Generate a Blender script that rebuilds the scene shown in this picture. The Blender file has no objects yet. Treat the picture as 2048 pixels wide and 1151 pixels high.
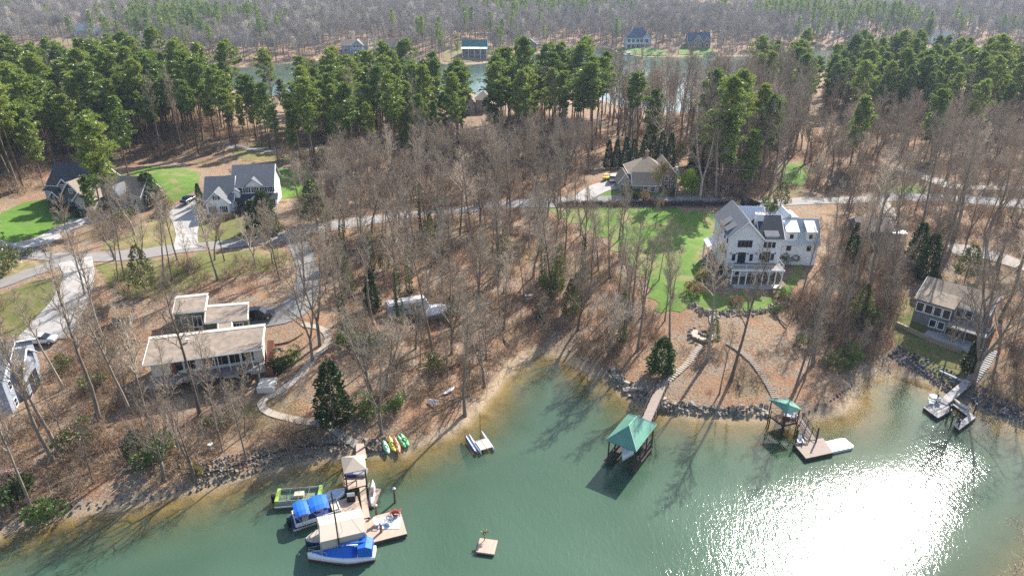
import bpy, bmesh, math, random
import numpy as np
from mathutils import Vector, Matrix

R = math.radians
rnd = random.Random(7)
S = bpy.context.scene
C = S.collection

# ------------------------------------------------------------------ camera
CAM = np.array([0.0, 0.0, 60.0]); PITCH = R(25.0); FPX = 2048 * 24 / 36.0
cam_d = bpy.data.cameras.new('camera'); cam_d.lens = 24; cam_d.sensor_width = 36
cam_d.clip_start = 0.5; cam_d.clip_end = 9000
cam = bpy.data.objects.new('camera', cam_d); C.objects.link(cam)
cam.location = CAM; cam.rotation_euler = (R(90) - PITCH, 0, 0)
S.camera = cam

# ------------------------------------------------------------------ sky and sun
SUN_EL, SUN_AZ = R(40.0), R(34.8)          # azimuth measured from +Y towards +X
w = bpy.data.worlds.new('World'); S.world = w; w.use_nodes = True
nt = w.node_tree; nt.nodes.clear()
sky = nt.nodes.new('ShaderNodeTexSky'); sky.sky_type = 'NISHITA'; sky.sun_disc = False
sky.sun_elevation = SUN_EL; sky.sun_rotation = SUN_AZ; sky.altitude = 200
sky.air_density = 1.0; sky.dust_density = 1.6; sky.ozone_density = 1.0
bg = nt.nodes.new('ShaderNodeBackground'); bg.inputs['Strength'].default_value = 0.125
ow = nt.nodes.new('ShaderNodeOutputWorld')
nt.links.new(sky.outputs[0], bg.inputs[0]); nt.links.new(bg.outputs[0], ow.inputs[0])
sun_d = bpy.data.lights.new('sun', 'SUN'); sun_d.energy = 5.0; sun_d.angle = R(0.53); sun_d.color = (1.0, 0.95, 0.88)
sun = bpy.data.objects.new('sun', sun_d); C.objects.link(sun)
sdir = Vector((math.sin(SUN_AZ) * math.cos(SUN_EL), math.cos(SUN_AZ) * math.cos(SUN_EL), math.sin(SUN_EL)))
sun.rotation_euler = sdir.to_track_quat('Z', 'Y').to_euler()
sun.location = (60, 90, 200)
S.view_settings.view_transform = 'Standard'; S.view_settings.look = 'None'
S.view_settings.exposure = 0.98; S.view_settings.gamma = 1.0
S.render.engine = 'CYCLES'
cy = S.cycles
cy.max_bounces = 6; cy.diffuse_bounces = 2; cy.glossy_bounces = 3; cy.transmission_bounces = 3
cy.transparent_max_bounces = 8; cy.volume_bounces = 0; cy.sample_clamp_indirect = 4.0
cy.use_denoising = False; cy.use_adaptive_sampling = False
cy.caustics_reflective = False; cy.caustics_refractive = False
try: S.render.use_persistent_data = False
except Exception: pass

# ------------------------------------------------------------------ pixels <-> world
cp, sp_ = math.cos(PITCH), math.sin(PITCH)
def ray(px, py):
    x = (px - 1024) / FPX; y = -(py - 575.5) / FPX
    return np.array([x, cp + sp_ * y, -sp_ + cp * y])
def atz(px, py, z=0.0):
    d = ray(px, py); t = (z - CAM[2]) / d[2]
    return CAM + d * t
def proj(x, y, z):
    """world -> photo pixel (vectorised)"""
    dz = z - CAM[2]
    f = y * cp - dz * sp_; u = y * sp_ + dz * cp
    f = np.where(f < 0.1, 0.1, f)
    return 1024 + FPX * x / f, 575.5 - FPX * u / f

# ------------------------------------------------------------------ terrain height
near_px = [(0,1062),(60,1052),(130,1030),(200,1018),(290,1004),(350,990),(400,978),(450,966),(520,946),(580,932),
 (640,920),(690,912),(722,908),(770,906),(805,903),(850,886),(900,862),(940,836),(968,805),(990,776),(1008,752),
 (1024,735),(1045,715),(1075,706),(1100,704),(1130,713),(1160,734),(1188,752),(1208,750),(1222,764),(1246,784),(1272,800),
 (1300,814),(1330,824),(1400,832),(1470,836),(1530,835),(1575,832),(1605,830),(1640,828),(1680,825),(1698,813),(1706,796),
 (1711,772),(1728,752),(1760,746),(1800,749),(1840,758),(1880,777),(1920,795),(1960,818),(2000,838),(2048,856)]
W1 = [tuple(atz(*p)[:2]) for p in near_px] + [(81,83),(85,74),(77,65),(64,56.5),(50,45.5),(40,37.5),(32,29),(28,15),(30,-20),(0,-60),(-100,-70),(-160,20),(-100,44),(-76,55)]
far_px = [(-400,88),(-150,94),(0,98),(100,98),(165,104),(230,110),(330,116),(430,128),(480,134),(530,129),(600,125),(640,119),(690,113),
 (760,113),(860,122),(900,129),(960,127),(1000,120),(1050,112),(1100,101),(1130,94),(1180,90),(1215,95),(1240,106),(1290,114),
 (1340,113),(1420,112),(1500,112),(1600,100),(1700,97),(1760,104),(1830,100),(1900,92),(2048,95),(2400,98),(2600,118),
 (2300,122),(2048,120),(1900,124),(1700,132),(1600,150),(1500,192),(1440,216),(1380,229),(1320,226),(1250,216),(1200,201),
 (1150,182),(1050,190),(960,206),(900,206),(840,190),(700,180),(620,190),(540,196),(470,186),(430,166),(330,150),(200,141),
 (100,136),(0,131),(-300,122)]
W2 = [tuple(atz(*p)[:2]) for p in far_px]

def seg_dist(P, poly):
    """unsigned distance and inside flag of points P (N,2) to closed polygon"""
    A = np.array(poly); B = np.roll(A, -1, 0)
    N = len(P); best = np.full(N, 1e18); ins = np.zeros(N, bool)
    x, y = P[:, 0], P[:, 1]
    for (ax, ay), (bx, by) in zip(A, B):
        dx, dy = bx - ax, by - ay; L = dx * dx + dy * dy + 1e-9
        t = np.clip(((x - ax) * dx + (y - ay) * dy) / L, 0, 1)
        q = (x - ax - t * dx) ** 2 + (y - ay - t * dy) ** 2
        np.minimum(best, q, out=best)
        c = (ay > y) != (by > y)
        if dy != 0: ins ^= c & (x < (dx) * (y - ay) / dy + ax)
    return np.sqrt(best), ins
def inside(P, poly): return seg_dist(np.asarray(P, float), poly)[1]

_r = np.random.RandomState(3)
_waves = [(2 * math.pi / wl * math.cos(a), 2 * math.pi / wl * math.sin(a), p, am) for wl, am, a, p in
          [(90, .9, .4, 1.1), (61, .7, 2.1, .3), (43, .5, 1.2, 2.2), (33, .38, 2.8, 4.1), (24, .22, .9, 5.0), (17, .13, 1.9, 3.3)]]
_far = [(2 * math.pi / wl * math.cos(a), 2 * math.pi / wl * math.sin(a), p, am) for wl, am, a, p in
        [(900, 7, .7, 1.0), (620, 5, 2.0, .2), (410, 3.5, 1.3, 2.0)]]
def wobble(x, y):
    """small shoreline irregularity in metres"""
    return .35 * np.sin(x * 1.3 + 1.7 * np.sin(y * .6)) + .3 * np.sin(y * 1.7 + 1.3 * np.sin(x * .8))
def shore(P):
    P = np.asarray(P, float)
    d1, i1 = seg_dist(P, W1); d2, i2 = seg_dist(P, W2)
    return np.where(i1, -d1, np.where(i2, -d2, np.minimum(d1, d2)))
def height(P):
    P = np.asarray(P, float); x, y = P[:, 0], P[:, 1]
    d = shore(P) + .5 * wobble(x, y) * np.clip((500 - y) / 100, 0, 1)
    n = sum(am * np.sin(kx * x + ky * y + p) for kx, ky, p, am in _waves)
    f = sum(am * np.sin(kx * x + ky * y + p) for kx, ky, p, am in _far)
    dp = np.maximum(d, 0)
    land = .45 * (1 - np.exp(-dp / .8)) + 9.6 * (1 - np.exp(-dp / 40)) + n * (1 - np.exp(-dp / 30))
    land = land + np.clip((y - 620) / 500, 0, 1) * (f + 9) * (1 - np.exp(-dp / 90))
    dm = np.maximum(-d, 0)
    water = -(0.03 + .07 * dm * np.exp(-dm / 60) + 2.8 * (1 - np.exp(-dm / 24)))
    water = water * (1 - np.exp(-dm / .6))
    return np.where(d > 0, land, water)
def hz(x, y): return float(height([(x, y)])[0])
_T = np.geomspace(40, 3600, 900)
def G(px, py):
    """the spot of ground that the photograph shows at a pixel"""
    d = ray(px, py); P = CAM + _T[:, None] * d
    h = np.maximum(height(P[:, :2]), 0); b = P[:, 2] < h
    if not b.any(): i = len(_T) - 1
    else: i = max(1, int(np.argmax(b)))
    a0, a1 = P[i - 1, 2] - h[i - 1], P[i, 2] - h[i]
    k = a0 / (a0 - a1 + 1e-9)
    q = P[i - 1] + (P[i] - P[i - 1]) * k
    return np.array([q[0], q[1], max(0, hz(q[0], q[1]))])

# ------------------------------------------------------------------ mesh helpers
def link(name, me, mat=None, parent=None):
    o = bpy.data.objects.new(name, me); C.objects.link(o)
    if parent is not None: o.parent = parent
    if mat is not None and me is not None and len(me.materials) == 0: me.materials.append(mat)
    return o
def tag(o, label=None, cat=None, group=None, kind=None):
    if label: o['label'] = label
    if cat: o['category'] = cat
    if group: o['group'] = group
    if kind: o['kind'] = kind
    return o
def empty(name, loc, rz=0, label=None, cat=None, group=None):
    o = bpy.data.objects.new(name, None); C.objects.link(o); o.empty_display_size = .5
    o.location = loc; o.rotation_euler = (0, 0, rz)
    return tag(o, label, cat, group)
class MB:
    def __init__(s): s.v = []; s.f = []
    def add(s, vs, fs):
        b = len(s.v); s.v += [tuple(map(float, q)) for q in vs]; s.f += [tuple(b + i for i in f) for f in fs]; return s
    def box(s, x0, x1, y0, y1, z0, z1):
        return s.add([(x0,y0,z0),(x1,y0,z0),(x1,y1,z0),(x0,y1,z0),(x0,y0,z1),(x1,y0,z1),(x1,y1,z1),(x0,y1,z1)],
                     [(0,3,2,1),(4,5,6,7),(0,1,5,4),(1,2,6,5),(2,3,7,6),(3,0,4,7)])
    def prism(s, poly, z0, z1):
        """poly: ccw list of (x,y); z0,z1 numbers"""
        n = len(poly)
        return s.add([(x, y, z0) for x, y in poly] + [(x, y, z1) for x, y in poly],
                     [tuple(range(n - 1, -1, -1)), tuple(range(n, 2 * n))] + [(i, (i + 1) % n, n + (i + 1) % n, n + i) for i in range(n)])
    def loft(s, rings, cap=True):
        n = len(rings[0]); b = []
        for r in rings: b += list(r)
        fs = []
        for k in range(len(rings) - 1):
            for i in range(n):
                j = (i + 1) % n; fs.append((k*n+i, k*n+j, (k+1)*n+j, (k+1)*n+i))
        if cap: fs += [tuple(range(n - 1, -1, -1)), tuple(range((len(rings)-1)*n, len(rings)*n))]
        return s.add(b, fs)
    def tube(s, pts, rads, n=6, cap=True):
        pts = [np.array(p, float) for p in pts]
        if not hasattr(rads, '__len__'): rads = [rads] * len(pts)
        rings = []
        for i, p in enumerate(pts):
            t = pts[min(i + 1, len(pts) - 1)] - pts[max(i - 1, 0)]; t = t / (np.linalg.norm(t) + 1e-9)
            a = np.cross(t, (0, 0, 1) if abs(t[2]) < .9 else (1, 0, 0)); a /= np.linalg.norm(a) + 1e-9
            c = np.cross(t, a)
            rings.append([p + rads[i] * (math.cos(2*math.pi*k/n) * a + math.sin(2*math.pi*k/n) * c) for k in range(n)])
        return s.loft(rings, cap)
    def slab(s, quad, t):
        """quad of 3-D points, thickened along its normal by t"""
        q = [np.array(p, float) for p in quad]
        n = np.cross(q[1] - q[0], q[2] - q[0]); n /= np.linalg.norm(n); m = len(q)
        return s.add(q + [p + n * t for p in q], [tuple(range(m - 1, -1, -1)), tuple(range(m, 2*m))] + [(i, (i+1) % m, m + (i+1) % m, m + i) for i in range(m)])
    def mesh(s, name, smooth=False):
        me = bpy.data.meshes.new(name); me.from_pydata(s.v, [], s.f); me.update()
        if smooth: me.polygons.foreach_set('use_smooth', [True] * len(me.polygons))
        return me
    def build(s, name, mat, parent=None, smooth=False, bevel=0):
        me = s.mesh(name, smooth); me.materials.append(mat)
        o = link(name, me, None, parent)
        if bevel:
            m = o.modifiers.new('bevel', 'BEVEL'); m.width = bevel; m.segments = 1; m.limit_method = 'ANGLE'
        return o

# ------------------------------------------------------------------ materials
def new_mat(name):
    m = bpy.data.materials.new(name); m.use_nodes = True; t = m.node_tree
    return m, t, t.nodes['Principled BSDF']
def N(t, ty, **kw):
    n = t.nodes.new(ty)
    for k, v in kw.items():
        if k in n.inputs.keys(): n.inputs[k].default_value = v
        else: setattr(n, k, v)
    return n
def ramp(t, fac, stops):
    r = t.nodes.new('ShaderNodeValToRGB'); e = r.color_ramp.elements
    while len(e) > 1: e.remove(e[0])
    e[0].position, e[0].color = stops[0][0], (*stops[0][1], 1)
    for p, c in stops[1:]:
        q = e.new(p); q.color = (*c, 1)
    t.links.new(fac, r.inputs[0]); return r.outputs[0]
def mixc(t, fac, a, b, mode='MIX'):
    m = t.nodes.new('ShaderNodeMix'); m.data_type = 'RGBA'; m.blend_type = mode
    for sock, val in ((m.inputs[0], fac), (m.inputs[6], a), (m.inputs[7], b)):
        if hasattr(val, 'is_linked') or isinstance(val, bpy.types.NodeSocket): t.links.new(val, sock)
        elif isinstance(val, (int, float)): sock.default_value = val
        else: sock.default_value = (*val, 1)
    return m.outputs[2]
def noise(t, vec, scale, detail=4, rough=.6, dist=0):
    n = N(t, 'ShaderNodeTexNoise'); n.inputs['Scale'].default_value = scale; n.inputs['Detail'].default_value = detail
    n.inputs['Roughness'].default_value = rough; n.inputs['Distortion'].default_value = dist
    if vec is not None: t.links.new(vec, n.inputs['Vector'])
    return n.outputs[0]
def bump(t, b, h, strength=.4, dist=.05):
    n = N(t, 'ShaderNodeBump'); n.inputs['Strength'].default_value = strength; n.inputs['Distance'].default_value = dist
    t.links.new(h, n.inputs['Height']); t.links.new(n.outputs[0], b.inputs['Normal']); return n
def obj_co(t): return t.nodes.new('ShaderNodeTexCoord').outputs['Object']
def wpos(t): return t.nodes.new('ShaderNodeNewGeometry').outputs['Position']
_mats = {}
def plain(name, col, rough=.7, var=.15, scale=3.0, metal=0, bumpk=0, stripe=None, spec=.4):
    """colour with uneven weathering; stripe=(axis, spacing, depth) adds board or seam relief"""
    if name in _mats: return _mats[name]
    m, t, b = new_mat(name); co = obj_co(t)
    n = noise(t, co, scale, 5, .65)
    c = ramp(t, n, [(.25, tuple(x * (1 - var) for x in col)), (.75, tuple(min(1, x * (1 + var)) for x in col))])
    if stripe:
        ax, spc, dep = stripe
        sx = N(t, 'ShaderNodeSeparateXYZ'); t.links.new(co, sx.inputs[0])
        q = N(t, 'ShaderNodeMath', operation='DIVIDE'); t.links.new(sx.outputs[ax], q.inputs[0]); q.inputs[1].default_value = spc
        fr = N(t, 'ShaderNodeMath', operation='FRACT'); t.links.new(q.outputs[0], fr.inputs[0])
        fl = N(t, 'ShaderNodeMath', operation='FLOOR'); t.links.new(q.outputs[0], fl.inputs[0])
        wn = N(t, 'ShaderNodeTexWhiteNoise', noise_dimensions='1D'); t.links.new(fl.outputs[0], wn.inputs['W'])
        v = ramp(t, wn.outputs[0], [(0, (1 - dep,) * 3), (1, (1.0,) * 3)])
        g = ramp(t, fr.outputs[0], [(0, (.35,) * 3), (.08, (1,) * 3), (.92, (1,) * 3), (1, (.35,) * 3)])
        c = mixc(t, 1.0, c, v, 'MULTIPLY'); c = mixc(t, .8, c, g, 'MULTIPLY')
        bump(t, b, g, .5, .03)
    elif bumpk:
        bump(t, b, noise(t, co, scale * 4, 4), bumpk, .05)
    t.links.new(c, b.inputs['Base Color']); b.inputs['Roughness'].default_value = rough; b.inputs['Metallic'].default_value = metal
    b.inputs['Specular IOR Level'].default_value = spec
    _mats[name] = m; return m

def mat_ground():
    m, t, b = new_mat('leaf_litter'); p = wpos(t)
    big = noise(t, p, .045, 4, .6); mid = noise(t, p, .35, 5, .7, .6); fine = noise(t, p, 3.2, 6, .75); grit = noise(t, p, 11, 3, .8)
    leaf = ramp(t, fine, [(.28, (.085, .052, .036)), (.42, (.20, .112, .066)), (.54, (.42, .265, .16)), (.70, (.61, .46, .32))])
    grey = ramp(t, fine, [(.3, (.10, .075, .055)), (.66, (.50, .40, .29))])
    c = mixc(t, ramp(t, mid, [(.44, (0,)*3), (.58, (1,)*3)]), leaf, grey)
    rust = mixc(t, ramp(t, noise(t, p, .12, 4, .65), [(.5, (0,)*3), (.66, (.65,)*3)]), c, (.40, .205, .105))
    moss = ramp(t, fine, [(.3, (.06, .065, .02)), (.7, (.22, .20, .07))])
    c = mixc(t, ramp(t, big, [(.56, (0,)*3), (.68, (.7,)*3)]), rust, moss)
    c = mixc(t, ramp(t, grit, [(.35, (.55,)*3), (.6, (0,)*3)]), c, (.07, .045, .03), 'MIX')
    # wet sand and silt along the waterline
    sx = N(t, 'ShaderNodeSeparateXYZ'); t.links.new(p, sx.inputs[0])
    ad = N(t, 'ShaderNodeMath', operation='MULTIPLY_ADD'); t.links.new(mid, ad.inputs[0]); ad.inputs[1].default_value = .5; t.links.new(sx.outputs[2], ad.inputs[2])
    sand = ramp(t, fine, [(.3, (.24, .17, .10)), (.7, (.46, .36, .24))])
    k = ramp(t, ad.outputs[0], [(.62, (1,)*3), (.86, (0,)*3)])
    c = mixc(t, k, c, sand)
    bed = ramp(t, mid, [(.3, (.15, .11, .048)), (.7, (.31, .23, .115))])
    kb = N(t, 'ShaderNodeMapRange'); kb.inputs[1].default_value = .02; kb.inputs[2].default_value = -.25; t.links.new(sx.outputs[2], kb.inputs[0])
    c = mixc(t, kb.outputs[0], c, bed)
    # bare red clay and pale dry grass far away on the other side of the lake
    t.links.new(c, b.inputs['Base Color']); b.inputs['Roughness'].default_value = .95; b.inputs['Specular IOR Level'].default_value = .15
    bump(t, b, fine, .8, .25)
    return m
def mat_grass(name, a, bb, scale=.5, stripes=0, patch=(.30, .24, .12), pk=.6):
    m, t, b = new_mat(name); p = wpos(t)
    mid = noise(t, p, scale, 5, .65, .5); fine = noise(t, p, 5, 5, .75)
    c = ramp(t, mid, [(.3, a), (.7, bb)])
    c = mixc(t, ramp(t, fine, [(.3, (.5,)*3), (.65, (0,)*3)]), c, tuple(x * .45 for x in a))
    c = mixc(t, ramp(t, noise(t, p, .16, 5, .7, .8), [(pk - .02, (0,)*3), (pk + .12, (.85,)*3)]), c, patch)
    if stripes:
        mp = N(t, 'ShaderNodeMapping'); t.links.new(p, mp.inputs[0]); mp.inputs['Rotation'].default_value = (0, 0, R(20))
        wv = N(t, 'ShaderNodeTexWave'); wv.inputs['Scale'].default_value = stripes; wv.inputs['Distortion'].default_value = .6
        t.links.new(mp.outputs[0], wv.inputs[0])
        c = mixc(t, ramp(t, wv.outputs[1], [(.3, (0,)*3), (.7, (.45,)*3)]), c, tuple(x * .55 for x in a))
    t.links.new(c, b.inputs['Base Color']); b.inputs['Roughness'].default_value = .9; b.inputs['Specular IOR Level'].default_value = .2
    bump(t, b, fine, .7, .12)
    return m
def mat_paving(name, col, crack=.5):
    m, t, b = new_mat(name); p = wpos(t)
    n = noise(t, p, .5, 6, .7); f = noise(t, p, 6, 5, .7)
    c = ramp(t, n, [(.3, tuple(x * .78 for x in col)), (.7, tuple(x * 1.12 for x in col))])
    c = mixc(t, ramp(t, f, [(.3, (.45,)*3), (.6, (0,)*3)]), c, tuple(x * .6 for x in col))
    c = mixc(t, ramp(t, noise(t, p, .22, 4, .7, 1.2), [(.55, (0,)*3), (.75, (.5,)*3)]), c, (.25, .17, .11))
    t.links.new(c, b.inputs['Base Color']); b.inputs['Roughness'].default_value = .85
    bump(t, b, f, .25, .02)
    return m
def mat_water():
    m, t, b = new_mat('lake_water'); t.nodes.remove(b); out = t.nodes['Material Output']; p = wpos(t)
    at = N(t, 'ShaderNodeAttribute', attribute_name='depth'); lee = N(t, 'ShaderNodeAttribute', attribute_name='open_water')
    mid = noise(t, p, .05, 3, .5, .4)
    murk = N(t, 'ShaderNodeBsdfDiffuse')
    col = ramp(t, mid, [(.3, (.050, .098, .060)), (.7, (.077, .134, .092))])
    t.links.new(col, murk.inputs[0])
    trans = N(t, 'ShaderNodeBsdfTransparent')
    tint = ramp(t, at.outputs['Fac'], [(0, (1, 1, 1)), (.12, (.96, .90, .72)), (.5, (.70, .72, .45)), (1, (.3, .45, .28))])
    t.links.new(tint, trans.inputs[0])
    k = ramp(t, at.outputs['Fac'], [(0, (0,)*3), (.10, (.07,)*3), (.25, (.34,)*3), (.5, (.78,)*3), (1, (.95,)*3)])
    body = N(t, 'ShaderNodeMixShader'); t.links.new(k, body.inputs[0]); t.links.new(trans.outputs[0], body.inputs[1]); t.links.new(murk.outputs[0], body.inputs[2])
    # wind ripples, calm in the lee of the banks
    mp = N(t, 'ShaderNodeMapping'); t.links.new(p, mp.inputs[0]); mp.inputs['Rotation'].default_value = (0, 0, R(-28)); mp.inputs['Scale'].default_value = (1.0, .45, 1)
    n1 = noise(t, mp.outputs[0], 1.9, 2, .55, .5); n2 = noise(t, mp.outputs[0], 6.5, 3, .65, .3)
    a1 = N(t, 'ShaderNodeMath', operation='MULTIPLY_ADD'); t.links.new(n2, a1.inputs[0]); a1.inputs[1].default_value = .42; t.links.new(n1, a1.inputs[2])
    gust = noise(t, p, .035, 3, .6, .6)
    gm = N(t, 'ShaderNodeMapRange'); t.links.new(gust, gm.inputs[0]); gm.inputs[1].default_value = .3; gm.inputs[2].default_value = .7; gm.inputs[3].default_value = .4; gm.inputs[4].default_value = 1.2
    calm = N(t, 'ShaderNodeMapRange'); t.links.new(lee.outputs['Fac'], calm.inputs[0]); calm.inputs[3].default_value = .06; calm.inputs[4].default_value = .40
    cm = N(t, 'ShaderNodeMath', operation='MULTIPLY'); t.links.new(calm.outputs[0], cm.inputs[0]); t.links.new(gm.outputs[0], cm.inputs[1])
    bp = N(t, 'ShaderNodeBump'); bp.inputs['Distance'].default_value = .13; t.links.new(cm.outputs[0], bp.inputs['Strength'])
    t.links.new(a1.outputs[0], bp.inputs['Height'])
    ro = N(t, 'ShaderNodeMapRange'); t.links.new(lee.outputs['Fac'], ro.inputs[0]); ro.inputs[3].default_value = .02; ro.inputs[4].default_value = .112
    gl = N(t, 'ShaderNodeBsdfGlossy'); t.links.new(ro.outputs[0], gl.inputs['Roughness']); gl.inputs[0].default_value = (1, 1, 1, 1); t.links.new(bp.outputs[0], gl.inputs['Normal'])
    t.links.new(bp.outputs[0], murk.inputs['Normal'])
    ge = t.nodes.new('ShaderNodeNewGeometry'); dt = N(t, 'ShaderNodeVectorMath', operation='DOT_PRODUCT'); t.links.new(ge.outputs['Incoming'], dt.inputs[0]); t.links.new(bp.outputs[0], dt.inputs[1])
    ab = N(t, 'ShaderNodeMath', operation='ABSOLUTE'); t.links.new(dt.outputs['Value'], ab.inputs[0])
    om = N(t, 'ShaderNodeMath', operation='SUBTRACT'); om.inputs[0].default_value = 1.0; om.use_clamp = True; t.links.new(ab.outputs[0], om.inputs[1])
    p5 = N(t, 'ShaderNodeMath', operation='POWER'); t.links.new(om.outputs[0], p5.inputs[0]); p5.inputs[1].default_value = 5.0
    fr = N(t, 'ShaderNodeMath', operation='MULTIPLY_ADD'); t.links.new(p5.outputs[0], fr.inputs[0]); fr.inputs[1].default_value = .98; fr.inputs[2].default_value = .02
    mx = N(t, 'ShaderNodeMixShader'); t.links.new(fr.outputs[0], mx.inputs[0]); t.links.new(body.outputs[0], mx.inputs[1]); t.links.new(gl.outputs[0], mx.inputs[2])
    t.links.new(mx.outputs[0], out.inputs[0])
    return m

# ------------------------------------------------------------------ terrain and water sheets (a fan of rings around the viewpoint)
def fan():
    r = [2.0]
    while r[-1] < 26: r.append(r[-1] + 3)
    while r[-1] < 230: r.append(r[-1] * 1.0095)
    while r[-1] < 800: r.append(r[-1] * 1.016)
    while r[-1] < 4200: r.append(r[-1] * 1.035)
    a = list(np.radians(np.arange(-50, 50.01, .42)))
    a = list(np.radians([-180, -165, -150, -130, -110, -90, -75, -65, -58, -53])) + a + list(np.radians([53, 58, 65, 75, 90, 110, 130, 150, 165]))
    r, a = np.array(r), np.array(a)
    X = r[:, None] * np.sin(a)[None]; Y = r[:, None] * np.cos(a)[None]
    return X, Y
FX, FY = fan(); nr, na = FX.shape
FH = height(np.stack([FX.ravel(), FY.ravel()], 1)).reshape(nr, na)
def fan_mesh(name, Z, keep):
    i, j = np.meshgrid(np.arange(nr - 1), np.arange(na), indexing='ij')
    k = (j + 1) % na
    q = np.stack([i*na+j, (i+1)*na+j, (i+1)*na+k, i*na+k], -1).reshape(-1, 4)
    q = q[keep.ravel()[q].any(1)][:, ::-1]
    me = bpy.data.meshes.new(name)
    V = np.stack([FX.ravel(), FY.ravel(), Z.ravel()], 1)
    used = np.unique(q); mp = np.full(len(V), -1); mp[used] = np.arange(len(used))
    V = V[used]; q = mp[q]
    me.from_pydata(V.tolist(), [], q.tolist()); me.update()
    me.polygons.foreach_set('use_smooth', [True] * len(me.polygons))
    return me, used
me, _ = fan_mesh('ground', FH, np.ones_like(FH, bool))
tag(link('ground', me, mat_ground()), 'brown leaf litter ground of the wooded banks', kind='structure')
me, used = fan_mesh('lake', np.zeros_like(FH), (FH < .25) & (np.hypot(FX, FY) < 1500))
at = me.attributes.new('depth', 'FLOAT', 'POINT')
at.data.foreach_set('value', np.clip(-FH.ravel()[used] / 3.0, 0, 1).astype(np.float32))
dw = np.clip((-shore(np.stack([FX.ravel()[used], FY.ravel()[used]], 1)) - 3) / 17, 0, 1)
at = me.attributes.new('open_water', 'FLOAT', 'POINT'); at.data.foreach_set('value', (dw * dw * (3 - 2 * dw)).astype(np.float32))
tag(link('lake', me, mat_water()), 'green lake water with wind ripples and sun glitter', kind='structure')

# ------------------------------------------------------------------ draped sheets: lawns, roads, drives
def jag(poly, step, amp, seed):
    """closed polygon with a naturally uneven edge"""
    rr = random.Random(seed); out = []
    n = len(poly)
    for i in range(n):
        a, b = np.array(poly[i]), np.array(poly[(i+1) % n]); L = np.linalg.norm(b - a); k = max(1, int(L / step))
        nn = np.array([-(b-a)[1], (b-a)[0]]) / (L + 1e-9)
        for q in range(k):
            out.append(a + (b - a) * q / k + nn * (rr.uniform(-amp, amp) if amp else 0))
    return out
def drape(name, poly, mat, lift, step=2.0, amp=.35, seed=1):
    poly = jag(poly, 1.1, amp, seed)
    bm = bmesh.new()
    vs = [bm.verts.new((p[0], p[1], 0)) for p in poly]
    f = bm.faces.new(vs); bmesh.ops.triangulate(bm, faces=[f], ngon_method='EAR_CLIP')
    xs = [p[0] for p in poly]; ys = [p[1] for p in poly]
    for ax, lo, hi in ((0, min(xs), max(xs)), (1, min(ys), max(ys))):
        q = lo + step
        while q < hi:
            co = (q, 0, 0) if ax == 0 else (0, q, 0); no = (1, 0, 0) if ax == 0 else (0, 1, 0)
            bmesh.ops.bisect_plane(bm, geom=bm.verts[:] + bm.edges[:] + bm.faces[:], plane_co=co, plane_no=no)
            q += step
    bmesh.ops.triangulate(bm, faces=bm.faces[:])
    P = np.array([v.co[:2] for v in bm.verts]); H = height(P)
    for v, z in zip(bm.verts, H): v.co.z = z + lift
    bmesh.ops.recalc_face_normals(bm, faces=bm.faces[:])
    if sum(f.normal.z for f in bm.faces) < 0: bmesh.ops.reverse_faces(bm, faces=bm.faces[:])
    me = bpy.data.meshes.new(name); bm.to_mesh(me); bm.free()
    me.polygons.foreach_set('use_smooth', [True] * len(me.polygons))
    o = link(name, me, mat); o['kind'] = 'structure'
    return o
def smooth_line(pts, step):
    pts = [np.array(p[:2], float) for p in pts]; out = []
    for i in range(len(pts) - 1):
        p0, p1, p2, p3 = pts[max(i-1, 0)], pts[i], pts[i+1], pts[min(i+2, len(pts)-1)]
        k = max(2, int(np.linalg.norm(p2 - p1) / step))
        for q in range(k):
            u = q / k
            out.append(.5*((2*p1) + (-p0+p2)*u + (2*p0-5*p1+4*p2-p3)*u*u + (-p0+3*p1-3*p2+p3)*u**3))
    out.append(pts[-1]); return out
NO_TREES = []      # world polygons where nothing is planted
def strip_poly(line, w):
    L = [np.array(p) for p in line]; le, ri = [], []
    for i, p in enumerate(L):
        t = L[min(i+1, len(L)-1)] - L[max(i-1, 0)]; t /= np.linalg.norm(t) + 1e-9; n = np.array([-t[1], t[0]])
        ww = w[i] if hasattr(w, '__len__') else w
        le.append(p + n * ww / 2); ri.append(p - n * ww / 2)
    return le + ri[::-1]
def road(name, px, w, mat, lift, label, step=1.6, amp=.08):
    pts = [G(*p)[:2] for p in px]; line = smooth_line(pts, step)
    L = np.array(line); T = np.gradient(L, axis=0); T /= np.linalg.norm(T, axis=1)[:, None] + 1e-9; Nn = np.stack([-T[:, 1], T[:, 0]], 1)
    if isinstance(w, (tuple, list)): W = np.interp(np.linspace(0, 1, len(L)), np.linspace(0, 1, len(w)), w)
    else: W = np.full(len(L), w)
    rr = np.random.RandomState(len(L)); cols = 5; V = []
    for k in range(cols):
        u = k / (cols - 1) - .5
        off = W * u + (rr.uniform(-amp, amp, len(L)) if k in (0, cols - 1) else 0)
        V.append(L + Nn * off[:, None])
    P = np.concatenate(V); Z = height(P) + lift; n = len(L)
    fs = [(k*n+i, k*n+i+1, (k+1)*n+i+1, (k+1)*n+i) for k in range(cols-1) for i in range(n-1)]
    me = bpy.data.meshes.new(name); me.from_pydata(np.column_stack([P, Z]).tolist(), [], fs); me.update()
    if me.polygons[0].normal.z < 0: me.flip_normals()
    me.polygons.foreach_set('use_smooth', [True] * len(me.polygons))
    o = link(name, me, mat); tag(o, label, kind='structure')
    NO_TREES.append([tuple(q) for q in strip_poly(line[::3] + [line[-1]], float(np.mean(W)) + .5)])
    return o
def lawn(name, px, mat, lift, label, seed, amp=.4, trees=False):
    poly = [tuple(G(*p)[:2]) for p in px]
    if not trees: NO_TREES.append(poly)
    return tag(drape(name, poly, mat, lift, 2.0, amp, seed), label)

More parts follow.
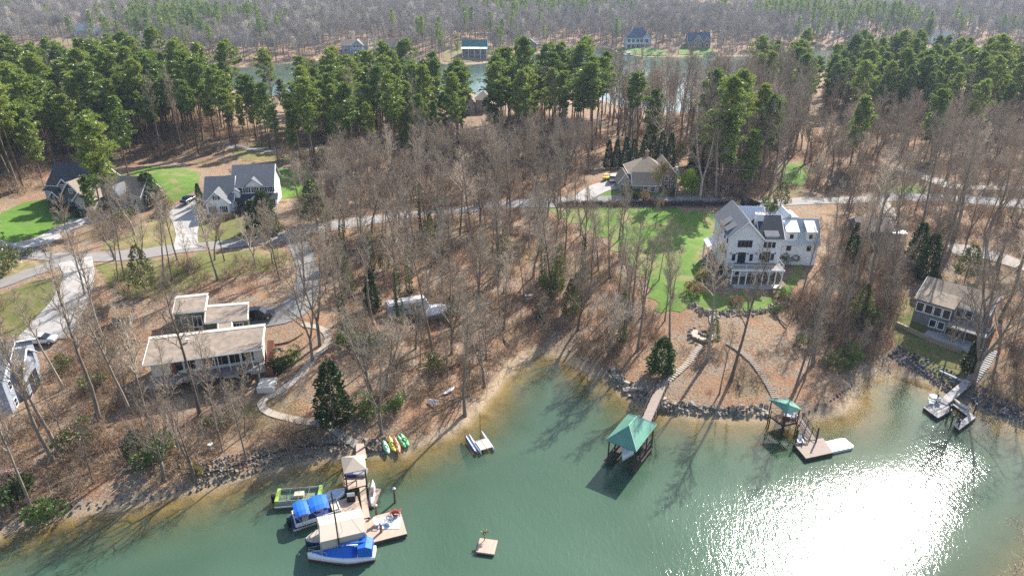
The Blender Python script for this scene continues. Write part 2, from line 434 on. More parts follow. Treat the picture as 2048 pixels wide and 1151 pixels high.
GREEN = mat_grass('lawn_green', (.095, .19, .026), (.16, .28, .045), patch=(.26, .22, .10), pk=.50)
GREENM = mat_grass('lawn_mown', (.095, .20, .026), (.16, .29, .045), stripes=.55, patch=(.22, .19, .08), pk=.60)
DRY = mat_grass('lawn_dry', (.17, .16, .055), (.30, .25, .11), patch=(.36, .26, .15), pk=.52)
MOSSY = mat_grass('lawn_mossy', (.10, .13, .03), (.22, .20, .07), patch=(.28, .20, .11), pk=.52)
ASPH = mat_paving('worn_asphalt', (.27, .25, .23)); CONC = mat_paving('pale_concrete', (.43, .405, .375)); GRAVEL = mat_paving('gravel_drive', (.36, .31, .26))

lawn('lawn', [(0,428),(45,405),(92,398),(118,428),(168,433),(120,452),(80,470),(40,484),(0,482)], GREENM, .05, 'striped green lawn below the dark gabled house', 1)
lawn('lawn', [(248,350),(300,332),(398,345),(396,378),(345,404),(325,380)], GREEN, .05, 'shaded green lawn between the two gabled houses', 2)
lawn('lawn', [(354,437),(356,493),(300,496),(205,500),(215,480),(255,470),(300,438)], DRY, .05, 'dry yellow lawn beside the concrete drive', 3, .7)
lawn('lawn', [(388,440),(478,433),(540,450),(560,470),(480,483),(389,486)], MOSSY, .05, 'yellow green lawn before the white colonial house', 4)
lawn('lawn', [(546,338),(612,342),(640,372),(620,392),(560,398),(552,370)], GREEN, .05, 'shaded green lawn right beside the white colonial house', 5)
lawn('lawn', [(1095,420),(1180,416),(1300,417),(1440,428),(1438,456),(1424,474),(1408,505),(1404,556),(1416,582),(1440,592),(1475,586),(1545,598),(1525,620),(1440,626),(1400,619),(1322,627),(1308,600),(1282,545),(1250,512),(1208,482),(1160,452)], GREEN, .06, 'broad bright green lawn sloping beside the white farmhouse', 6, 1.3)
lawn('lawn', [(1185,388),(1212,381),(1330,386),(1342,399),(1200,401)], GREEN, .05, 'small green lawn before the hip roofed house', 7)
lawn('lawn', [(1572,566),(1590,530),(1606,528),(1604,555),(1576,594),(1556,590)], GREEN, .05, 'narrow green lawn at the farmhouse corner', 8)
lawn('lawn', [(1786,645),(1800,598),(1830,600),(1838,640),(1925,700),(1940,742),(1905,772),(1850,735),(1790,690)], MOSSY, .05, 'yellow green lawn terrace below the grey lake house', 9)
lawn('lawn', [(0,590),(60,565),(130,552),(138,580),(112,625),(60,662),(0,672)], MOSSY, .05, 'patchy grass beside the pale concrete drive', 10)
lawn('lawn', [(185,530),(300,520),(420,505),(560,495),(585,520),(540,545),(430,560),(300,600),(230,590)], MOSSY, .04, 'mossy verge under bare trees below the road', 11, .9, True)
lawn('lawn', [(0,530),(60,522),(110,520),(40,545),(0,560)], DRY, .04, 'dry grass island between the two roads', 12)
lawn('lawn', [(1560,335),(1600,320),(1620,352),(1600,372),(1566,362)], GREEN, .05, 'green yard among pines beyond the farmhouse', 13)
lawn('lawn', [(1760,370),(1850,372),(1850,392),(1760,390)], GREEN, .05, 'green roadside verge in the right hand woods', 14)
lawn('lawn', [(460,300),(560,275),(640,290),(660,318),(560,325),(480,320)], DRY, .05, 'dry tan clearing under the tall pines', 15, .8, True)
# across the far arm of the lake
for i, (pp, mm, ll) in enumerate([
  ([(1242,104),(1232,98),(1250,92),(1300,97),(1336,104),(1335,112),(1290,112)], GREEN, 'far green lawn below the white lodge'),
  ([(1358,110),(1352,96),(1380,92),(1420,95),(1430,110)], GREEN, 'far green lawn below the twin gabled house'),
  ([(888,124),(885,98),(920,92),(975,90),(990,100),(980,120),(930,125)], DRY, 'far dry lawn around the green roofed barn'),
  ([(1715,98),(1730,78),(1790,80),(1830,92),(1800,97),(1750,101)], GREEN, 'far green bank with a winding path'),
  ([(95,90),(100,78),(150,72),(220,78),(290,76),(280,86),(200,90)], DRY, 'far tan yard across the water'),
  ([(735,100),(735,86),(760,84),(775,104)], DRY, 'far tan gap between the two lakeside houses'),
  ([(1290,20),(1300,12),(1500,14),(1500,28),(1400,30)], plain('red_clay', (.45, .22, .12), .9), 'far strip of bare red clay'),
  ([(1640,68),(1660,62),(1700,64),(1690,72)], CONC, 'far pale paved clearing')]):
    lawn('far_lawn', pp, mm, .12, ll, 30 + i, .5)

road('road', [(-60,487),(0,494),(80,511),(170,514),(270,509),(370,496),(480,486),(560,474),(640,456),(700,446),(760,437),(850,427),(960,416),(1080,406),(1200,402),(1330,404),(1450,405),(1560,405),(1660,401),(1760,397),(1850,396),(1960,402),(2100,410)], 5.2, ASPH, .10, 'worn grey road running through the woods')
road('road', [(-80,590),(0,568),(60,546),(120,526),(165,515)], 5.0, ASPH, .095, 'pale road joining at the bend on the left')
road('driveway', [(150,520),(158,548),(146,590),(120,632),(84,680)], (6, 5, 5.5, 7, 8.5), CONC, .13, 'bright concrete drive down to the silver car')
road('driveway', [(22,497),(90,480),(130,457),(170,441),(212,436),(240,432)], 4.2, CONC, .13, 'curving concrete drive to the dark gabled house')
road('driveway', [(372,498),(374,460),(372,432),(366,408)], (4.6, 4.2, 6, 9), CONC, .13, 'straight concrete drive beside the white colonial house')
road('driveway', [(585,470),(604,505),(618,560),(598,608),(560,630),(500,637)], (4, 4, 4, 4.5, 5.5, 5), mat_paving('drive_asphalt', (.22, .21, .20)), .13, 'grey asphalt drive down to the flat roofed house')
road('driveway', [(1150,407),(1178,388),(1205,374),(1240,368)], (4, 4.5, 6, 7), CONC, .13, 'pale drive curving up to the hip roofed house')
road('driveway', [(1498,410),(1530,424),(1590,428)], 6, CONC, .12, 'pale drive behind the white farmhouse')
road('driveway', [(1762,404),(1775,420),(1790,440)], 3.2, GRAVEL, .12, 'drive down to the brown roofed house')
road('road', [(1770,330),(1830,348),(1900,372),(1980,376),(2100,380)], 4.0, GRAVEL, .12, 'pale lane in the right hand woods')
road('road', [(2100,550),(2010,520),(1960,505),(1900,500)], 5, GRAVEL, .12, 'gravel lane above the grey lake house')
road('road', [(430,290),(520,300),(600,302),(720,292)], 4.5, ASPH, .12, 'back lane under the tall pines')
road('footpath', [(1725,76),(1758,88),(1800,98)], 2.4, CONC, .25, 'far winding pale path on the green bank')

# ------------------------------------------------------------------ vegetation materials
def mat_bark(name, a, b_, rnd_amt=.5):
    m, t, b = new_mat(name); p = obj_co(t)
    oi = t.nodes.new('ShaderNodeObjectInfo')
    mp = N(t, 'ShaderNodeMapping'); t.links.new(p, mp.inputs[0]); mp.inputs['Scale'].default_value = (3, 3, .5)
    n = noise(t, mp.outputs[0], 2.0, 5, .7)
    c = ramp(t, n, [(.3, a), (.7, b_)])
    v = ramp(t, oi.outputs['Random'], [(0, (1 - rnd_amt, .94 - rnd_amt, .9 - rnd_amt)), (.3, (.95, .87, .76)), (.55, (.80, .78, .74)), (.8, (1.0, .93, .85)), (.9, (1.15, 1.08, .98)), (1, (1.8, 1.72, 1.6))])
    c = mixc(t, 1.0, c, v, 'MULTIPLY')
    t.links.new(c, b.inputs['Base Color']); b.inputs['Roughness'].default_value = .9; b.inputs['Specular IOR Level'].default_value = .2
    return m
def mat_leaf(name, stops, trans=.25, scale=.35):
    """foliage whose green varies from tree to tree and from spray to spray"""
    m, t, b = new_mat(name); out = t.nodes['Material Output']; t.nodes.remove(b)
    oi = t.nodes.new('ShaderNodeObjectInfo'); p = obj_co(t)
    ns = noise(t, p, scale * 3, 3, .6)
    ad = N(t, 'ShaderNodeMath', operation='MULTIPLY_ADD'); t.links.new(oi.outputs['Random'], ad.inputs[0]); ad.inputs[1].default_value = .6
    su = N(t, 'ShaderNodeMath', operation='SUBTRACT'); t.links.new(ns, su.inputs[0]); su.inputs[1].default_value = .22; t.links.new(su.outputs[0], ad.inputs[2])
    c = ramp(t, ad.outputs[0], stops)
    d = N(t, 'ShaderNodeBsdfDiffuse'); tr = N(t, 'ShaderNodeBsdfTranslucent'); g = N(t, 'ShaderNodeBsdfGlossy'); g.inputs['Roughness'].default_value = .45
    t.links.new(c, d.inputs[0])
    ct = mixc(t, .35, c, (.20, .25, .03)); t.links.new(ct, tr.inputs[0])
    mx = N(t, 'ShaderNodeMixShader'); mx.inputs[0].default_value = trans; t.links.new(d.outputs[0], mx.inputs[1]); t.links.new(tr.outputs[0], mx.inputs[2])
    m2 = N(t, 'ShaderNodeMixShader'); m2.inputs[0].default_value = .05; t.links.new(mx.outputs[0], m2.inputs[1]); t.links.new(g.outputs[0], m2.inputs[2])
    t.links.new(m2.outputs[0], out.inputs[0])
    return m
BARK = mat_bark('grey_bark', (.12, .10, .085), (.36, .31, .265), .45)
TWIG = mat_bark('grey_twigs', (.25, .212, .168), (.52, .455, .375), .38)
FTWIG = mat_bark('far_hazed_twigs', (.30, .285, .265), (.52, .495, .465), .3)  # neutral grey puts distance haze into the twig colour
PBARK = mat_bark('pine_bark', (.09, .06, .045), (.22, .16, .12), .4)
BRUSH = mat_bark('brown_brush', (.20, .145, .105), (.46, .36, .27), .45)
PINE = mat_leaf('pine_needles', [(0, (.055, .11, .03)), (.35, (.13, .215, .042)), (.75, (.27, .33, .06))], .38)
CEDAR = mat_leaf('cedar_foliage', [(0, (.016, .038, .014)), (.5, (.034, .068, .018)), (1, (.07, .10, .025))], .2)
IVY = mat_leaf('ivy_leaves', [(0, (.018, .045, .012)), (.5, (.045, .09, .02)), (1, (.09, .13, .03))], .2)
SHRUB = mat_leaf('shrub_leaves', [(0, (.03, .08, .015)), (.5, (.075, .15, .025)), (1, (.14, .21, .04))], .3)
OLIVE = mat_leaf('olive_foliage', [(0, (.05, .07, .02)), (.5, (.10, .115, .035)), (1, (.17, .16, .06))], .3)
BUDS = mat_leaf('gold_buds', [(0, (.22, .17, .06)), (.5, (.34, .26, .09)), (1, (.42, .33, .12))], .35)
LIME = mat_leaf('lime_leaves', [(0, (.14, .24, .02)), (.5, (.20, .32, .03)), (1, (.28, .38, .05))], .35)
RUSTY = mat_leaf('rust_leaves', [(0, (.16, .075, .03)), (.5, (.28, .14, .06)), (1, (.36, .2, .09))], .3)

# ------------------------------------------------------------------ tree meshes
def unit(v): return v / (np.linalg.norm(v) + 1e-9)
def perp(rs, d):
    v = rs.normal(size=3); v -= d * np.dot(v, d); return unit(v)
def spline(rs, p, d, L, n, wob, up):
    pts = [p]; s = L / n
    for i in range(n):
        d = unit(d + rs.normal(size=3) * wob + np.array([0, 0, up])); pts.append(pts[-1] + d * s)
    return pts, d
def twig(mb, p, q, w, rs):
    d = unit(q - p); a = perp(rs, d) * w; c = np.cross(d, a)
    b = len(mb.v)
    mb.v += [tuple(p + a), tuple(p - .5 * a + .87 * c), tuple(p - .5 * a - .87 * c), tuple(q)]
    mb.f += [(b, b+1, b+3), (b+1, b+2, b+3), (b+2, b, b+3)]
def bare_tree(seed, H=22, r=.22, clear=.42, spread=.30, limbs=18, sub=7, subs=5, twigs=5, tw=.0155, up=.05, fork=False, ang=(.55, 1.05), fine=True):
    """tapered trunk and a leafless crown of limbs, branches and twigs"""
    rs = np.random.RandomState(seed); T, K = MB(), MB()
    stems = [(np.zeros(3), np.array([rs.normal() * .04, rs.normal() * .04, 1.]), H, r)]
    trunks = []
    if fork:
        fh = H * rs.uniform(.22, .38); pts, d = spline(rs, np.zeros(3), np.array([0, 0, 1.]), fh, 5, .03, .05)
        T.tube([pts[0] - np.array([0, 0, .6])] + pts, [r * 1.7, r * 1.35] + list(np.linspace(r * 1.1, r * .95, 5)), 8)
        stems = []
        for k in range(rs.randint(2, 4)):
            a = perp(rs, np.array([0, 0, 1.])); stems.append((pts[-1] - d * .15, unit(np.array([0, 0, 1.]) + a * rs.uniform(.25, .55)), (H - fh) * rs.uniform(.8, 1.), r * rs.uniform(.62, .8)))
    for p, d, L, rr in stems:
        pts, _ = spline(rs, p, unit(d), L, 9, .035, .05 if not fork else .08)
        rad = [rr * (1 - .9 * (i / 9) ** 1.1) for i in range(10)]
        if not fork: T.tube([pts[0] - np.array([0, 0, .8])] + pts, [rr * 1.7, rr * 1.3] + rad[1:], 8)
        else: T.tube(pts, rad, 6)
        trunks.append((pts, rad))
    nl = max(3, limbs // len(stems))
    for pts, rad in trunks:
        L = np.linalg.norm(pts[-1] - pts[0])
        for k in range(nl):
            u = (clear if not fork else .12) + (1 - (clear if not fork else .12)) * ((k + rs.uniform(0, .9)) / nl) ** .9
            i = min(8, int(u * 9)); f = u * 9 - i
            base = pts[i] + (pts[i + 1] - pts[i]) * min(1, f); br = (rad[i] * (1 - f) + rad[min(9, i + 1)] * f)
            th = rs.uniform(0, 6.283); az = np.array([math.cos(th), math.sin(th), 0])
            tilt = rs.uniform(*ang) * (1 - .45 * u)
            d = np.array([0, 0, math.cos(tilt)]) + az * math.sin(tilt)
            ll = H * spread * rs.uniform(.7, 1.15) * (1 - .60 * u ** 1.4)
            lp, _ = spline(rs, base, unit(d), ll, 4, .13, up)
            r1 = max(.035, min(br * .75, .024 * ll + .03))
            K.tube(lp, [r1, r1 * .8, r1 * .6, r1 * .42, r1 * .2], 5, False)
            for s in range(sub):
                w = .22 + .78 * (s + rs.uniform(0, 1)) / sub; i2 = min(3, int(w * 4)); f2 = w * 4 - i2
                b2 = lp[i2] + (lp[i2+1] - lp[i2]) * f2; d1 = unit(lp[i2+1] - lp[i2])
                d2 = unit(d1 * .75 + perp(rs, d1) * rs.uniform(.5, .95) + np.array([0, 0, .18]))
                l2 = ll * rs.uniform(.28, .5) * (1.15 - .5 * w)
                sp2, _ = spline(rs, b2, d2, l2, 2, .14, up)
                r2 = max(tw * 1.6, r1 * .46)
                K.tube(sp2, [r2, r2 * .65, r2 * .25], 3, False)
                for q in range(subs):
                    v = .2 + .8 * (q + rs.uniform(0, 1)) / subs; i3 = min(1, int(v * 2)); f3 = v * 2 - i3
                    b3 = sp2[i3] + (sp2[i3+1] - sp2[i3]) * f3; dd = unit(sp2[i3+1] - sp2[i3])
                    d3 = unit(dd * .8 + perp(rs, dd) * rs.uniform(.5, 1.1) + np.array([0, 0, .12])); l3 = l2 * rs.uniform(.35, .65)
                    e3 = b3 + d3 * l3; twig(K, b3, e3, tw, rs)
                    for z in range(twigs):
                        x = rs.uniform(.2, 1); b4 = b3 + (e3 - b3) * x
                        d4 = unit(d3 * .7 + perp(rs, d3) * rs.uniform(.5, 1.1) + np.array([0, 0, .1])); twig(K, b4, b4 + d4 * l3 * rs.uniform(.35, .7), tw * .75, rs)
    return T, K
def spray(mb, p, d, L, w, rs):
    a = perp(rs, d) * w; m = p + d * L * .55; b = len(mb.v)
    mb.v += [tuple(p), tuple(m + a), tuple(p + d * L), tuple(m - a)]; mb.f.append((b, b+1, b+2, b+3))
def pine_tree(seed, H=27, r=.23, clear=.58, wid=3.6, nb=34, tufts=4, sprays=28, L=.56, w=.16, lean=.02):
    rs = np.random.RandomState(seed); T, K = MB(), MB()
    pts, _ = spline(rs, np.zeros(3), unit(np.array([rs.normal() * lean, rs.normal() * lean, 1.])), H, 9, .018, .04)
    T.tube([pts[0] - np.array([0, 0, .8])] + pts, [r * 1.5, r * 1.2] + [r * (1 - .85 * (i / 9)) for i in range(1, 10)], 7)
    lop = rs.normal(size=2) * .25
    for k in range(nb):
        u = clear + (1 - clear) * ((k + rs.uniform(0, 1)) / nb); i = min(8, int(u * 9)); base = pts[i] + (pts[i+1] - pts[i]) * (u * 9 - i)
        q = (u - clear) / (1 - clear)
        prof = (math.sin(min(1, q * 1.25 + .22) * math.pi * .5)) * (1 - q ** 2.6) + .12
        th = k * 2.4 + rs.uniform(-.5, .5); az = np.array([math.cos(th), math.sin(th), 0])
        ll = wid * prof * rs.uniform(.55, 1.2) * (1 + lop[0] * az[0] + lop[1] * az[1])
        d = unit(az + np.array([0, 0, rs.uniform(.05, .55) + .4 * q]))
        lp, _ = spline(rs, base, d, ll, 2, .12, .06)
        T.tube(lp, [.055, .035, .015], 3, False)
        for s in range(tufts):
            w_ = .35 + .65 * (s + rs.uniform(0, 1)) / tufts; c = lp[0] + (lp[1] - lp[0]) * min(1, w_ * 2) if w_ < .5 else lp[1] + (lp[2] - lp[1]) * (w_ * 2 - 1)
            c = c + rs.normal(size=3) * .3 * np.array([1, 1, .5]); rad = rs.uniform(.8, 1.5)
            for z in range(sprays):
                v = unit(rs.normal(size=3) + np.array([0, 0, .7])); spray(K, c + v * rad * rs.uniform(.0, .4) * np.array([1, 1, .7]), v, L * rad * rs.uniform(.7, 1.25), w * rs.uniform(.8, 1.3), rs)
    return T, K
def cone_tree(seed, H=8, wid=2.0, n=1500, L=.5, w=.11, blunt=.8, low=.04, tr=.14):
    """dense evergreen from the ground up (cedar, cypress, holly)"""
    rs = np.random.RandomState(seed); T, K = MB(), MB()
    T.tube([(0, 0, -.6), (0, 0, 0), (0, 0, H * .5), (0, 0, H * .92)], [tr * 1.3, tr, tr * .6, .02], 6)
    ph = rs.uniform(0, 6.28, 4)
    for k in range(n):
        u = rs.uniform(0, 1) ** 1.35; th = rs.uniform(0, 6.283)
        lump = 1 + .16 * math.sin(3 * th + ph[0] + 7 * u) + .14 * math.sin(5 * th + ph[1] - 11 * u) + .1 * math.sin(23 * u + ph[2])
        rr = wid * lump * (1 - u) ** blunt * min(1, .55 + u * 5) * rs.uniform(.55, 1.05)
        p = np.array([rr * math.cos(th), rr * math.sin(th), H * (low + (1 - low) * u)])
        d = unit(np.array([math.cos(th), math.sin(th), rs.uniform(-.15, .9)]) + rs.normal(size=3) * .35)
        spray(K, p, d, L * rs.uniform(.6, 1.3), w * rs.uniform(.7, 1.4), rs)
    return T, K
def round_bush(seed, H=1.6, wid=1.3, n=500, L=.3, w=.07, stems=True):
    n, L, w = int(n * 2.2), L * .66, w * .7
    rs = np.random.RandomState(seed); T, K = MB(), MB()
    for k in range(5):
        a = perp(rs, np.array([0, 0, 1.])); T.tube([(0, 0, -.2), tuple(a * wid * .5 + np.array([0, 0, H * .75]))], [.03, .012], 4)
    bl = [(rs.normal(size=3) * np.array([wid * .42, wid * .42, H * .16]) + np.array([0, 0, H * .5]), rs.uniform(.45, .8)) for _ in range(7)]
    for k in range(n):
        c, s = bl[rs.randint(7)]; v = unit(rs.normal(size=3) + np.array([0, 0, .25]))
        p = c + v * np.array([wid * .62, wid * .62, H * .5]) * s * rs.uniform(.6, 1.0); p[2] = max(.02, p[2])
        spray(K, p, unit(v + rs.normal(size=3) * .5), L * rs.uniform(.6, 1.3), w * rs.uniform(.8, 1.3), rs)
    return T, K
def brush_clump(seed, H=1.9, wid=1.9, stems=26, tw=.02):
    rs = np.random.RandomState(seed); K = MB()
    for s in range(stems):
        b = rs.normal(size=3) * np.array([wid * .45, wid * .45, 0]); d = unit(np.array([rs.normal() * .45, rs.normal() * .45, 1]))
        pts, _ = spline(rs, b, d, H * rs.uniform(.5, 1.1), 2, .2, .02); K.tube(pts, [tw * 1.3, tw, tw * .5], 3, False)
        for q in range(9):
            u = rs.uniform(.2, 1); i = min(1, int(u * 2)); p = pts[i] + (pts[i+1] - pts[i]) * (u * 2 - i)
            e = p + unit(d + perp(rs, d) * rs.uniform(.5, 1.3)) * H * rs.uniform(.2, .45); twig(K, p, e, tw * .7, rs)
            twig(K, (p + e) / 2, (p + e) / 2 + unit(d + perp(rs, d)) * H * .2, tw * .55, rs)
    return K

def mk(T, K, tm, km):
    a = T.mesh('trunk', True); a.materials.append(tm); b = K.mesh('crown'); b.materials.append(km); return a, b
BV = [mk(*bare_tree(11 + i, **kw), BARK, TWIG) for i, kw in enumerate([
    dict(H=21, r=.25, clear=.45, spread=.25, limbs=19), dict(H=23, r=.30, clear=.42, spread=.28, limbs=20),
    dict(H=18, r=.21, clear=.40, spread=.29, limbs=18), dict(H=20, r=.28, clear=.36, spread=.35, limbs=20, ang=(.7, 1.2)),
    dict(H=19, r=.29, spread=.36, limbs=20, fork=True, ang=(.5, 1.1)), dict(H=24, r=.27, clear=.5, spread=.22, limbs=18),
    dict(H=16, r=.30, spread=.48, limbs=22, fork=True, ang=(.6, 1.2), sub=8), dict(H=12, r=.12, clear=.3, spread=.26, limbs=15, sub=6)])]
BH = [21, 23, 18, 20, 19, 24, 16, 12]
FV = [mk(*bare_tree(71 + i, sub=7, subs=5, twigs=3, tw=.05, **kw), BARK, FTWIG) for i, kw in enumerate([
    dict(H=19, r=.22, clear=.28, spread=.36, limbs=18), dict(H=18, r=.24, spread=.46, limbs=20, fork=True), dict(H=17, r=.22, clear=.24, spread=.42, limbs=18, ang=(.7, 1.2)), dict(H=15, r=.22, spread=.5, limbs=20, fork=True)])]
PV = [mk(*pine_tree(31 + i, **kw), PBARK, PINE) for i, kw in enumerate([
    dict(H=27, clear=.46, wid=4.4, nb=42), dict(H=25, clear=.52, wid=3.9, nb=36), dict(H=28, clear=.54, wid=4.9, nb=42), dict(H=23, clear=.40, wid=3.9, nb=40),
    dict(H=26, clear=.60, wid=4.4, nb=34), dict(H=20, clear=.28, wid=3.9, nb=46)])]
PH = [27, 25, 28, 23, 26, 20]
FP = [mk(*pine_tree(91 + i, nb=24, tufts=4, sprays=9, L=.9, w=.2, **kw), PBARK, PINE) for i, kw in enumerate([dict(H=25, clear=.52, wid=3.8), dict(H=23, clear=.42, wid=3.6)])]
print('trees', sum(len(b.polygons) for a, b in BV + FV + PV + FP))

def tree(name, pair, pos, rz, sc, label, cat, group=None, parts=('trunk', 'crown'), sxy=1.0, lean=(0, 0)):
    o = empty(name, pos, rz, label, cat, group); o.scale = (sc * sxy, sc * sxy, sc); o.rotation_euler = (lean[0], lean[1], rz)
    for n, me in zip(parts, pair): link(n, me, None, o)
    return o
def gn_scatter(name, pts, variants, label):
    """one object that stands a tree mesh on every point: pts = rows of x, y, z, turn, size, variant"""
    pts = np.asarray(pts, float); me = bpy.data.meshes.new(name); me.from_pydata(pts[:, :3].tolist(), [], [])
    for nm, ty, col in (('turn', 'FLOAT', 3), ('size', 'FLOAT', 4), ('variant', 'INT', 5)):
        a = me.attributes.new(nm, ty, 'POINT'); a.data.foreach_set('value', pts[:, col].astype(np.float32 if ty == 'FLOAT' else np.int32))
    o = link(name, me); tag(o, label, kind='stuff')
    ng = bpy.data.node_groups.new(name, 'GeometryNodeTree')
    ng.interface.new_socket('Geometry', in_out='INPUT', socket_type='NodeSocketGeometry'); ng.interface.new_socket('Geometry', in_out='OUTPUT', socket_type='NodeSocketGeometry')
    gi, go = ng.nodes.new('NodeGroupInput'), ng.nodes.new('NodeGroupOutput'); jn = ng.nodes.new('GeometryNodeJoinGeometry')
    def attr(nm, ty):
        n = ng.nodes.new('GeometryNodeInputNamedAttribute'); n.data_type = ty; n.inputs[0].default_value = nm; return n.outputs[0]
    turn, size, var = attr('turn', 'FLOAT'), attr('size', 'FLOAT'), attr('variant', 'INT')
    cx = ng.nodes.new('ShaderNodeCombineXYZ'); ng.links.new(turn, cx.inputs[2])
    er = ng.nodes.new('FunctionNodeEulerToRotation'); ng.links.new(cx.outputs[0], er.inputs[0])
    for k, meshes in enumerate(variants):
        src = ng.nodes.new('GeometryNodeJoinGeometry')
        for mm in meshes:
            oi = ng.nodes.new('GeometryNodeObjectInfo'); oi.inputs['Object'].default_value = SRC(mm); oi.transform_space = 'ORIGINAL'
            ng.links.new(oi.outputs['Geometry'], src.inputs[0])
        g2 = ng.nodes.new('GeometryNodeGeometryToInstance'); ng.links.new(src.outputs[0], g2.inputs[0])
        cmpn = ng.nodes.new('FunctionNodeCompare'); cmpn.data_type = 'INT'; cmpn.operation = 'EQUAL'
        ng.links.new(var, cmpn.inputs[2]); cmpn.inputs[3].default_value = k
        ip = ng.nodes.new('GeometryNodeInstanceOnPoints'); ng.links.new(gi.outputs[0], ip.inputs['Points']); ng.links.new(cmpn.outputs[0], ip.inputs['Selection'])
        ng.links.new(g2.outputs[0], ip.inputs['Instance']); ng.links.new(er.outputs[0], ip.inputs['Rotation']); ng.links.new(size, ip.inputs['Scale'])
        ng.links.new(ip.outputs[0], jn.inputs[0])
    ng.links.new(jn.outputs[0], go.inputs[0])
    o.modifiers.new('plants', 'NODES').node_group = ng
    return o
_src = {}
def SRC(me):
    if me.name not in _src: _src[me.name] = bpy.data.objects.new(me.name, me)
    return _src[me.name]

# ------------------------------------------------------------------ house building kit (local frame: x along the front, y into the house, z up)
WHITE = plain('white_siding', (.87, .87, .86), .6, .05, 1.5, stripe=(2, .22, .05)); WTRIM = plain('white_trim', (.80, .80, .79), .5, .04)
GLASS = None
def mat_glass():
    m, t, b = new_mat('dark_glass'); b.inputs['Base Color'].default_value = (.018, .022, .028, 1); b.inputs['Roughness'].default_value = .06; b.inputs['Specular IOR Level'].default_value = .7
    return m
GLASS = mat_glass()
def mat_shingle(name, col):
    m, t, b = new_mat(name); co = obj_co(t)
    br = N(t, 'ShaderNodeTexBrick'); br.offset = .5; br.inputs['Scale'].default_value = 2.2; br.inputs['Mortar Size'].default_value = .012
    br.inputs['Color1'].default_value = (*[x * .8 for x in col], 1); br.inputs['Color2'].default_value = (*[x * 1.15 for x in col], 1); br.inputs['Mortar'].default_value = (*[x * .5 for x in col], 1)
    t.links.new(co, br.inputs[0]); n = noise(t, co, .6, 5, .7)
    c = mixc(t, ramp(t, n, [(.35, (0,)*3), (.75, (.5,)*3)]), br.outputs[0], tuple(x * .62 for x in col))
    t.links.new(c, b.inputs['Base Color']); b.inputs['Roughness'].default_value = .9; b.inputs['Specular IOR Level'].default_value = .25
    return m
SH_GREY = mat_shingle('grey_shingles', (.20, .205, .215)); SH_TAN = mat_shingle('tan_shingles', (.33, .265, .20)); SH_DARK = mat_shingle('charcoal_and_shaded_shingles', (.075, .08, .09)); SH_BROWN = mat_shingle('brown_shingles', (.25, .19, .15))
METAL = plain('pale_metal_roof', (.52, .54, .56), .35, .06, 1.0, stripe=(0, .45, .04)); METALW = plain('white_and_sunlit_metal', (.78, .78, .78), .4, .04, 1.0, stripe=(0, .45, .03))
SHAKE = plain('dark_shakes', (.10, .095, .09), .85, .25, 4, stripe=(2, .2, .2)); BEIGE = plain('beige_siding', (.42, .38, .32), .7, .08, 2, stripe=(2, .2, .06)); GREYS = plain('grey_siding', (.17, .17, .17), .7, .1, 2, stripe=(2, .2, .08))
BLUEG = plain('blue_grey_siding', (.32, .36, .42), .7, .08, 2, stripe=(2, .2, .06)); BRICK = plain('tan_brick', (.36, .24, .18), .85, .25, 5, stripe=(2, .08, .15)); BLACK = plain('black_paint', (.012, .013, .016), .5); DECK = plain('grey_deck_boards', (.30, .28, .26), .8, .15, 2, stripe=(0, .14, .2))
CONCW = plain('cast_concrete', (.45, .43, .40), .9, .15, 1.2, bumpk=.2); STONE = plain('field_stone', (.34, .31, .28), .9, .3, 1.8, bumpk=.6)

def wall_gable(m, x0, x1, y0, y1, z0, ze, zr, axis):
    if axis == 'x':
        ym = (y0 + y1) / 2
        pr = [(y0, z0), (y1, z0), (y1, ze), (ym, zr), (y0, ze)]
        m.add([(x0, a, b) for a, b in pr] + [(x1, a, b) for a, b in pr], [(4,3,2,1,0), (5,6,7,8,9)] + [(i, (i+1) % 5, 5 + (i+1) % 5, 5 + i) for i in range(5)])
    else:
        xm = (x0 + x1) / 2
        pr = [(x0, z0), (x1, z0), (x1, ze), (xm, zr), (x0, ze)]
        m.add([(a, y0, b) for a, b in pr] + [(a, y1, b) for a, b in pr], [(0,1,2,3,4), (9,8,7,6,5)] + [((i+1) % 5, i, 5 + i, 5 + (i+1) % 5) for i in range(5)])
def roof_gable(m, x0, x1, y0, y1, ze, zr, axis, ov=.35, t=.16):
    if axis == 'x':
        ym = (y0 + y1) / 2; k = (zr - ze) / (ym - y0); d = ov * k; a, b = x0 - ov, x1 + ov
        m.slab([(a, y0-ov, ze-d+.03), (b, y0-ov, ze-d+.03), (b, ym, zr+.03), (a, ym, zr+.03)], t); m.slab([(b, y1+ov, ze-d+.03), (a, y1+ov, ze-d+.03), (a, ym, zr+.035), (b, ym, zr+.035)], t)
    else:
        xm = (x0 + x1) / 2; k = (zr - ze) / (xm - x0); d = ov * k; a, b = y0 - ov, y1 + ov
        m.slab([(x0-ov, b, ze-d+.03), (x0-ov, a, ze-d+.03), (xm, a, zr+.03), (xm, b, zr+.03)], t); m.slab([(x1+ov, a, ze-d+.03), (x1+ov, b, ze-d+.03), (xm, b, zr+.035), (xm, a, zr+.035)], t)
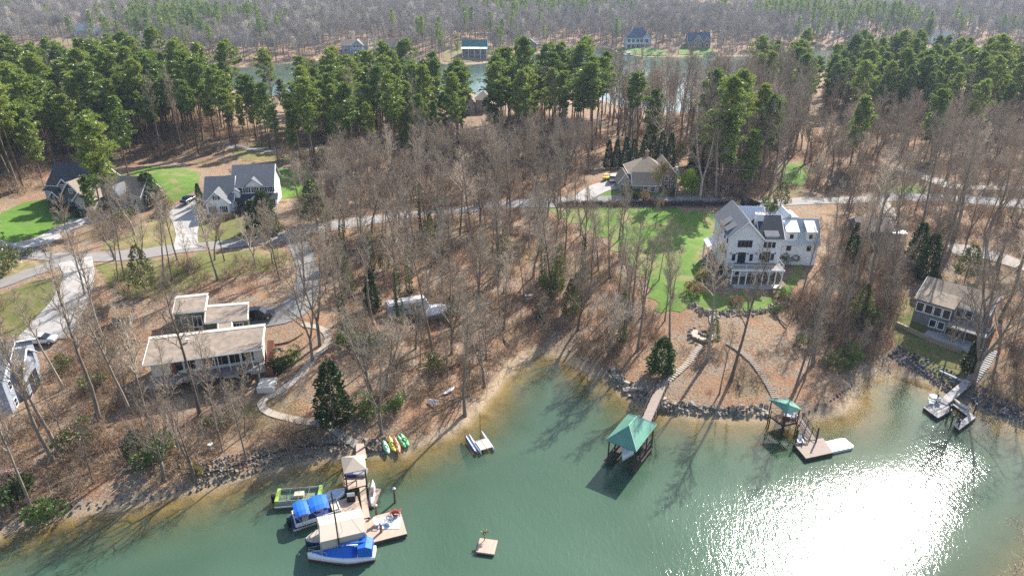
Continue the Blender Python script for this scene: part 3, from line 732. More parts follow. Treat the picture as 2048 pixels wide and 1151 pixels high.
def roof_hip(m, x0, x1, y0, y1, ze, zr, ov=.4, t=.16, axis='x'):
    a, b, c, d = x0 - ov, x1 + ov, y0 - ov, y1 + ov
    if axis == 'x': h = (d - c) / 2; r0, r1 = (a + h, (c + d) / 2, zr), (b - h, (c + d) / 2, zr)
    else: h = (b - a) / 2; r0, r1 = ((a + b) / 2, c + h, zr), ((a + b) / 2, d - h, zr)
    B = [(a, c, ze), (b, c, ze), (b, d, ze), (a, d, ze)]
    L = [(x, y, z + t) for x, y, z in B]
    v = B + L + [r0, r1]
    f = [(3,2,1,0), (0,1,5,4), (1,2,6,5), (2,3,7,6), (3,0,4,7)]
    f += [(4,5,9,8), (5,6,9), (6,7,8,9), (7,4,8)] if axis == 'x' else [(4,5,8), (5,6,9,8), (6,7,9), (7,4,8,9)]
    m.add(v, f)
def wing(root, x0, x1, y0, y1, z0, ze, zr, axis, wm, rm, ov=.35, hip=False, fascia=None):
    w_ = MB()
    if hip: w_.box(x0, x1, y0, y1, z0, ze)
    else: wall_gable(w_, x0, x1, y0, y1, z0, ze, zr, axis)
    w_.build('wall', wm, root); r_ = MB()
    if hip: roof_hip(r_, x0, x1, y0, y1, ze, zr, ov, axis=axis)
    else: roof_gable(r_, x0, x1, y0, y1, ze, zr, axis, ov)
    ro = r_.build('roof', rm, root)
    if fascia:      # pale boards along the eaves and rakes
        f = MB(); k = .14
        if hip:
            f.box(x0-ov-.03, x1+ov+.03, y0-ov-.06, y0-ov, ze-.06, ze+.15); f.box(x0-ov-.06, x0-ov, y0-ov, y1+ov, ze-.06, ze+.15); f.box(x1+ov, x1+ov+.06, y0-ov, y1+ov, ze-.06, ze+.15)
        elif axis == 'y':
            xm = (x0+x1)/2; s = (zr-ze)/(xm-x0); d = ov*s
            for sx, e in ((x0-ov, -1), (x1+ov, 1)): f.tube([(sx, y0-ov-.05, ze-d+.02), (xm, y0-ov-.05, zr+.02)], k, 4); f.tube([(sx, y0-ov, ze-d), (sx, y1+ov, ze-d)], .09, 4)
        else:
            ym = (y0+y1)/2; s = (zr-ze)/(ym-y0); d = ov*s
            for sx in (x0-ov-.05, x1+ov+.05): f.tube([(sx, y0-ov, ze-d+.02), (sx, ym, zr+.02)], k, 4); f.tube([(sx, y1+ov, ze-d+.02), (sx, ym, zr+.02)], k, 4)
            f.tube([(x0-ov, y0-ov-.04, ze-d), (x1+ov, y0-ov-.04, ze-d)], .10, 4)
        f.build('fascia', fascia, ro)
    return ro
_win = {}
def win(root, face, a, z0, w, h, at, nx=2, ny=2, shut=None, frame=None, name='window', fw=.09, handle=False):
    frame = frame or WTRIM; key = (w, h, nx, ny, frame.name, fw)
    if key not in _win:
        m = MB(); d0, d1 = -.07, .02
        m.box(-w/2-fw, w/2+fw, d0-.01, d1, h, h+fw); m.box(-w/2-fw, w/2+fw, d0-.04, d1, -fw, 0); m.box(-w/2-fw, -w/2, d0, d1, 0, h); m.box(w/2, w/2+fw, d0, d1, 0, h)
        for i in range(1, nx): x = -w/2 + w*i/nx; m.box(x-.022, x+.022, d0+.02, d1, 0, h)
        for i in range(1, ny): z = h*i/ny; m.box(-w/2, w/2, d0+.022, d1, z-.022, z+.022)
        me = m.mesh(name); me.materials.append(frame)
        p = MB().box(-w/2, w/2, -.03, .0, 0, h).mesh('pane'); p.materials.append(GLASS); _win[key] = (me, p)
    me, p = _win[key]; rz = {'f': 0, 'l': -math.pi/2, 'r': math.pi/2, 'b': math.pi}[face]
    o = link(name, me, None, root); o.rotation_euler = (0, 0, rz); o.location = (a, at, z0) if face in 'fb' else (at, a, z0)
    link('pane', p, None, o)
    if shut:
        k = ('sh', h, shut.name)
        if k not in _win:
            m = MB(); m.box(-.17, .17, -.06, -.005, 0, h)
            for i in range(int(h / .16)): m.box(-.13, .13, -.075, -.06, .06 + i * .16, .15 + i * .16)
            me = m.mesh('shutter'); me.materials.append(shut); _win[k] = me
        for s in (-1, 1): q = link('shutter', _win[k], None, o); q.location = (s * (w/2 + fw + .19), 0, 0)
    if handle: MB().tube([(.08, -.12, h*.45), (.08, -.12, h*.55)], .025, 5).build('handle', BLACK, o)
    return o
def chimney(root, x0, x1, y0, y1, z0, z1, mat, pots=1):
    c = MB().box(x0, x1, y0, y1, z0, z1).box(x0-.1, x1+.1, y0-.1, y1+.1, z1-.25, z1-.05).build('chimney', mat, root)
    for i in range(pots):
        x = x0 + (x1 - x0) * (i + .5) / pots; MB().tube([(x, (y0+y1)/2, z1), (x, (y0+y1)/2, z1+.4)], [.16, .13], 8).build('flue', CONCW, c)
def rail(root, pts, h, mat, post=1.6, bal=.22, name='railing', t=.04):
    """railing along a polyline of 3-D points: top and bottom rail, posts, balusters"""
    m = MB()
    for a, b in zip(pts[:-1], pts[1:]):
        a, b = np.array(a, float), np.array(b, float); L = np.linalg.norm(b - a); up = np.array([0, 0, 1])
        m.tube([a + up*h, b + up*h], t*1.25, 4); m.tube([a + up*.12, b + up*.12], t*.8, 4)
        n = max(1, round(L / post))
        for i in range(n + 1): p = a + (b - a)*i/n; m.tube([p, p + up*(h + .08)], t*1.5, 4)
        if bal:
            n = int(L / bal)
            for i in range(1, n): p = a + (b - a)*i/n; m.tube([p + up*.12, p + up*h], t*.4, 3, False)
    return m.build(name, mat, root)
def site(px, py, rz, name, label, cat='house', dz=0):
    q = G(px, py); return empty(name, (q[0], q[1], q[2] + dz), rz, label, cat)
def keep_clear(root, x0, x1, y0, y1):
    c, s = math.cos(root.rotation_euler[2]), math.sin(root.rotation_euler[2]); X, Y = root.location[0], root.location[1]
    NO_TREES.append([(X + c*x - s*y, Y + s*x + c*y) for x, y in ((x0, y0), (x1, y0), (x1, y1), (x0, y1))])

# ---- white farmhouse above the lawn
D = site(1466, 567, R(-3), 'farmhouse', 'large white farmhouse with grey roofs, raised deck and dark windows beside the broad lawn')
keep_clear(D, -4, 20, -3, 17)
DZ = 3.1; W0 = 3.0          # deck level, front wall plane
wing(D, -.9, 5.0, W0, W0+12.5, -1.5, DZ+5.3, DZ+8.3, 'y', WHITE, SH_GREY, .35, fascia=WTRIM)
wing(D, 2.6, 7.6, W0+8.3, W0+13, -1.5, DZ+5.2, DZ+7.7, 'x', WHITE, METALW, .3, fascia=WTRIM)  # white roof colour stands in for sunlight on this rear slope
wing(D, 5.0, 9.0, W0+.5, W0+8.2, -1.5, DZ+5.0, DZ+8.0, 'x', WHITE, SH_DARK, .3, fascia=WTRIM)  # shade of the unlit front slope painted in as charcoal
m = MB(); m.slab([(5.6, W0+.1, DZ+5.35), (8.3, W0+.1, DZ+5.35), (8.3, W0+2.6, DZ+6.35), (5.6, W0+2.6, DZ+6.35)], .12); dm = m.build('dormer_roof', SH_GREY, D)
MB().box(5.75, 8.15, W0+.32, W0+2.5, DZ+4.2, DZ+5.42).build('dormer_wall', WHITE, dm)
wing(D, 9.0, 17.8, W0+5.2, W0+11.2, -1.5, DZ+2.3, DZ+6.2, 'x', WHITE, METAL, .3, fascia=WTRIM)
for x0, x1 in ((11.3, 13.5), (15.3, 16.9)):
    r = MB(); r.slab([(x0-.2, W0+4.9, DZ+4.55), (x1+.2, W0+4.9, DZ+4.55), (x1+.2, W0+8.3, DZ+6.15), (x0-.2, W0+8.3, DZ+6.15)], .12); r = r.build('dormer_roof', METALW, D)
    MB().box(x0, x1, W0+5.3, W0+7.9, DZ+2.3, DZ+4.6).build('dormer_wall', WHITE, r); win(D, 'f', (x0+x1)/2, DZ+3.2, .55, .75, W0+5.3, 2, 2, frame=BLACK, fw=.05)
wing(D, 11.4, 13.2, W0+8.4, W0+13, DZ+2, DZ+5.4, DZ+7.2, 'y', WHITE, METALW, .25)
for i in range(2):      # shed dormers on the long left slope
    y0 = W0 + 1.6 + i * 3.2; m = MB(); m.slab([(-1.15, y0+2.4, DZ+5.65), (-1.15, y0, DZ+5.65), (.75, y0, DZ+7.05), (.75, y0+2.4, DZ+7.05)], .1); m.build('dormer_roof', SH_GREY, D)
m = MB(); m.slab([(-4.0, W0+7.5, DZ+1.7), (-4.0, W0+3.2, DZ+1.7), (-.95, W0+3.2, DZ+2.9), (-.95, W0+7.5, DZ+2.9)], .12); m.build('porch_roof', METALW, D)
for y in (W0+3.5, W0+7.2): MB().box(-3.9, -3.65, y-.12, y+.12, -1, DZ+1.7).build('porch_post', WTRIM, D)
chimney(D, 4.4, 5.8, W0+3.2, W0+4.3, DZ+4, DZ+8.7, WHITE, 2)
for k in range(4): win(D, 'f', 1.0 + k*.68, DZ+3.25, .52, 1.25, W0, 2, 3, frame=BLACK, fw=.05)
for k in range(3): win(D, 'f', 6.0 + k*.78, DZ+3.05, .5, 1.25, W0+.5, 2, 3, frame=BLACK, fw=.05)
for x, at in ((1.75, W0), (6.45, W0+.5)): win(D, 'f', x, DZ+.06, 1.35, 2.0, at, 2, 3, frame=BLACK, name='door', fw=.06, handle=True)
for x, at in ((.25, W0), (3.55, W0), (5.35, W0+.5), (7.65, W0+.5)): win(D, 'f', x, DZ+.5, .5, 1.25, at, 2, 3, frame=BLACK, fw=.05)
for y, z in ((W0+1.5, 3.6), (W0+3.6, 3.7), (W0+6.4, 3.7), (W0+1.5, .7), (W0+3.5, .7), (W0+6, .6)): win(D, 'l', y, DZ+z, .6, 1.3, -.9, 2, 3, frame=BLACK, fw=.05)
win(D, 'f', 12.2, DZ+.7, .75, 1.3, W0+5.2, 2, 3, frame=BLACK, fw=.05); win(D, 'f', 16.1, DZ+.7, .7, 1.2, W0+5.2, 2, 3, frame=BLACK, fw=.05)
for x in (1.4, 3.6, 6.8, 8.6): win(D, 'f', x, .6, .7, 1.1, W0 if x < 5 else W0+.5, 2, 2, frame=BLACK, fw=.05)
for x, at in ((-.4, W0), (.75, W0), (2.8, W0), (4.4, W0), (5.05, W0+.5), (8.1, W0+.5)): MB().box(x-.07, x+.07, at-.16, at, DZ+1.75, DZ+2.05).build('wall_lamp', BLACK, D)
MB().box(-.6, 9.0, -.3, W0, DZ-.18, DZ).build('deck', DECK, D)
MB().box(-.7, 9.1, -.42, -.3, DZ-.32, DZ+.02).build('deck_beam', WTRIM, D)
for k, x in enumerate((-.5, .9, 2.2, 3.9, 5.2, 6.4, 7.6, 8.8)):
    MB().box(x-.1, x+.1, -.25, -.05, -1.2, DZ-.18).build('deck_post', WTRIM, D)
for x in (-.5, 2.2, 3.9, 6.4, 8.8):
    m = MB()
    if x < 8: m.tube([(x+.05, -.15, DZ-1.1), (x+.85, -.15, DZ-.25)], .07, 4)
    if x > 0: m.tube([(x-.05, -.15, DZ-1.1), (x-.85, -.15, DZ-.25)], .07, 4)
    m.build('deck_brace', WTRIM, D)
rail(D, [(-.5, W0-.1, DZ), (-.5, -.2, DZ), (4.4, -.2, DZ), (8.9, -.2, DZ), (8.9, W0, DZ)], .85, WTRIM, 2.4, .3)
MB().box(-.3, 8.9, -1.6, W0, -.9, -.02).build('patio', CONCW, D)

# ---- dark shingled house behind the striped lawn
A = site(88, 414, R(-10), 'gabled_house', 'dark shingle house with several front gables behind the striped lawn'); A.scale = (.93, .93, .93)
keep_clear(A, -4, 27, -2, 14)
wing(A, 0, 13.5, 3.2, 12.5, -1.5, 5.2, 9.6, 'x', SHAKE, SH_DARK, .4, fascia=WTRIM)
wing(A, 6.6, 11.8, 0, 8, -1.5, 4.0, 7.0, 'y', SHAKE, SH_TAN, .4, fascia=WTRIM)
wing(A, 10.6, 14.6, -1.2, 5, -1.5, 3.0, 5.0, 'y', BEIGE, SH_TAN, .35, fascia=WTRIM)
wing(A, -3, 0.2, 4.5, 11, -1.5, 3.0, 4.8, 'x', BEIGE, SH_DARK, .35, fascia=WTRIM)
wing(A, 1.8, 4.2, .9, 4, -.5, 2.7, 3.9, 'y', SHAKE, SH_DARK, .3, fascia=WTRIM)
wing(A, 14, 25, 4, 11.5, -1.5, 3.2, 6.8, 'x', BEIGE, SH_TAN, .4, fascia=WTRIM)
wing(A, 17.5, 21.5, 2, 8, -1.5, 3.2, 5.8, 'y', BLUEG, SH_GREY, .35, fascia=WTRIM)
wing(A, 4.2, 7.0, 2.2, 6, 4, 5.6, 7.0, 'y', SHAKE, SH_DARK, .3, fascia=WTRIM)
for x in (4.9, 6.0): win(A, 'f', x, 4.3, .7, 1.2, 2.2, 2, 2)
for x in (8.2, 9.2, 10.1): win(A, 'f', x, 1.0, .65, 1.5, 0, 2, 3)
for x in (11.6, 12.5, 13.4): win(A, 'f', x, .8, .6, 1.4, -1.2, 2, 3)
win(A, 'f', 9.2, 4.2, .9, 1.1, 0, 2, 2); win(A, 'f', 3.0, -.3, 1.0, 2.1, 3.2, 1, 3, name='door', handle=True); win(A, 'f', 15.6, .8, .9, 1.3, 4, 2, 3); win(A, 'f', 19.5, .3, 2.6, 2.0, 2, 4, 3, name='garage_door'); win(A, 'f', 23.3, .8, .9, 1.3, 4, 2, 3); win(A, 'l', 7.5, .8, .9, 1.2, -3, 2, 2)
for x in (1.9, 4.1): MB().tube([(x, 1.0, -1), (x, 1.0, 2.7)], .11, 8).build('porch_column', WTRIM, A)
chimney(A, 12.2, 13.2, 8.5, 9.6, 6, 11.0, CONCW)

# ---- white colonial house
B = site(412, 432, R(8), 'colonial_house', 'white colonial house with grey roof and black shutters beside the concrete drive'); B.scale = (.92, .92, .94)
keep_clear(B, -3, 19, -3, 15)
wing(B, 0, 6.6, 1.5, 11, -1.5, 3.5, 8.0, 'x', WHITE, SH_GREY, .35, fascia=WTRIM)
wing(B, .5, 5.9, 0, 6, -1.5, 3.4, 6.0, 'y', WHITE, SH_GREY, .4, fascia=WTRIM)
wing(B, 6.4, 16.2, 4.2, 13.4, -1.5, 6.0, 10.0, 'x', WHITE, SH_GREY, .35, fascia=WTRIM)
m = MB(); wall_gable(m, 9.6, 13.4, 3.75, 7.5, 5.9, 6.1, 7.7, 'y'); m.build('pediment', WTRIM, B); m = MB(); roof_gable(m, 9.4, 13.6, 3.6, 7.5, 6.05, 7.75, 'y', .2, .1); m.build('roof', SH_GREY, B)
m = MB(); m.slab([(6.5, 2.2, 2.75), (17.2, 2.2, 2.75), (17.2, 4.2, 3.85), (6.5, 4.2, 3.85)], .14); m.build('porch_roof', SH_DARK, B)
m = MB(); wall_gable(m, 10.2, 12.8, 1.9, 3.2, 2.6, 2.8, 3.7, 'y'); m.build('porch_gable', WTRIM, B)
for x in (6.9, 9.4, 11.9, 14.4, 16.8): MB().box(x-.09, x+.09, 2.3, 2.48, -1, 2.75).build('porch_post', WTRIM, B)
for x in (7.7, 9.7, 11.7, 13.7, 15.6): win(B, 'f', x, 4.25, .8, 1.25, 4.2, 2, 2, shut=BLACK)
for x in (7.8, 9.9, 14.0, 15.8): win(B, 'f', x, .7, .8, 1.5, 4.2, 2, 2, shut=BLACK)
win(B, 'f', 11.9, .1, 1.0, 2.1, 4.2, 1, 3, name='door', frame=BLACK, handle=True)
win(B, 'f', 3.2, 4.0, .7, .95, 0, 2, 2, shut=BLACK)
for x in (1.9, 4.5): win(B, 'f', x, .8, .85, 1.5, 0, 2, 2, shut=BLACK)
win(B, 'l', 4.5, .8, .85, 1.3, 0, 2, 2, shut=BLACK); win(B, 'l', 8.5, .8, .85, 1.3, 0, 2, 2, shut=BLACK)
wing(B, 6.3, 8.2, 2.6, 5, 3.5, 4.9, 5.6, 'y', WHITE, SH_GREY, .25)

# ---- hip roofed house with the golden tree
Cc = site(1262, 390, R(0), 'hip_roofed_house', 'tan hip roofed house behind a golden budding tree and small green lawn')
keep_clear(Cc, -5, 14, -1, 15)
wing(Cc, 0, 9.2, 4, 12, -1.5, 4.4, 7.6, 'x', BEIGE, SH_TAN, .45, hip=True, fascia=WTRIM)
wing(Cc, 6.6, 11.6, 2.8, 10.5, -1.5, 4.3, 7.3, 'y', BRICK, SH_TAN, .4, fascia=WTRIM)
wing(Cc, .6, 6.8, .6, 5, -1.5, 2.7, 4.9, 'x', BEIGE, SH_TAN, .4, fascia=WTRIM)
wing(Cc, -2.6, .2, 3, 8, -1.5, 2.6, 4.6, 'y', BEIGE, SH_TAN, .35, hip=False, fascia=WTRIM)
for x in (7.5, 9.1, 10.7): win(Cc, 'f', x, 2.9, .8, 1.1, 2.8, 2, 2); win(Cc, 'f', x, .4, .8, 1.5, 2.8, 2, 2)
for x in (1.8, 3.6, 5.4): win(Cc, 'f', x, .7, .9, 1.2, .6, 2, 2)
win(Cc, 'f', -1.6, .5, 1.2, 1.3, 3, 2, 2); win(Cc, 'f', 2.6, 3.2, .8, 1.0, 4, 2, 2)
chimney(Cc, 4.6, 5.4, 9, 9.8, 6, 8.8, BRICK)

# ---- small brown roofed house in the woods
E = site(1718, 481, R(-2), 'ranch_house', 'small low house with brown roof and four white windows among bare trunks')
keep_clear(E, -1, 10, -1, 8)
wing(E, 0, 6.4, 0, 6.5, -1.5, 2.5, 4.2, 'x', GREYS, SH_BROWN, .4, fascia=WTRIM)
wing(E, 6.4, 9.6, 1.5, 6.5, -1.5, 2.2, 3.2, 'y', GREYS, SH_BROWN, .3)
for x in (1.4, 2.5, 4.0, 5.0): win(E, 'f', x, .9, .75, 1.0, 0, 2, 1)
m = MB(); m.slab([(6.6, -.6, 1.9), (9.6, -.6, 1.9), (9.6, 1.4, 2.2), (6.6, 1.4, 2.2)], .08); m.build('awning', METALW, E); MB().box(6.7, 9.5, -.5, 1.5, -.6, .05).build('step', CONCW, E)

# ---- grey lake house on the right bank
qa, qb = G(1822, 641), G(1890, 666); rzF = math.atan2(qb[1]-qa[1], qb[0]-qa[0])
F = empty('lake_house', (qa[0], qa[1], min(qa[2], qb[2])), rzF, 'grey two storey lake house with wide white framed windows above the rocky shore', 'house')
LF = float(np.hypot(*(qb - qa)[:2])); keep_clear(F, -2, LF+8, -5, 11)
wing(F, 0, LF+4.6, 1.8, 9.6, -1.5, 5.0, 6.9, 'x', GREYS, SH_TAN, .45, fascia=WTRIM)
MB().box(0, LF, 0, 2.2, -1.5, 4.75).build('bay_wall', GREYS, F)
m = MB(); m.slab([(-.4, -.5, 4.75), (LF+.4, -.5, 4.75), (LF+.4, 3.2, 5.75), (-.4, 3.2, 5.75)], .13); m.build('roof', SH_TAN, F)
for k in range(4): win(F, 'f', .1 + LF*(k+.5)/4, 2.65, LF/4-.32, 1.55, 0, 1, 1, fw=.13)
for k in range(2): win(F, 'f', LF*(.60 + .235*k), .5, LF/5-.2, 1.25, 0, 1, 1, fw=.13)
for y in (2.8, 5.6): win(F, 'l', y+.3, 2.8, 1.1, 1.2, 0, 2, 1)
for k in range(3): win(F, 'f', LF+.9+k*1.35, 2.9, 1.0, 1.5, 1.8, 1, 1, fw=.1)
MB().box(LF+.03, LF+6.2, -2.4, 1.8, 2.3, 2.5).build('deck', DECK, F)
for x in (LF+.3, LF+3.2, LF+6.0): MB().box(x-.09, x+.09, -2.3, -2.1, -1.5, 2.3).build('deck_post', DECK, F)
rail(F, [(LF+.1, -2.3, 2.5), (LF+6.1, -2.3, 2.5), (LF+6.1, 1.8, 2.5)], .95, plain('dark_rail', (.09, .09, .09)), 1.6, .3)
MB().box(LF*.55, LF+5, -3.2, -.05, -.8, -.02).build('patio', CONCW, F)

# ---- flat roofed modern house on the left bank (roof corners traced in the photograph at their own heights)
FL_ROOF = plain('pebbled_flat_roof', (.255, .205, .16), .95, .38, .9, bumpk=.5); CREAM = plain('cream_fascia', (.66, .60, .50), .7, .06); DGREEN = plain('dark_green_siding', (.10, .13, .09), .75, .12, 2, stripe=(0, .3, .1)); RWOOD = plain('red_brown_boards', (.19, .075, .05), .7, .2, 3)
gx = atz(405, 690, 8.0); MH = empty('modern_house', (gx[0], gx[1], hz(gx[0], gx[1])), R(4), 'long flat roofed modern house with pale parapet and terrace on the left bank', 'house')
_mi = Matrix.Rotation(-R(4), 3, 'Z')
def ml(px, py, z):
    q = atz(px, py, z); v = _mi @ Vector((q[0]-MH.location[0], q[1]-MH.location[1], 0)); return (v.x, v.y, z - MH.location[2])
def quad_roof(c, z, t=.28, base=None, up=None):
    p = [ml(x, y, z + (dz if dz else 0)) for (x, y, dz) in c]
    xs = [q[0] for q in p]; ys = [q[1] for q in p]
    r = MB().slab(p, t).build('roof', FL_ROOF, MH)
    e = MB()
    e.slab([np.array(p[3]) + (-.12, -.05, t-.02), np.array(p[2]) + (.12, -.05, t-.02), np.array(p[2]) + (.12, .5, t+.16), np.array(p[3]) + (-.12, .5, t+.16)], .1)
    for a, b in ((0, 1), (1, 2), (3, 0)): e.tube([np.array(p[a]) + (0, 0, t*.5), np.array(p[b]) + (0, 0, t*.5)], .2, 4)
    e.build('parapet', CREAM, r)
    return p
pm = quad_roof([(285, 733, 0), (523, 700, 0), (529, 655, .5), (299, 682, .5)], 8.6)
pu = quad_roof([(345, 629, 0), (410, 623, 0), (415, 593, .3), (351, 600, .3)], 9.6)
pl = quad_roof([(410, 648, 0), (495, 640, 0), (496, 611, .3), (411, 618, .3)], 8.9)
px_ = quad_roof([(437, 668, 0), (465, 664, 0), (462, 640, 0), (436, 643, 0)], 8.7)
def inset_wall(p, dz0, inset, mat, front=0.6, name='wall'):
    xs = sorted(q[0] for q in p); ys = sorted(q[1] for q in p); z1 = min(q[2] for q in p)
    c = [np.array(q) for q in p]; mid = sum(c) / 4
    s = [q + (mid - q) * np.array([inset, inset, 0]) for q in c]; s[0][1] += front; s[1][1] += front
    return MB().prism([(q[0], q[1]) for q in s], dz0, z1 + .03).build(name, mat, MH), s
wm_, sm_ = inset_wall(pm, -2.5, .04, CREAM, 1.3); wu_, su_ = inset_wall(pu, -2, .03, DGREEN, .2); wl_, sl_ = inset_wall(pl, -2, .03, DGREEN, .3); inset_wall(px_, -2, .05, DGREEN, .2)
def wall_win(s, u, z, w, h, nx=2, frame=None, name='window'):
    a, b = s[0], s[1]; p = a + (b - a) * u; o = win(MH, 'f', p[0], z, w, h, p[1], nx, 1, frame=frame, name=name); o.rotation_euler[2] = math.atan2((b-a)[1], (b-a)[0]); return o
zb = pm[0][2]
for u, w, n in ((.22, 1.7, 2), (.34, 1.5, 2), (.50, 1.6, 2), (.62, 1.8, 2), (.74, 1.7, 2), (.86, 1.7, 2)): wall_win(sm_, u, zb-2.2, w, 1.7, n)
for u in (.28, .55, .8): wall_win(sm_, u, zb-4.9, 1.8, 1.6, 2)
wall_win(su_, .3, pu[0][2]-1.9, .9, 1.1); wall_win(su_, .7, pu[0][2]-2.6, 1.3, 1.8); wall_win(sl_, .75, pl[0][2]-1.3, 1.5, .8, 3)
dk = [np.array(sm_[0]) + (0, -2.6, 0), np.array(sm_[1]) + (0, -2.6, 0), np.array(sm_[1]) + (0, -.02, 0), np.array(sm_[0]) + (0, -.02, 0)]
MB().prism([(q[0], q[1]) for q in dk], zb-2.9, zb-2.7).build('terrace', DECK, MH)
rail(MH, [(dk[0][0]+5, dk[0][1]+.9, zb-2.7), (dk[1][0], dk[1][1], zb-2.7), (dk[1][0], dk[2][1], zb-2.7)], .9, RWOOD, 2.4, .4)
for u in (.03, .2, .42, .64, .84, .98):
    p = dk[0] + (dk[1]-dk[0]) * u; MB().box(p[0]-.1, p[0]+.1, p[1]+.05, p[1]+.25, -3, zb-2.9).build('terrace_post', DECK, MH)
for u in (.2,): p = sm_[0] + (sm_[1]-sm_[0])*u; MB().box(p[0]-.35, p[0]+.35, p[1]-.4, p[1], zb-4.5, zb).build('brick_pier', RWOOD, MH)
for u in (.62, .72, .82, .92): p = dk[0] + (dk[1]-dk[0])*u; MB().box(p[0]-.06, p[0]+.06, p[1]+1.2, p[1]+1.32, zb-2.7, zb).build('veranda_post', CREAM, MH)
MB().prism([(dk[1][0]-.2, dk[1][1]-2.2), (dk[1][0]+2.2, dk[1][1]-2.2), (dk[1][0]+2.2, dk[1][1]+.6), (dk[1][0]-.2, dk[1][1]+.6)], -2, zb-4.4).build('plinth', CREAM, MH)
for k in range(14): p = np.array(pm[1]) + (np.array(pm[2]) - np.array(pm[1])) * (k + .5) / 14; MB().box(p[0]+.15, p[0]+1.1, p[1]-.11, p[1]+.11, -.8 + k*.02, zb-3.2 - .0*k + .1 + .11*k).build('step', RWOOD, MH)
q = ml(376, 684, 9.2); MB().tube([(q[0], q[1], zb+.2), (q[0], q[1], zb+1.1)], .2, 8).tube([(q[0], q[1], zb+1.1), (q[0], q[1], zb+1.25)], [.32, .28], 8).build('flue', WTRIM, MH)
keep_clear(MH, min(q[0] for q in pm)-1, max(q[0] for q in pm)+1, min(q[1] for q in pm)-5, max(q[1] for q in pu)+1)

# ---- blue grey house at the left edge
H = site(26, 826, R(14.5), 'blue_grey_house', 'blue grey house with grey roof and tall dark openings beside the silver car drive')
keep_clear(H, -16, 2, -2, 14)
wing(H, -11, 0, 0, 11.5, -2, 5.6, 8.2, 'x', BLUEG, SH_GREY, .4, fascia=WTRIM)
wing(H, -6.5, 1.2, 3.4, 8, -2, 5.2, 6.9, 'x', BLUEG, SH_GREY, .35, fascia=WTRIM)
for y, z in ((5.0, .3), (6.6, .3)): win(H, 'r', y, z, 1.1, 2.6, 1.2, 1, 2, frame=BLACK, name='door')
for y, z in ((1.6, 3.0), (1.6, .2), (9.8, 3.0), (9.8, .3)): win(H, 'r', y, z, .8, 1.2, 0, 1, 2)
for x in (-2.2, -4.6, -7): win(H, 'f', x, 2.8, .8, 1.3, 0, 1, 2); win(H, 'f', x, -.2, .8, 1.3, 0, 1, 2)

# ---- houses across the far water and in the middle woods
def far_house(px, py, rz, name, label, ws, wins, wm, rm, trim=WTRIM, deck=None):
    o = site(px, py, R(rz), name, label)
    for (x0, x1, y0, y1, ze, zr, ax, hip) in ws: wing(o, x0, x1, y0, y1, -2, ze, zr, ax, wm, rm, .5, hip, trim)
    for (x, z, w_, h_, at) in wins: win(o, 'f', x, z, w_, h_, at, 2, 1, fw=.16)
    if deck:
        x0, x1, z, d = deck; MB().box(x0, x1, -d, 0, z-.25, z).build('deck', WTRIM, o); rail(o, [(x0, -d, z), (x1, -d, z)], 1.1, WTRIM, 3.5, 0, t=.09)
        n = 5
        for i in range(n): x = x0 + (x1-x0)*i/(n-1); MB().box(x-.15, x+.15, -d, -d+.3, -2, z).build('deck_post', WTRIM, o)
    keep_clear(o, min(w[0] for w in ws)-3, max(w[1] for w in ws)+3, -9, max(w[3] for w in ws)+3); return o
TEALR = plain('teal_metal_roof', (.03, .17, .16), .45, .08, .6, stripe=(0, .8, .06)); BLUER = plain('blue_slate', (.06, .09, .14), .6, .15, .6); BLUEM = plain('blue_metal_roof', (.05, .20, .33), .45, .08)
far_house(1252, 98, 0, 'lodge', 'far white lodge with tall blue hip roof and two storey porch', [(0, 20, 0, 13, 8, 15.5, 'x', True), (13, 19, -.5, 8, 8.2, 12, 'y', False)], [(x, z, 2.2, 2.6, 0) for x in (2, 5.5, 9, 12) for z in (.8, 4.8)] + [(16, 4.8, 2.2, 2.6, -.5)], plain('pale_siding', (.55, .57, .58), .7), BLUER, deck=(0, 15, 4.2, 3))
far_house(1376, 96, -2, 'twin_gabled_house', 'far brick house with dark blue roof and two white gables', [(0, 17, 1, 12, 5, 11, 'x', False), (4, 10.5, -.5, 7, 5, 9.4, 'y', False), (11.5, 17, -1, 7, 4.6, 8, 'y', False)], [(7.2, 5.3, 1.6, 1.6, -.5), (5.6, 1, 1.4, 2, -.5), (8.6, 1, 1.4, 2, -.5), (14.2, 1, 1.8, 2, -1), (2, 1.2, 1.6, 2, 1)], BRICK, BLUER)
o = far_house(925, 112, 0, 'barn', 'far open fronted barn with bright teal metal roof on a tan lawn', [(0, 17.5, 0, 9, 5.5, 10.5, 'x', False)], [(x, .8, 2.2, 2.4, 0) for x in (3, 7, 11, 15)], GREYS, TEALR)
m = MB(); m.slab([(-.6, -4, 5.0), (18.1, -4, 5.0), (18.1, .1, 5.9), (-.6, .1, 5.9)], .25); m.build('porch_roof', METALW, o)
for i in range(5): MB().box(i*4.3, i*4.3+.3, -3.8, -3.5, -2, 5).build('porch_post', WTRIM, o)
far_house(683, 108, 4, 'gabled_cottage', 'far grey blue cottage with white trimmed front gable', [(0, 20, 3, 12, 6, 9.5, 'x', False), (8, 17, 0, 9, 6, 10, 'y', False)], [(x, z, 1.8, 2, 0) for x in (10, 12.5, 15) for z in (1, 4.4)] + [(3, 1.5, 2, 2, 3)], BLUEG, SH_TAN, deck=(7.5, 17.5, 3.6, 2.5))
far_house(764, 108, -3, 'brown_cottage', 'far brown cottage with pale tan roof half hidden by trees', [(0, 19, 0, 11, 5.2, 10, 'x', False), (12, 18, -2, 6, 5, 8.5, 'y', False)], [(3, 1.2, 1.8, 2, 0), (7, 1.2, 1.8, 2, 0), (15, 1.2, 1.8, 2, -2)], BRICK, SH_TAN)
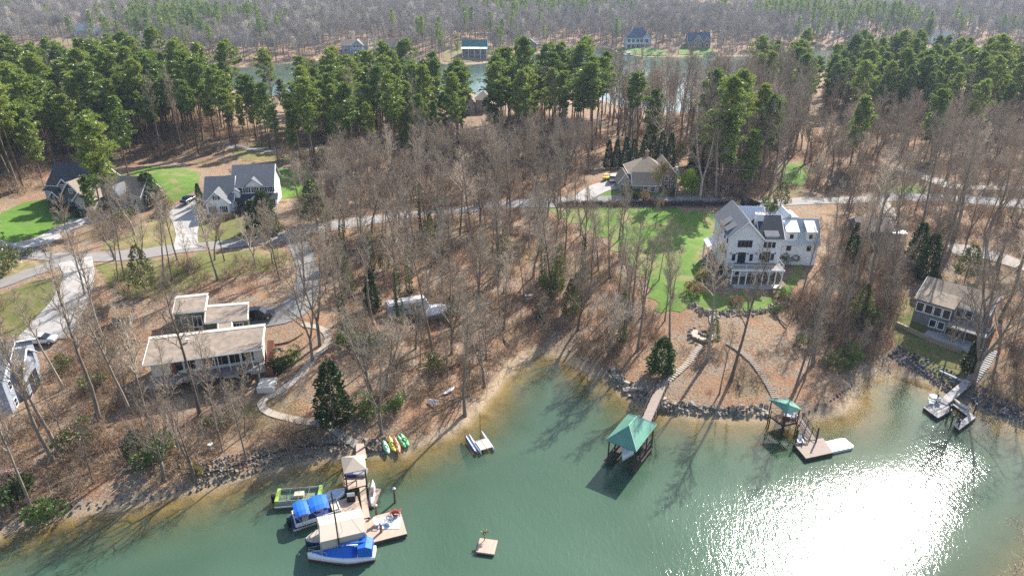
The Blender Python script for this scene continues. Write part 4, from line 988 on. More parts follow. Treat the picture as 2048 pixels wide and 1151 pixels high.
far_house(1050, 100, 0, 'blue_cabin', 'far small cabin with bright blue metal roof', [(0, 9, 0, 8, 4.5, 8, 'y', False)], [(3, 1, 1.5, 1.8, 0), (6, 1, 1.5, 1.8, 0)], GREYS, BLUEM)
far_house(150, 74, 6, 'long_house', 'far long house with grey teal roof behind pines', [(0, 16, 0, 11, 5.5, 10, 'x', False), (16, 30, -1, 9, 5, 8.5, 'x', False)], [(x, 1.4, 2, 2, 0) for x in (3, 7, 11)] + [(x, 1.4, 2, 2, -1) for x in (19, 24, 28)], BLUEG, plain('grey_teal_roof', (.17, .24, .25), .6))
far_house(468, 92, -4, 'pale_house', 'far pale house with grey roof at the left pine clump', [(0, 16, 0, 10, 5, 9, 'x', False)], [(x, 1.2, 1.8, 2, 0) for x in (3, 8, 13)], BEIGE, SH_GREY)
far_house(598, 22, 0, 'hilltop_house', 'distant white house on the wooded hill', [(0, 18, 0, 12, 7, 11, 'x', False)], [(x, 1.5, 2, 2.4, 0) for x in (4, 9, 14)], WHITE, SH_GREY)
far_house(122, 14, 0, 'hilltop_house', 'distant pale house with teal grey roof on the hill', [(0, 26, 0, 14, 8, 13, 'x', False)], [(x, 2, 2.4, 3, 0) for x in (5, 13, 21)], BEIGE, plain('grey_teal_roof', (.17, .24, .25), .6))
far_house(1858, 86, 0, 'shore_house', 'distant white house on the right far shore', [(0, 20, 0, 12, 6, 10, 'x', False)], [(x, 1.5, 2, 2.4, 0) for x in (4, 10, 16)], WHITE, SH_GREY)
far_house(918, 224, -8, 'woodland_house', 'tan roofed house hidden among the pines in the middle woods', [(0, 6, 0, 8, 4.5, 7.5, 'y', False), (5.5, 12, 2, 9, 4.5, 7.2, 'x', True)], [(1.6, 1, 1, 1.4, 0), (4.2, 1, 1, 1.4, 0), (9, 1.4, 1, 1.3, 2)], BEIGE, SH_TAN)

# ------------------------------------------------------------------ docks, boats and things on the shore
COMP = plain('tan_deck_boards', (.48, .355, .27), .75, .1, 2, stripe=(0, .14, .12)); PINK = plain('faded_deck_boards', (.33, .26, .215), .8, .14, 2, stripe=(1, .14, .14)); GREYD = plain('weathered_grey_boards', (.43, .40, .37), .85, .12, 2, stripe=(0, .14, .15))
DWOOD = plain('dark_timber', (.055, .04, .033), .8, .25, 3); TWOOD = plain('brown_timber', (.20, .125, .085), .8, .2, 3); GREENR = plain('green_metal_roof', (.13, .31, .225), .45, .2, .5, stripe=(0, .4, .05)); CANVAS = plain('tan_canvas', (.53, .45, .36), .85, .06, 1.2, bumpk=.15); TANROOF = plain('tan_shingle_roof', (.46, .38, .29), .9, .1, 3)
BLUEC = plain('bright_blue_canvas', (.012, .13, .55), .6, .12, 1.5, bumpk=.15); NAVY = plain('navy_canvas', (.02, .03, .13), .6, .1); GEL = plain('white_gelcoat', (.78, .78, .77), .25, .03, 1, spec=.6); ALU = plain('aluminium', (.55, .56, .57), .35, .08, 2, metal=.7); LIMEP = plain('lime_panel', (.30, .42, .09), .5); RUBBER = plain('black_rubber', (.015, .015, .016), .7); MAROON = plain('maroon_paint', (.16, .03, .04), .4); LIGHTB = plain('light_blue_vinyl', (.45, .55, .68), .6); CREAMV = plain('cream_vinyl', (.66, .56, .40), .7)
def frame2(pa, pb, z=0.0):
    a, b = atz(*pa, z), atz(*pb, z); d = b - a; return a, math.atan2(d[1], d[0]), float(np.hypot(d[0], d[1]))
def to_local(o):
    c, s = math.cos(-o.rotation_euler[2]), math.sin(-o.rotation_euler[2])
    def f(px, py, z):
        q = atz(px, py, z); x, y = q[0]-o.location[0], q[1]-o.location[1]; return np.array([c*x - s*y, s*x + c*y, z - o.location[2]])
    return f
def plat(root, f, px, z, t, mat, name='deck', skirt=None):
    p = [f(x, y, z) for x, y in px]; xy = [(q[0], q[1]) for q in p]
    ar = sum(xy[i][0]*xy[(i+1) % len(xy)][1] - xy[(i+1) % len(xy)][0]*xy[i][1] for i in range(len(xy)))
    if ar < 0: xy = xy[::-1]
    zl = z - root.location[2]; o = MB().prism(xy, zl-.07, zl).build(name, mat, root)
    MB().prism([(x*1, y*1) for x, y in xy], zl-t, zl-.073).build('frame', skirt or DWOOD, o)
    return xy
def pile(root, p, z0, z1, r=.12, mat=None, cap=None, name='pile'):
    o = MB().tube([(p[0], p[1], z0), (p[0], p[1], z1)], r, 8).build(name, mat or TWOOD, root)
    if cap: MB().tube([(p[0], p[1], z1), (p[0], p[1], z1+.22)], [r*1.3, .02], 8).build('cap', cap, o)

# ---- left dock: gazebo, walkway, platforms, canvas boat shelter
q = atz(722, 940, 0); LD = empty('boat_dock', (q[0], q[1], 0), 0, 'tan boat dock with gazebo, walkway, square platform and canvas boat shelter', 'dock'); f = to_local(LD)
plat(LD, f, [(712, 886), (728, 886), (734, 916), (712, 916)], .9, .25, COMP, 'gangway')
plat(LD, f, [(684, 952), (732, 943), (735, 968), (690, 980)], .75, .3, COMP)
plat(LD, f, [(717, 964), (729, 962), (740, 1036), (727, 1038)], .62, .3, COMP, 'walkway')
plat(LD, f, [(725, 1036.5), (800, 1018), (814, 1066), (744, 1084), (729, 1063)], .62, .45, COMP)
plat(LD, f, [(674, 1000), (714, 990), (722, 1016), (680, 1028)], .62, .35, COMP)
c = [f(682, 915, 3.5), f(729, 909, 3.5), f(733, 939, 3.5), f(688, 948, 3.5)]; ap = sum(c) / 4 + np.array([0, 0, 1.1])
g = [c[3], c[2], c[1], c[0]]; m = MB()
v = [tuple(x) for x in g] + [tuple(x + np.array([0, 0, .14])) for x in g] + [tuple(ap)]
m.add(v, [(3,2,1,0), (0,1,5,4), (1,2,6,5), (2,3,7,6), (3,0,4,7), (4,5,8), (5,6,8), (6,7,8), (7,4,8)]); m.build('gazebo_roof', TANROOF, LD)
for k in range(4): p = g[k] + (ap - g[k]) * .12; pile(LD, p, -1.5, 3.55, .1, DWOOD, name='post')
rail(LD, [f(686, 953, .75), f(691, 979, .75), f(714, 972, .75)], .9, DWOOD, 1.5, 0)
p = f(700, 950, .75); MB().box(p[0]-.3, p[0]+.9, p[1]-.4, p[1]+.4, p[2], p[2]+.45).build('bench', NAVY, LD)
p = f(722, 948, .75); MB().box(p[0]-.9, p[0]+.8, p[1]-.5, p[1]+.7, p[2], p[2]+.5).build('locker', ALU, LD)
# canvas shelter
z1, z2 = 2.9, 3.5; a, b, c_, d = f(634, 1034, z1), f(722, 1017, z1), f(729, 1063, z1), f(640.5, 1084, z1); r0, r1 = f(639, 1052, z2), f(728, 1033, z2)
m = MB(); m.slab([d, c_, r1, r0], .05); m.slab([b, a, r0, r1], .05); ca = m.build('shelter_canopy', CANVAS, LD)
dn = np.array([0, 0, -1.0]); m = MB(); m.slab([d + dn, c_ + dn, c_, d], .03); m.slab([a + dn*.6, d + dn, d, r0], .03); m.build('valance', CANVAS, ca)
for p in (a, b, c_, d): pile(LD, p, -1.5, z1, .08, ALU, name='post')
for (x, y), h in (((753.5, 1030), 1.9), ((763, 1067), 1.9), ((790, 1000), 2.2)): pile(LD, f(x, y, .3), -2, h, .16, TWOOD, WTRIM)
MB().box(*(lambda p: (p[0]-.9, p[0]+1.7, p[1]-.7, p[1]+1.2, .63, .67))(f(772, 1048, .62))).build('floor_mat', LIGHTB, LD)
# things standing on the dock
def chair(px, py, z, rz, mat, label):
    q = atz(px, py, z); o = empty('deck_chair', (q[0], q[1], z), rz, label, 'chair')
    m = MB(); m.slab([(-.3, -.3, .38), (.3, -.3, .38), (.3, .25, .30), (-.3, .25, .30)], .04); m.build('seat', mat, o)
    m = MB(); m.slab([(-.3, .25, .30), (.3, .25, .30), (.3, .55, 1.0), (-.3, .55, 1.0)], .04); m.build('backrest', mat, o)
    for s in (-1, 1):
        MB().box(s*.36-.06, s*.36+.06, -.4, .35, .56, .60).build('armrest', mat, o); MB().box(s*.36-.03, s*.36+.03, -.35, -.28, 0, .56).build('leg', mat, o); MB().box(s*.36-.03, s*.36+.03, .3, .37, 0, .56).build('leg', mat, o)
RC = plain('red_brown_plastic', (.28, .06, .04), .5)
chair(787, 1028, .63, R(200), RC, 'red brown deck chair nearer the dock corner post'); chair(795, 1027, .63, R(170), RC, 'red brown deck chair at the outer dock edge')
chair(757, 1049, .63, R(90), WTRIM, 'pale folding chair on the dock mat'); chair(777, 1046, .63, R(-60), ALU, 'grey reclining chair on the blue dock mat')
q = atz(703, 1000, .62); o = empty('grill', (q[0], q[1], .62), R(10), 'dark covered grill on the upper dock platform', 'grill')
MB().box(-.5, .5, -.3, .3, 0, .8).build('cabinet', BLACK, o); MB().tube([(-.45, 0, .9), (.45, 0, .9)], .28, 10).build('lid', ALU, o)
q = atz(712, 886, 0); 

# ---- hulls
def hull_mesh(L, B, D, stern=.8, sheer=.25, full=2.2, n=11, draft=.25):
    """bow at +x, stern at 0; returns rings of half sections joined as one hull"""
    rings = []
    for i in range(n):
        u = i / (n - 1); hb = B/2 * (stern + (1 - stern) * min(1, u/.35)) * (1 - max(0, (u - .35)/.65) ** full) + .015; zt = D + sheer * u ** 2; kb = -draft * (1 - u ** 3)
        x = L * u
        rings.append([(x, -hb, zt), (x, -hb*.86, D*.35), (x, -hb*.45, kb), (x, hb*.45, kb), (x, hb*.86, D*.35), (x, hb, zt)])
    return MB().loft(rings)
def boat(pa, pb, name, label, cat='boat', z=0.0, group=None):
    a, rz, L = frame2(pa, pb, z); return empty(name, (a[0], a[1], z), rz, label, cat, group), L
# sailboat: stern right, bow left
o, L = boat((752, 1112), (617, 1120), 'sailboat', 'white sailboat with bright blue cockpit cover and bare dark mast at the dock', 'sailboat')
hull_mesh(L, 2.5, .8, .66, .4, 1.3, draft=.4).build('hull', GEL, o, True); B = 2.5
m = hull_mesh(L*1.002, 2.53, .28, .66, .02, 1.3, draft=.41); m.build('boot_stripe', MAROON, o, True)
m = MB(); rg = []
for u, w_, h in ((.26, .95, 1.05), (.34, .95, 1.75), (.44, .92, 1.95), (.62, .72, 1.6), (.80, .42, 1.32), (.93, .12, 1.28)): rg.append([(L*u, -w_, 1.0), (L*u, 0, h), (L*u, w_, 1.0)])
m.loft(rg); m.build('cockpit_cover', BLUEC, o)
m = MB(); m.loft([[(L*.03, -.95, 1.0), (L*.03, -.8, 2.0), (L*.03, .8, 2.0), (L*.03, .95, 1.0)], [(L*.12, -.98, 1.05), (L*.12, -.85, 2.35), (L*.12, .85, 2.35), (L*.12, .98, 1.05)], [(L*.24, -.98, 1.05), (L*.24, -.8, 2.1), (L*.24, .8, 2.1), (L*.24, .98, 1.05)]]); m.build('bimini', BLUEC, o)
MB().tube([(L*.52, 0, .9), (L*.525, 0, 9.6)], [.09, .06], 8).build('mast', BLACK, o); MB().tube([(L*.52, 0, 2.1), (L*.14, 0, 2.3)], .12, 8).build('boom', BLUEC, o)
m = MB()
for p in ((L*.97, 0, 1.3), (L*.45, 1.15, 1.0), (L*.45, -1.15, 1.0), (L*.02, 0, 1.2)): m.tube([p, (L*.525, 0, 9.5)], .018, 3)
m.build('rigging', BLACK, o)
m = MB()
for s in (-1, 1):
    pts = [(L*u, s*2.5/2*(1 - max(0, (u-.35)/.65)**1.3)*.95, .98 + .33*u*u + .55) for u in (.7, .8, .9, .97)]; m.tube(pts, .02, 4)
    for p in pts: m.tube([(p[0], p[1], p[2]-.6), p], .016, 4)
m.build('pulpit', ALU, o)
# pontoon boats: two floats, deck, fence, canopy
def pontoon(pa, pb, W, label, deckm, rim, canopy=None, seats=None):
    o, L = boat(pa, pb, 'pontoon_boat', label, 'boat')
    for s in (-1, 1): MB().tube([(0, s*W*.36, .12), (L*.88, s*W*.36, .12), (L, s*W*.36, .32)], [.3, .3, .06], 10).build('float', ALU, o)
    MB().box(0, L*.97, -W/2, W/2, .45, .55).build('deck', deckm, o)
    m = MB()
    for s in (-1, 1):
        y = s*W/2*.97; m.box(L*.06, L*.94, y-.03, y+.03, .58, 1.12)
    m.box(L*.05, L*.07, -W*.48, W*.48, .58, 1.12); m.box(L*.93, L*.95, -W*.48, W*.48, .58, 1.12); m.build('fence', rim, o)
    for (x0, x1, y0, y1) in seats or []: MB().box(L*x0, L*x1, W*y0, W*y1, .56, .98).build('seat', CREAMV, o)
    if canopy:
        for (x0, x1) in canopy:
            m = MB(); m.loft([[(L*u, -W*.52, 2.25-.25*(abs(t) ** 2)), (L*u, -W*.3, 2.5-.2*t*t), (L*u, W*.3, 2.5-.2*t*t), (L*u, W*.52, 2.25-.25*t*t)] for u, t in ((x0, 1), (x0+(x1-x0)*.25, .4), ((x0+x1)/2, 0), (x0+(x1-x0)*.75, .4), (x1, 1))]); ca = m.build('canopy', BLUEC, o)
            m = MB()
            for u in (x0+.02, x1-.02):
                for s in (-1, 1): m.tube([(L*(x0+x1)/2, s*W*.5, .6), (L*u, s*W*.5, 2.1)], .022, 4)
            m.build('canopy_frame', ALU, ca)
    MB().box(-.5, -.05, -.2, .2, .1, 1.2).build('outboard', BLACK, o)
    return o, L
o, L = pontoon((584, 1050), (684, 1018), 2.5, 'pontoon boat under two bright blue canopies beside the canvas shelter', NAVY, GEL, [(.08, .36), (.38, .74)], [(.2, .32, -.42, -.1), (.5, .62, .1, .42), (.8, .92, -.3, .3)])
o, L = pontoon((553, 1004), (648, 996), 2.3, 'open pontoon boat with lime green ends and bare frame', plain('pontoon_deck', (.25, .30, .22), .8), ALU, None, None)
for x0, x1 in ((.02, .09), (.90, .97)): MB().box(L*x0, L*x1, -1.16, 1.16, .6, 1.2).build('end_panel', LIMEP, o)
m = MB()
for y in (-.75, -.25, .25, .75): m.tube([(L*.1, y, 1.15), (L*.9, y, 1.15)], .035, 4)
for u in (.3, .5, .7): m.tube([(L*u, -1.1, 1.15), (L*u, 1.1, 1.15)], .035, 4)
m.build('frame', plain('dull_green', (.12, .22, .08), .6), o); MB().box(L*.40, L*.60, -.45, .35, .8, 1.22).build('console', CREAMV, o)
# small runabout with pale cover
o, L = boat((640, 1010), (693, 985), 'runabout', 'small runabout under a pale blue cover beside the gazebo')
hull_mesh(L, 1.9, .6, .85, .25, 2.4).build('hull', GEL, o, True)
m = MB(); m.loft([[(L*u, -w_, .62+.2*u), (L*u, 0, h), (L*u, w_, .62+.2*u)] for u, w_, h in ((.1, .8, .9), (.35, .88, 1.25), (.6, .75, 1.1), (.9, .2, .95))]); m.build('cover', LIGHTB, o); MB().box(-.4, 0, -.18, .18, 0, 1.0).build('outboard', BLACK, o)
# covered boat in the shelter
o, L = boat((716, 1062), (612, 1090), 'covered_boat', 'motor boat under a tan cover, bow poking out of the canvas shelter')
hull_mesh(L, 2.3, .8, .9, .2, 2.6).build('hull', NAVY, o, True)
m = MB(); m.loft([[(L*u, -w_, .85), (L*u, -w_*.55, h), (L*u, w_*.55, h), (L*u, w_, .85)] for u, w_, h in ((.05, 1.0, 1.2), (.4, 1.15, 1.9), (.65, 1.1, 1.6), (.88, .7, 1.25), (.98, .15, 1.08))]); m.build('cover', CANVAS, o)
# white paddle board on its tan float
q = atz(748, 990, .3); o = empty('dinghy_float', (q[0], q[1], 0), R(84), 'small tan float tied beside the walkway', 'float')
MB().box(-1.9, 1.2, -.55, .45, .05, .38).build('deck', COMP, o); MB().box(-1.95, 1.25, -.6, .5, -.15, .05).build('frame', DWOOD, o)
def spindle(L, W, H, n=9, flat=.25):
    rings = []
    for i in range(n):
        u = i/(n-1); w_ = W/2*(1 - abs(2*u-1) ** 2.4) + .015; h = H*(1 - .35*(1-abs(2*u-1)**2)); e = .18*abs(2*u-1)**3
        rings.append([(L*u, -w_, H*.55+e), (L*u, -w_*.6, e*.8), (L*u, w_*.6, e*.8), (L*u, w_, H*.55+e), (L*u, w_*.45, H+e*.6), (L*u, -w_*.45, H+e*.6)])
    return MB().loft(rings)
a, rz, L = frame2((743, 1011), (746, 962), .5); o = empty('canoe', (a[0], a[1], .38), rz, 'slim white canoe lying on the tan float beside the walkway', 'canoe'); spindle(L, .8, .35).build('hull', GEL, o, True); MB().box(L*.3, L*.7, -.2, .2, .3, .37).build('thwart', TWOOD, o)
# kayaks on the beach
for pa, pb, col, lab in (((778, 911), (772, 896), (.35, .62, .42), 'short pale green kayak beached beside the yellow one'), ((791, 907), (778, 874), (.75, .62, .04), 'yellow kayak pulled up on the beach'), ((800, 911), (788, 874), (.72, .27, .10), 'orange kayak beached between yellow and green ones'),
                         ((811, 899), (799, 880), (.10, .42, .14), 'dark green kayak beached beside the orange one'), ((818, 896), (806, 878), (.16, .62, .22), 'bright green kayak at the end of the beached row')):
    a, b = G(*pa), G(*pb); d = b - a; o = empty('kayak', (a[0], a[1], a[2]+.10), math.atan2(d[1], d[0]), lab, 'kayak', 'kayaks on the beach'); Lk = float(np.hypot(d[0], d[1]))
    o.rotation_euler[1] = -math.atan2(d[2], Lk); km = plain('kayak_%d' % int(col[0]*100), col, .35, .05, 2, spec=.6); spindle(max(2.4, Lk), .78, .36).build('hull', km, o, True); L2 = max(2.4, Lk)
    MB().loft([[(L2*.5+.42*math.cos(t)*k, .2*math.sin(t)*k, z) for t in np.linspace(0, 6.283, 9)[:-1]] for k, z in ((1.1, .34), (1.05, .40), (.8, .40), (.75, .36))]).build('cockpit', RUBBER, o)
# catamaran off the beach
a, rz, L = frame2((976, 907), (951, 870), 0); o = empty('catamaran', (a[0], a[1], 0), rz, 'small beach catamaran with cream trampoline and bare mast', 'catamaran')
for y in (-.95, .95): sh = spindle(L, .42, .5).build('hull', GEL, o, True); sh.location = (0, y, -.05)
MB().box(L*.12, L*.55, -.85, .85, .56, .60).build('trampoline', CREAMV, o); MB().tube([(L*.12, 0, .62), (L*.55, 0, .62)], .03, 4).build('lacing', BLACK, o)
for u in (.10, .57): MB().tube([(L*u, -1.0, .58), (L*u, 1.0, .58)], .05, 6).build('crossbeam', ALU, o)
MB().tube([(L*.6, 0, .6), (L*.58, 0, 5.0)], [.05, .035], 6).build('mast', BLACK, o)
a, rz, L = frame2((954, 911), (930, 873), 0); o = empty('inflatable_kayak', (a[0], a[1], 0), rz, 'long navy inflatable kayak moored against the catamaran', 'kayak'); spindle(L, .75, .45).build('hull', plain('navy_hull', (.03, .06, .17), .45), o, True); MB().box(L*.05, L*.95, -.08, .08, .42, .5).build('seam', LIGHTB, o)
# swim float with a little palm
q = atz(974, 1092, .3); o = empty('swim_float', (q[0], q[1], 0), R(-10), 'square tan swim float with a small artificial palm', 'float')
MB().box(-1.05, 1.05, -1.05, 1.05, .2, .4).build('deck', COMP, o); MB().box(-1.0, 1.0, -1.0, 1.0, -.2, .2).build('frame', DWOOD, o)
MB().tube([(-.45, .85, .4), (-.42, .87, 1.5)], .05, 6).build('palm_stem', TWOOD, o); m = MB(); rs0 = np.random.RandomState(2)
for k in range(60): v_ = unit(rs0.normal(size=3) + np.array([0, 0, .3])); spray(m, np.array([-.42, .87, 1.5]), v_, .55, .07, rs0)
m.build('palm_leaves', plain('faded_palm', (.42, .45, .18), .7), o)

# ---- big boathouse with green hip roof and its walkway
zr0 = 4.1
a, b, c_, d = atz(1211, 880, zr0), atz(1274, 904, zr0), atz(1313, 849, zr0), atz(1256, 829, zr0)
ctr = (a + b + c_ + d) / 4; e1 = b - a; rz = math.atan2(e1[1], e1[0]); BH_ = empty('boathouse', (ctr[0], ctr[1], 0), rz, 'open boathouse with pale green hip roof at the end of the timber walkway', 'boathouse')
w1 = float((np.linalg.norm((b-a)[:2]) + np.linalg.norm((c_-d)[:2]))/2); w2 = float((np.linalg.norm((d-a)[:2]) + np.linalg.norm((c_-b)[:2]))/2)
m = MB(); roof_hip(m, -w1/2, w1/2, -w2/2, w2/2, zr0, zr0+1.9, 0, .12, 'y' if w2 > w1 else 'x'); rf = m.build('roof', GREENR, BH_)
hh = w1/2 if w2 > w1 else w2/2; m = MB(); rr0, rr1 = (0, -w2/2+hh, zr0+1.93), (0, w2/2-hh, zr0+1.93); m.tube([rr0, rr1], .07, 5)
for sx in (-1, 1): m.tube([(sx*w1/2, -w2/2, zr0+.13), rr0], .05, 4); m.tube([(sx*w1/2, w2/2, zr0+.13), rr1], .05, 4)
m.build('ridge_cap', plain('pale_green_trim', (.35, .55, .44), .4), rf)
for sx in (-1, 1):
    for u in (-1, -.33, .33, 1): pile(BH_, (sx*(w1/2-.35), u*(w2/2-.35)), -3, zr0+.02, .11, DWOOD, name='post')
    MB().box(sx*(w1/2-.35)-.6, sx*(w1/2-.35)+.6 if sx < 0 else sx*(w1/2-.35)+.25, -w2/2+.3, w2/2-.2, .5, .65).build('side_deck', DWOOD, BH_)
    for u in (-.33, .33): MB().box(sx*(w1/2-.35)-.06, sx*(w1/2-.35)+.06, -w2/2+.3, w2/2-.3, 1.3 + u, 1.42 + u).build('side_beam', DWOOD, BH_)
MB().box(-w1/2+.3, w1/2-.3, w2/2-1.4, w2/2-.2, .52, .66).build('end_deck', DWOOD, BH_)
for y in (-w2/2+.35, 0, w2/2-.35): MB().box(-w1/2+.3, w1/2-.3, y-.08, y+.08, zr0-.25, zr0-.02).build('tie_beam', DWOOD, BH_)
for k in range(2):
    MB().tube([(-.9+k*1.6, -w2/2+1.0, zr0-.6), (-.9+k*1.6, -w2/2+1.6, zr0-.6)], .28, 10).build('stored_tube', ALU, BH_)
o = empty('lifted_boat', (ctr[0], ctr[1], 1.0), rz + R(-90), 'white motor boat hanging in the shade under the green boathouse roof', 'boat')
Lb = w2*.72; m = hull_mesh(Lb, 2.1, .8, .9, .2, 2.4); h_ = m.build('hull', GEL, o, True); h_.location = (-Lb/2, 0, 0); MB().box(-Lb*.1, Lb*.15, -.7, .7, .8, 1.4).build('windscreen', GLASS, o)
# timber walkway with rails from the stone steps down to the boathouse
pa, pb = G(1325, 772), atz(1296, 838, 1.0); pa = np.array([pa[0], pa[1], pa[2]+.2]); WK = empty('walkway', (pb[0], pb[1], 0), 0, 'dark railed timber walkway from the shore to the green boathouse', 'walkway')
A_, B_ = pa - [pb[0], pb[1], 0], np.array([0, 0, 1.0]); dv = unit((B_ - A_) * [1, 1, 0]); nv = np.array([-dv[1], dv[0], 0]); B2 = B_ + dv * 1.2; hw = .8
MB().slab([A_ + nv*hw, B2 + nv*hw, B2 - nv*hw, A_ - nv*hw][::-1], .1).build('deck', PINK, WK)
for s in (-1, 1): rail(WK, [A_ + nv*hw*s*1.05, B2 + nv*hw*s*1.05], 1.0, DWOOD, 1.6, 0, t=.06)
for u in (.3, .6, .9):
    for s in (-1, 1): p = A_ + (B2 - A_)*u + nv*s*.75; pile(WK, p, -2.5, p[2]+.02, .1, DWOOD, name='post')

# ---- second dock: little green canopy on posts, ramp, float, white jet ski float
q = atz(1571, 835, 1.2); D2 = empty('canopy_dock', (q[0], q[1], 0), 0, 'small dock with steep green canopy and ramp down to a low float', 'dock'); f = to_local(D2)
zr2 = 3.9; c = [f(1573, 826, zr2), f(1604, 820, zr2), f(1577, 797, zr2), f(1538, 799, zr2)]; ap = f(1575, 808, zr2 + .9)
t_ = np.array([0, 0, .1]); v = [tuple(x) for x in c] + [tuple(x + t_) for x in c] + [tuple(ap)]
m = MB(); m.add(v, [(3,2,1,0), (0,1,5,4), (1,2,6,5), (2,3,7,6), (3,0,4,7), (4,5,8), (5,6,8), (6,7,8), (7,4,8)]); m.build('canopy', GREENR, D2)
plat(D2, f, [(1541, 832), (1566, 850), (1598, 843), (1574, 824)], 1.5, .3, TWOOD)
for k in range(4): p = c[k] + (ap - c[k]) * .15; pile(D2, p, -2, zr2, .09, DWOOD, name='post')
for x, y in ((1541, 832), (1566, 850), (1598, 843)): p = f(x, y, 1.5); pile(D2, p, -2.5, 1.5, .1, DWOOD, name='pile')
rail(D2, [f(1541, 832, 1.5), f(1566, 850, 1.5), f(1590, 846, 1.5)], .9, DWOOD, 1.6, 0)
ra, rb = f(1597, 838, 1.55), f(1626, 880, .55); dv = unit((rb - ra) * [1, 1, 0]); nv = np.array([-dv[1], dv[0], 0])
MB().slab([ra + nv*.6, ra - nv*.6, rb - nv*.6, rb + nv*.6], .08).build('ramp', PINK, D2)
for s in (-1, 1): rail(D2, [ra + nv*.62*s, rb + nv*.62*s], .95, TWOOD, 1.4, .35, t=.05)
plat(D2, f, [(1587, 886), (1612, 916), (1667, 904), (1646, 875)], .55, .65, PINK, 'float_deck')
for (x, y), h in (((1631, 886), 3.0), ((1591, 886), 2.6)): pile(D2, f(x, y, .3), -2.5, h, .12, DWOOD)
chair(1606, 884, .55, R(20), BLACK, 'dark deck chair on the low float under the ramp'); chair(1599, 886, .55, R(-10), WTRIM, 'white deck chair on the low float by the pile')
q = f(1573, 836, 1.5); o = empty('cooler', (q[0]+D2.location[0], q[1]+D2.location[1], 1.5), R(-20), 'red and white cooler box under the small green canopy', 'cooler'); MB().box(-.45, .45, -.3, .3, 0, .5).build('box', RC, o); MB().box(-.47, .47, -.32, .32, .5, .6).build('lid', WTRIM, o)
chair(1586, 836, 1.5, R(30), LIGHTB, 'pale blue lounge chair under the small green canopy')
a, rz, L = frame2((1652, 896), (1698, 886), .2); o = empty('jet_ski_float', (a[0], a[1], 0), rz, 'white moulded jet ski float tied to the low dock float', 'float'); W = 2.1
m = MB(); m.loft([[(L*u, -W/2*k, -.1), (L*u, W/2*k, -.1), (L*u, W/2*k, .42), (L*u, -W/2*k, .42)] for u, k in ((0, 1), (.88, 1), (.95, .92), (1, .78))]); m.build('body', GEL, o)
for y in (-.5, .5):
    for u in (.42, .62): MB().box(L*u-.12, L*u+.12, y-.09, y+.09, .422, .43).build('roller_slot', BLACK, o)

# ---- right dock: grey gangway, square platform and L shaped finger
q = atz(1880, 815, .5); D3 = empty('grey_dock', (q[0], q[1], 0), 0, 'weathered grey floating dock with gangway and L shaped finger', 'dock'); f = to_local(D3)
plat(D3, f, [(1847, 814), (1876, 835), (1905, 819), (1892, 803), (1874, 799)], .55, .5, GREYD)
plat(D3, f, [(1902, 806), (1945, 838), (1952, 832), (1914, 807)], .55, .5, GREYD, 'finger')
plat(D3, f, [(1908, 850), (1918, 859), (1951, 834.5), (1942, 827)], .56, .45, GREYD, 'finger')
g0 = G(1938, 764); g0 = np.array([g0[0], g0[1], g0[2]+.25]) - [D3.location[0], D3.location[1], 0]; g1 = f(1885, 806, .6); dv = unit((g1 - g0) * [1, 1, 0]); nv = np.array([-dv[1], dv[0], 0])
MB().slab([g0 + nv*.65, g0 - nv*.65, g1 - nv*.65, g1 + nv*.65], .1).build('gangway', GREYD, D3); rail(D3, [g0 + nv*.66, g0 + (g1-g0)*.25 + nv*.66], .9, TWOOD, 1.5, 0)
MB().box(g0[0]-1.2, g0[0]+1.2, g0[1]-.6, g0[1]+1.2, g0[2]-.6, g0[2]-.02).build('landing', TWOOD, D3)
for (x, y), h in (((1872, 806), 2.0), ((1897, 828), 1.9), ((1916, 855), 1.7), ((1948, 824), 1.8), ((1904, 842), 1.4)): pile(D3, f(x, y, .3), -2.5, h, .11, DWOOD, WTRIM)
a, rz, L = frame2((1907, 802), (1939, 821), .55); o = empty('canoe', (a[0], a[1], .56), rz, 'pale upturned canoe on the L shaped grey finger', 'canoe'); spindle(L, .8, .4).build('hull', plain('cream_hull', (.62, .56, .46), .5), o, True); MB().box(L*.1, L*.9, -.03, .03, .4, .45).build('keel', TWOOD, o)
q = atz(1866, 800, .55); o = empty('round_table', (q[0], q[1], .55), 0, 'round white table on the grey dock platform', 'table'); MB().tube([(0, 0, .68), (0, 0, .74)], .65, 16).build('top', WTRIM, o); MB().tube([(0, 0, 0), (0, 0, .68)], .06, 6).build('leg', WTRIM, o)
for k, (x, y) in enumerate(((1861, 808), (1874, 803))): chair(x, y, .55, R(60 + 110*k), WTRIM, ['white chair left of the round dock table', 'white chair right of the round dock table'][k])

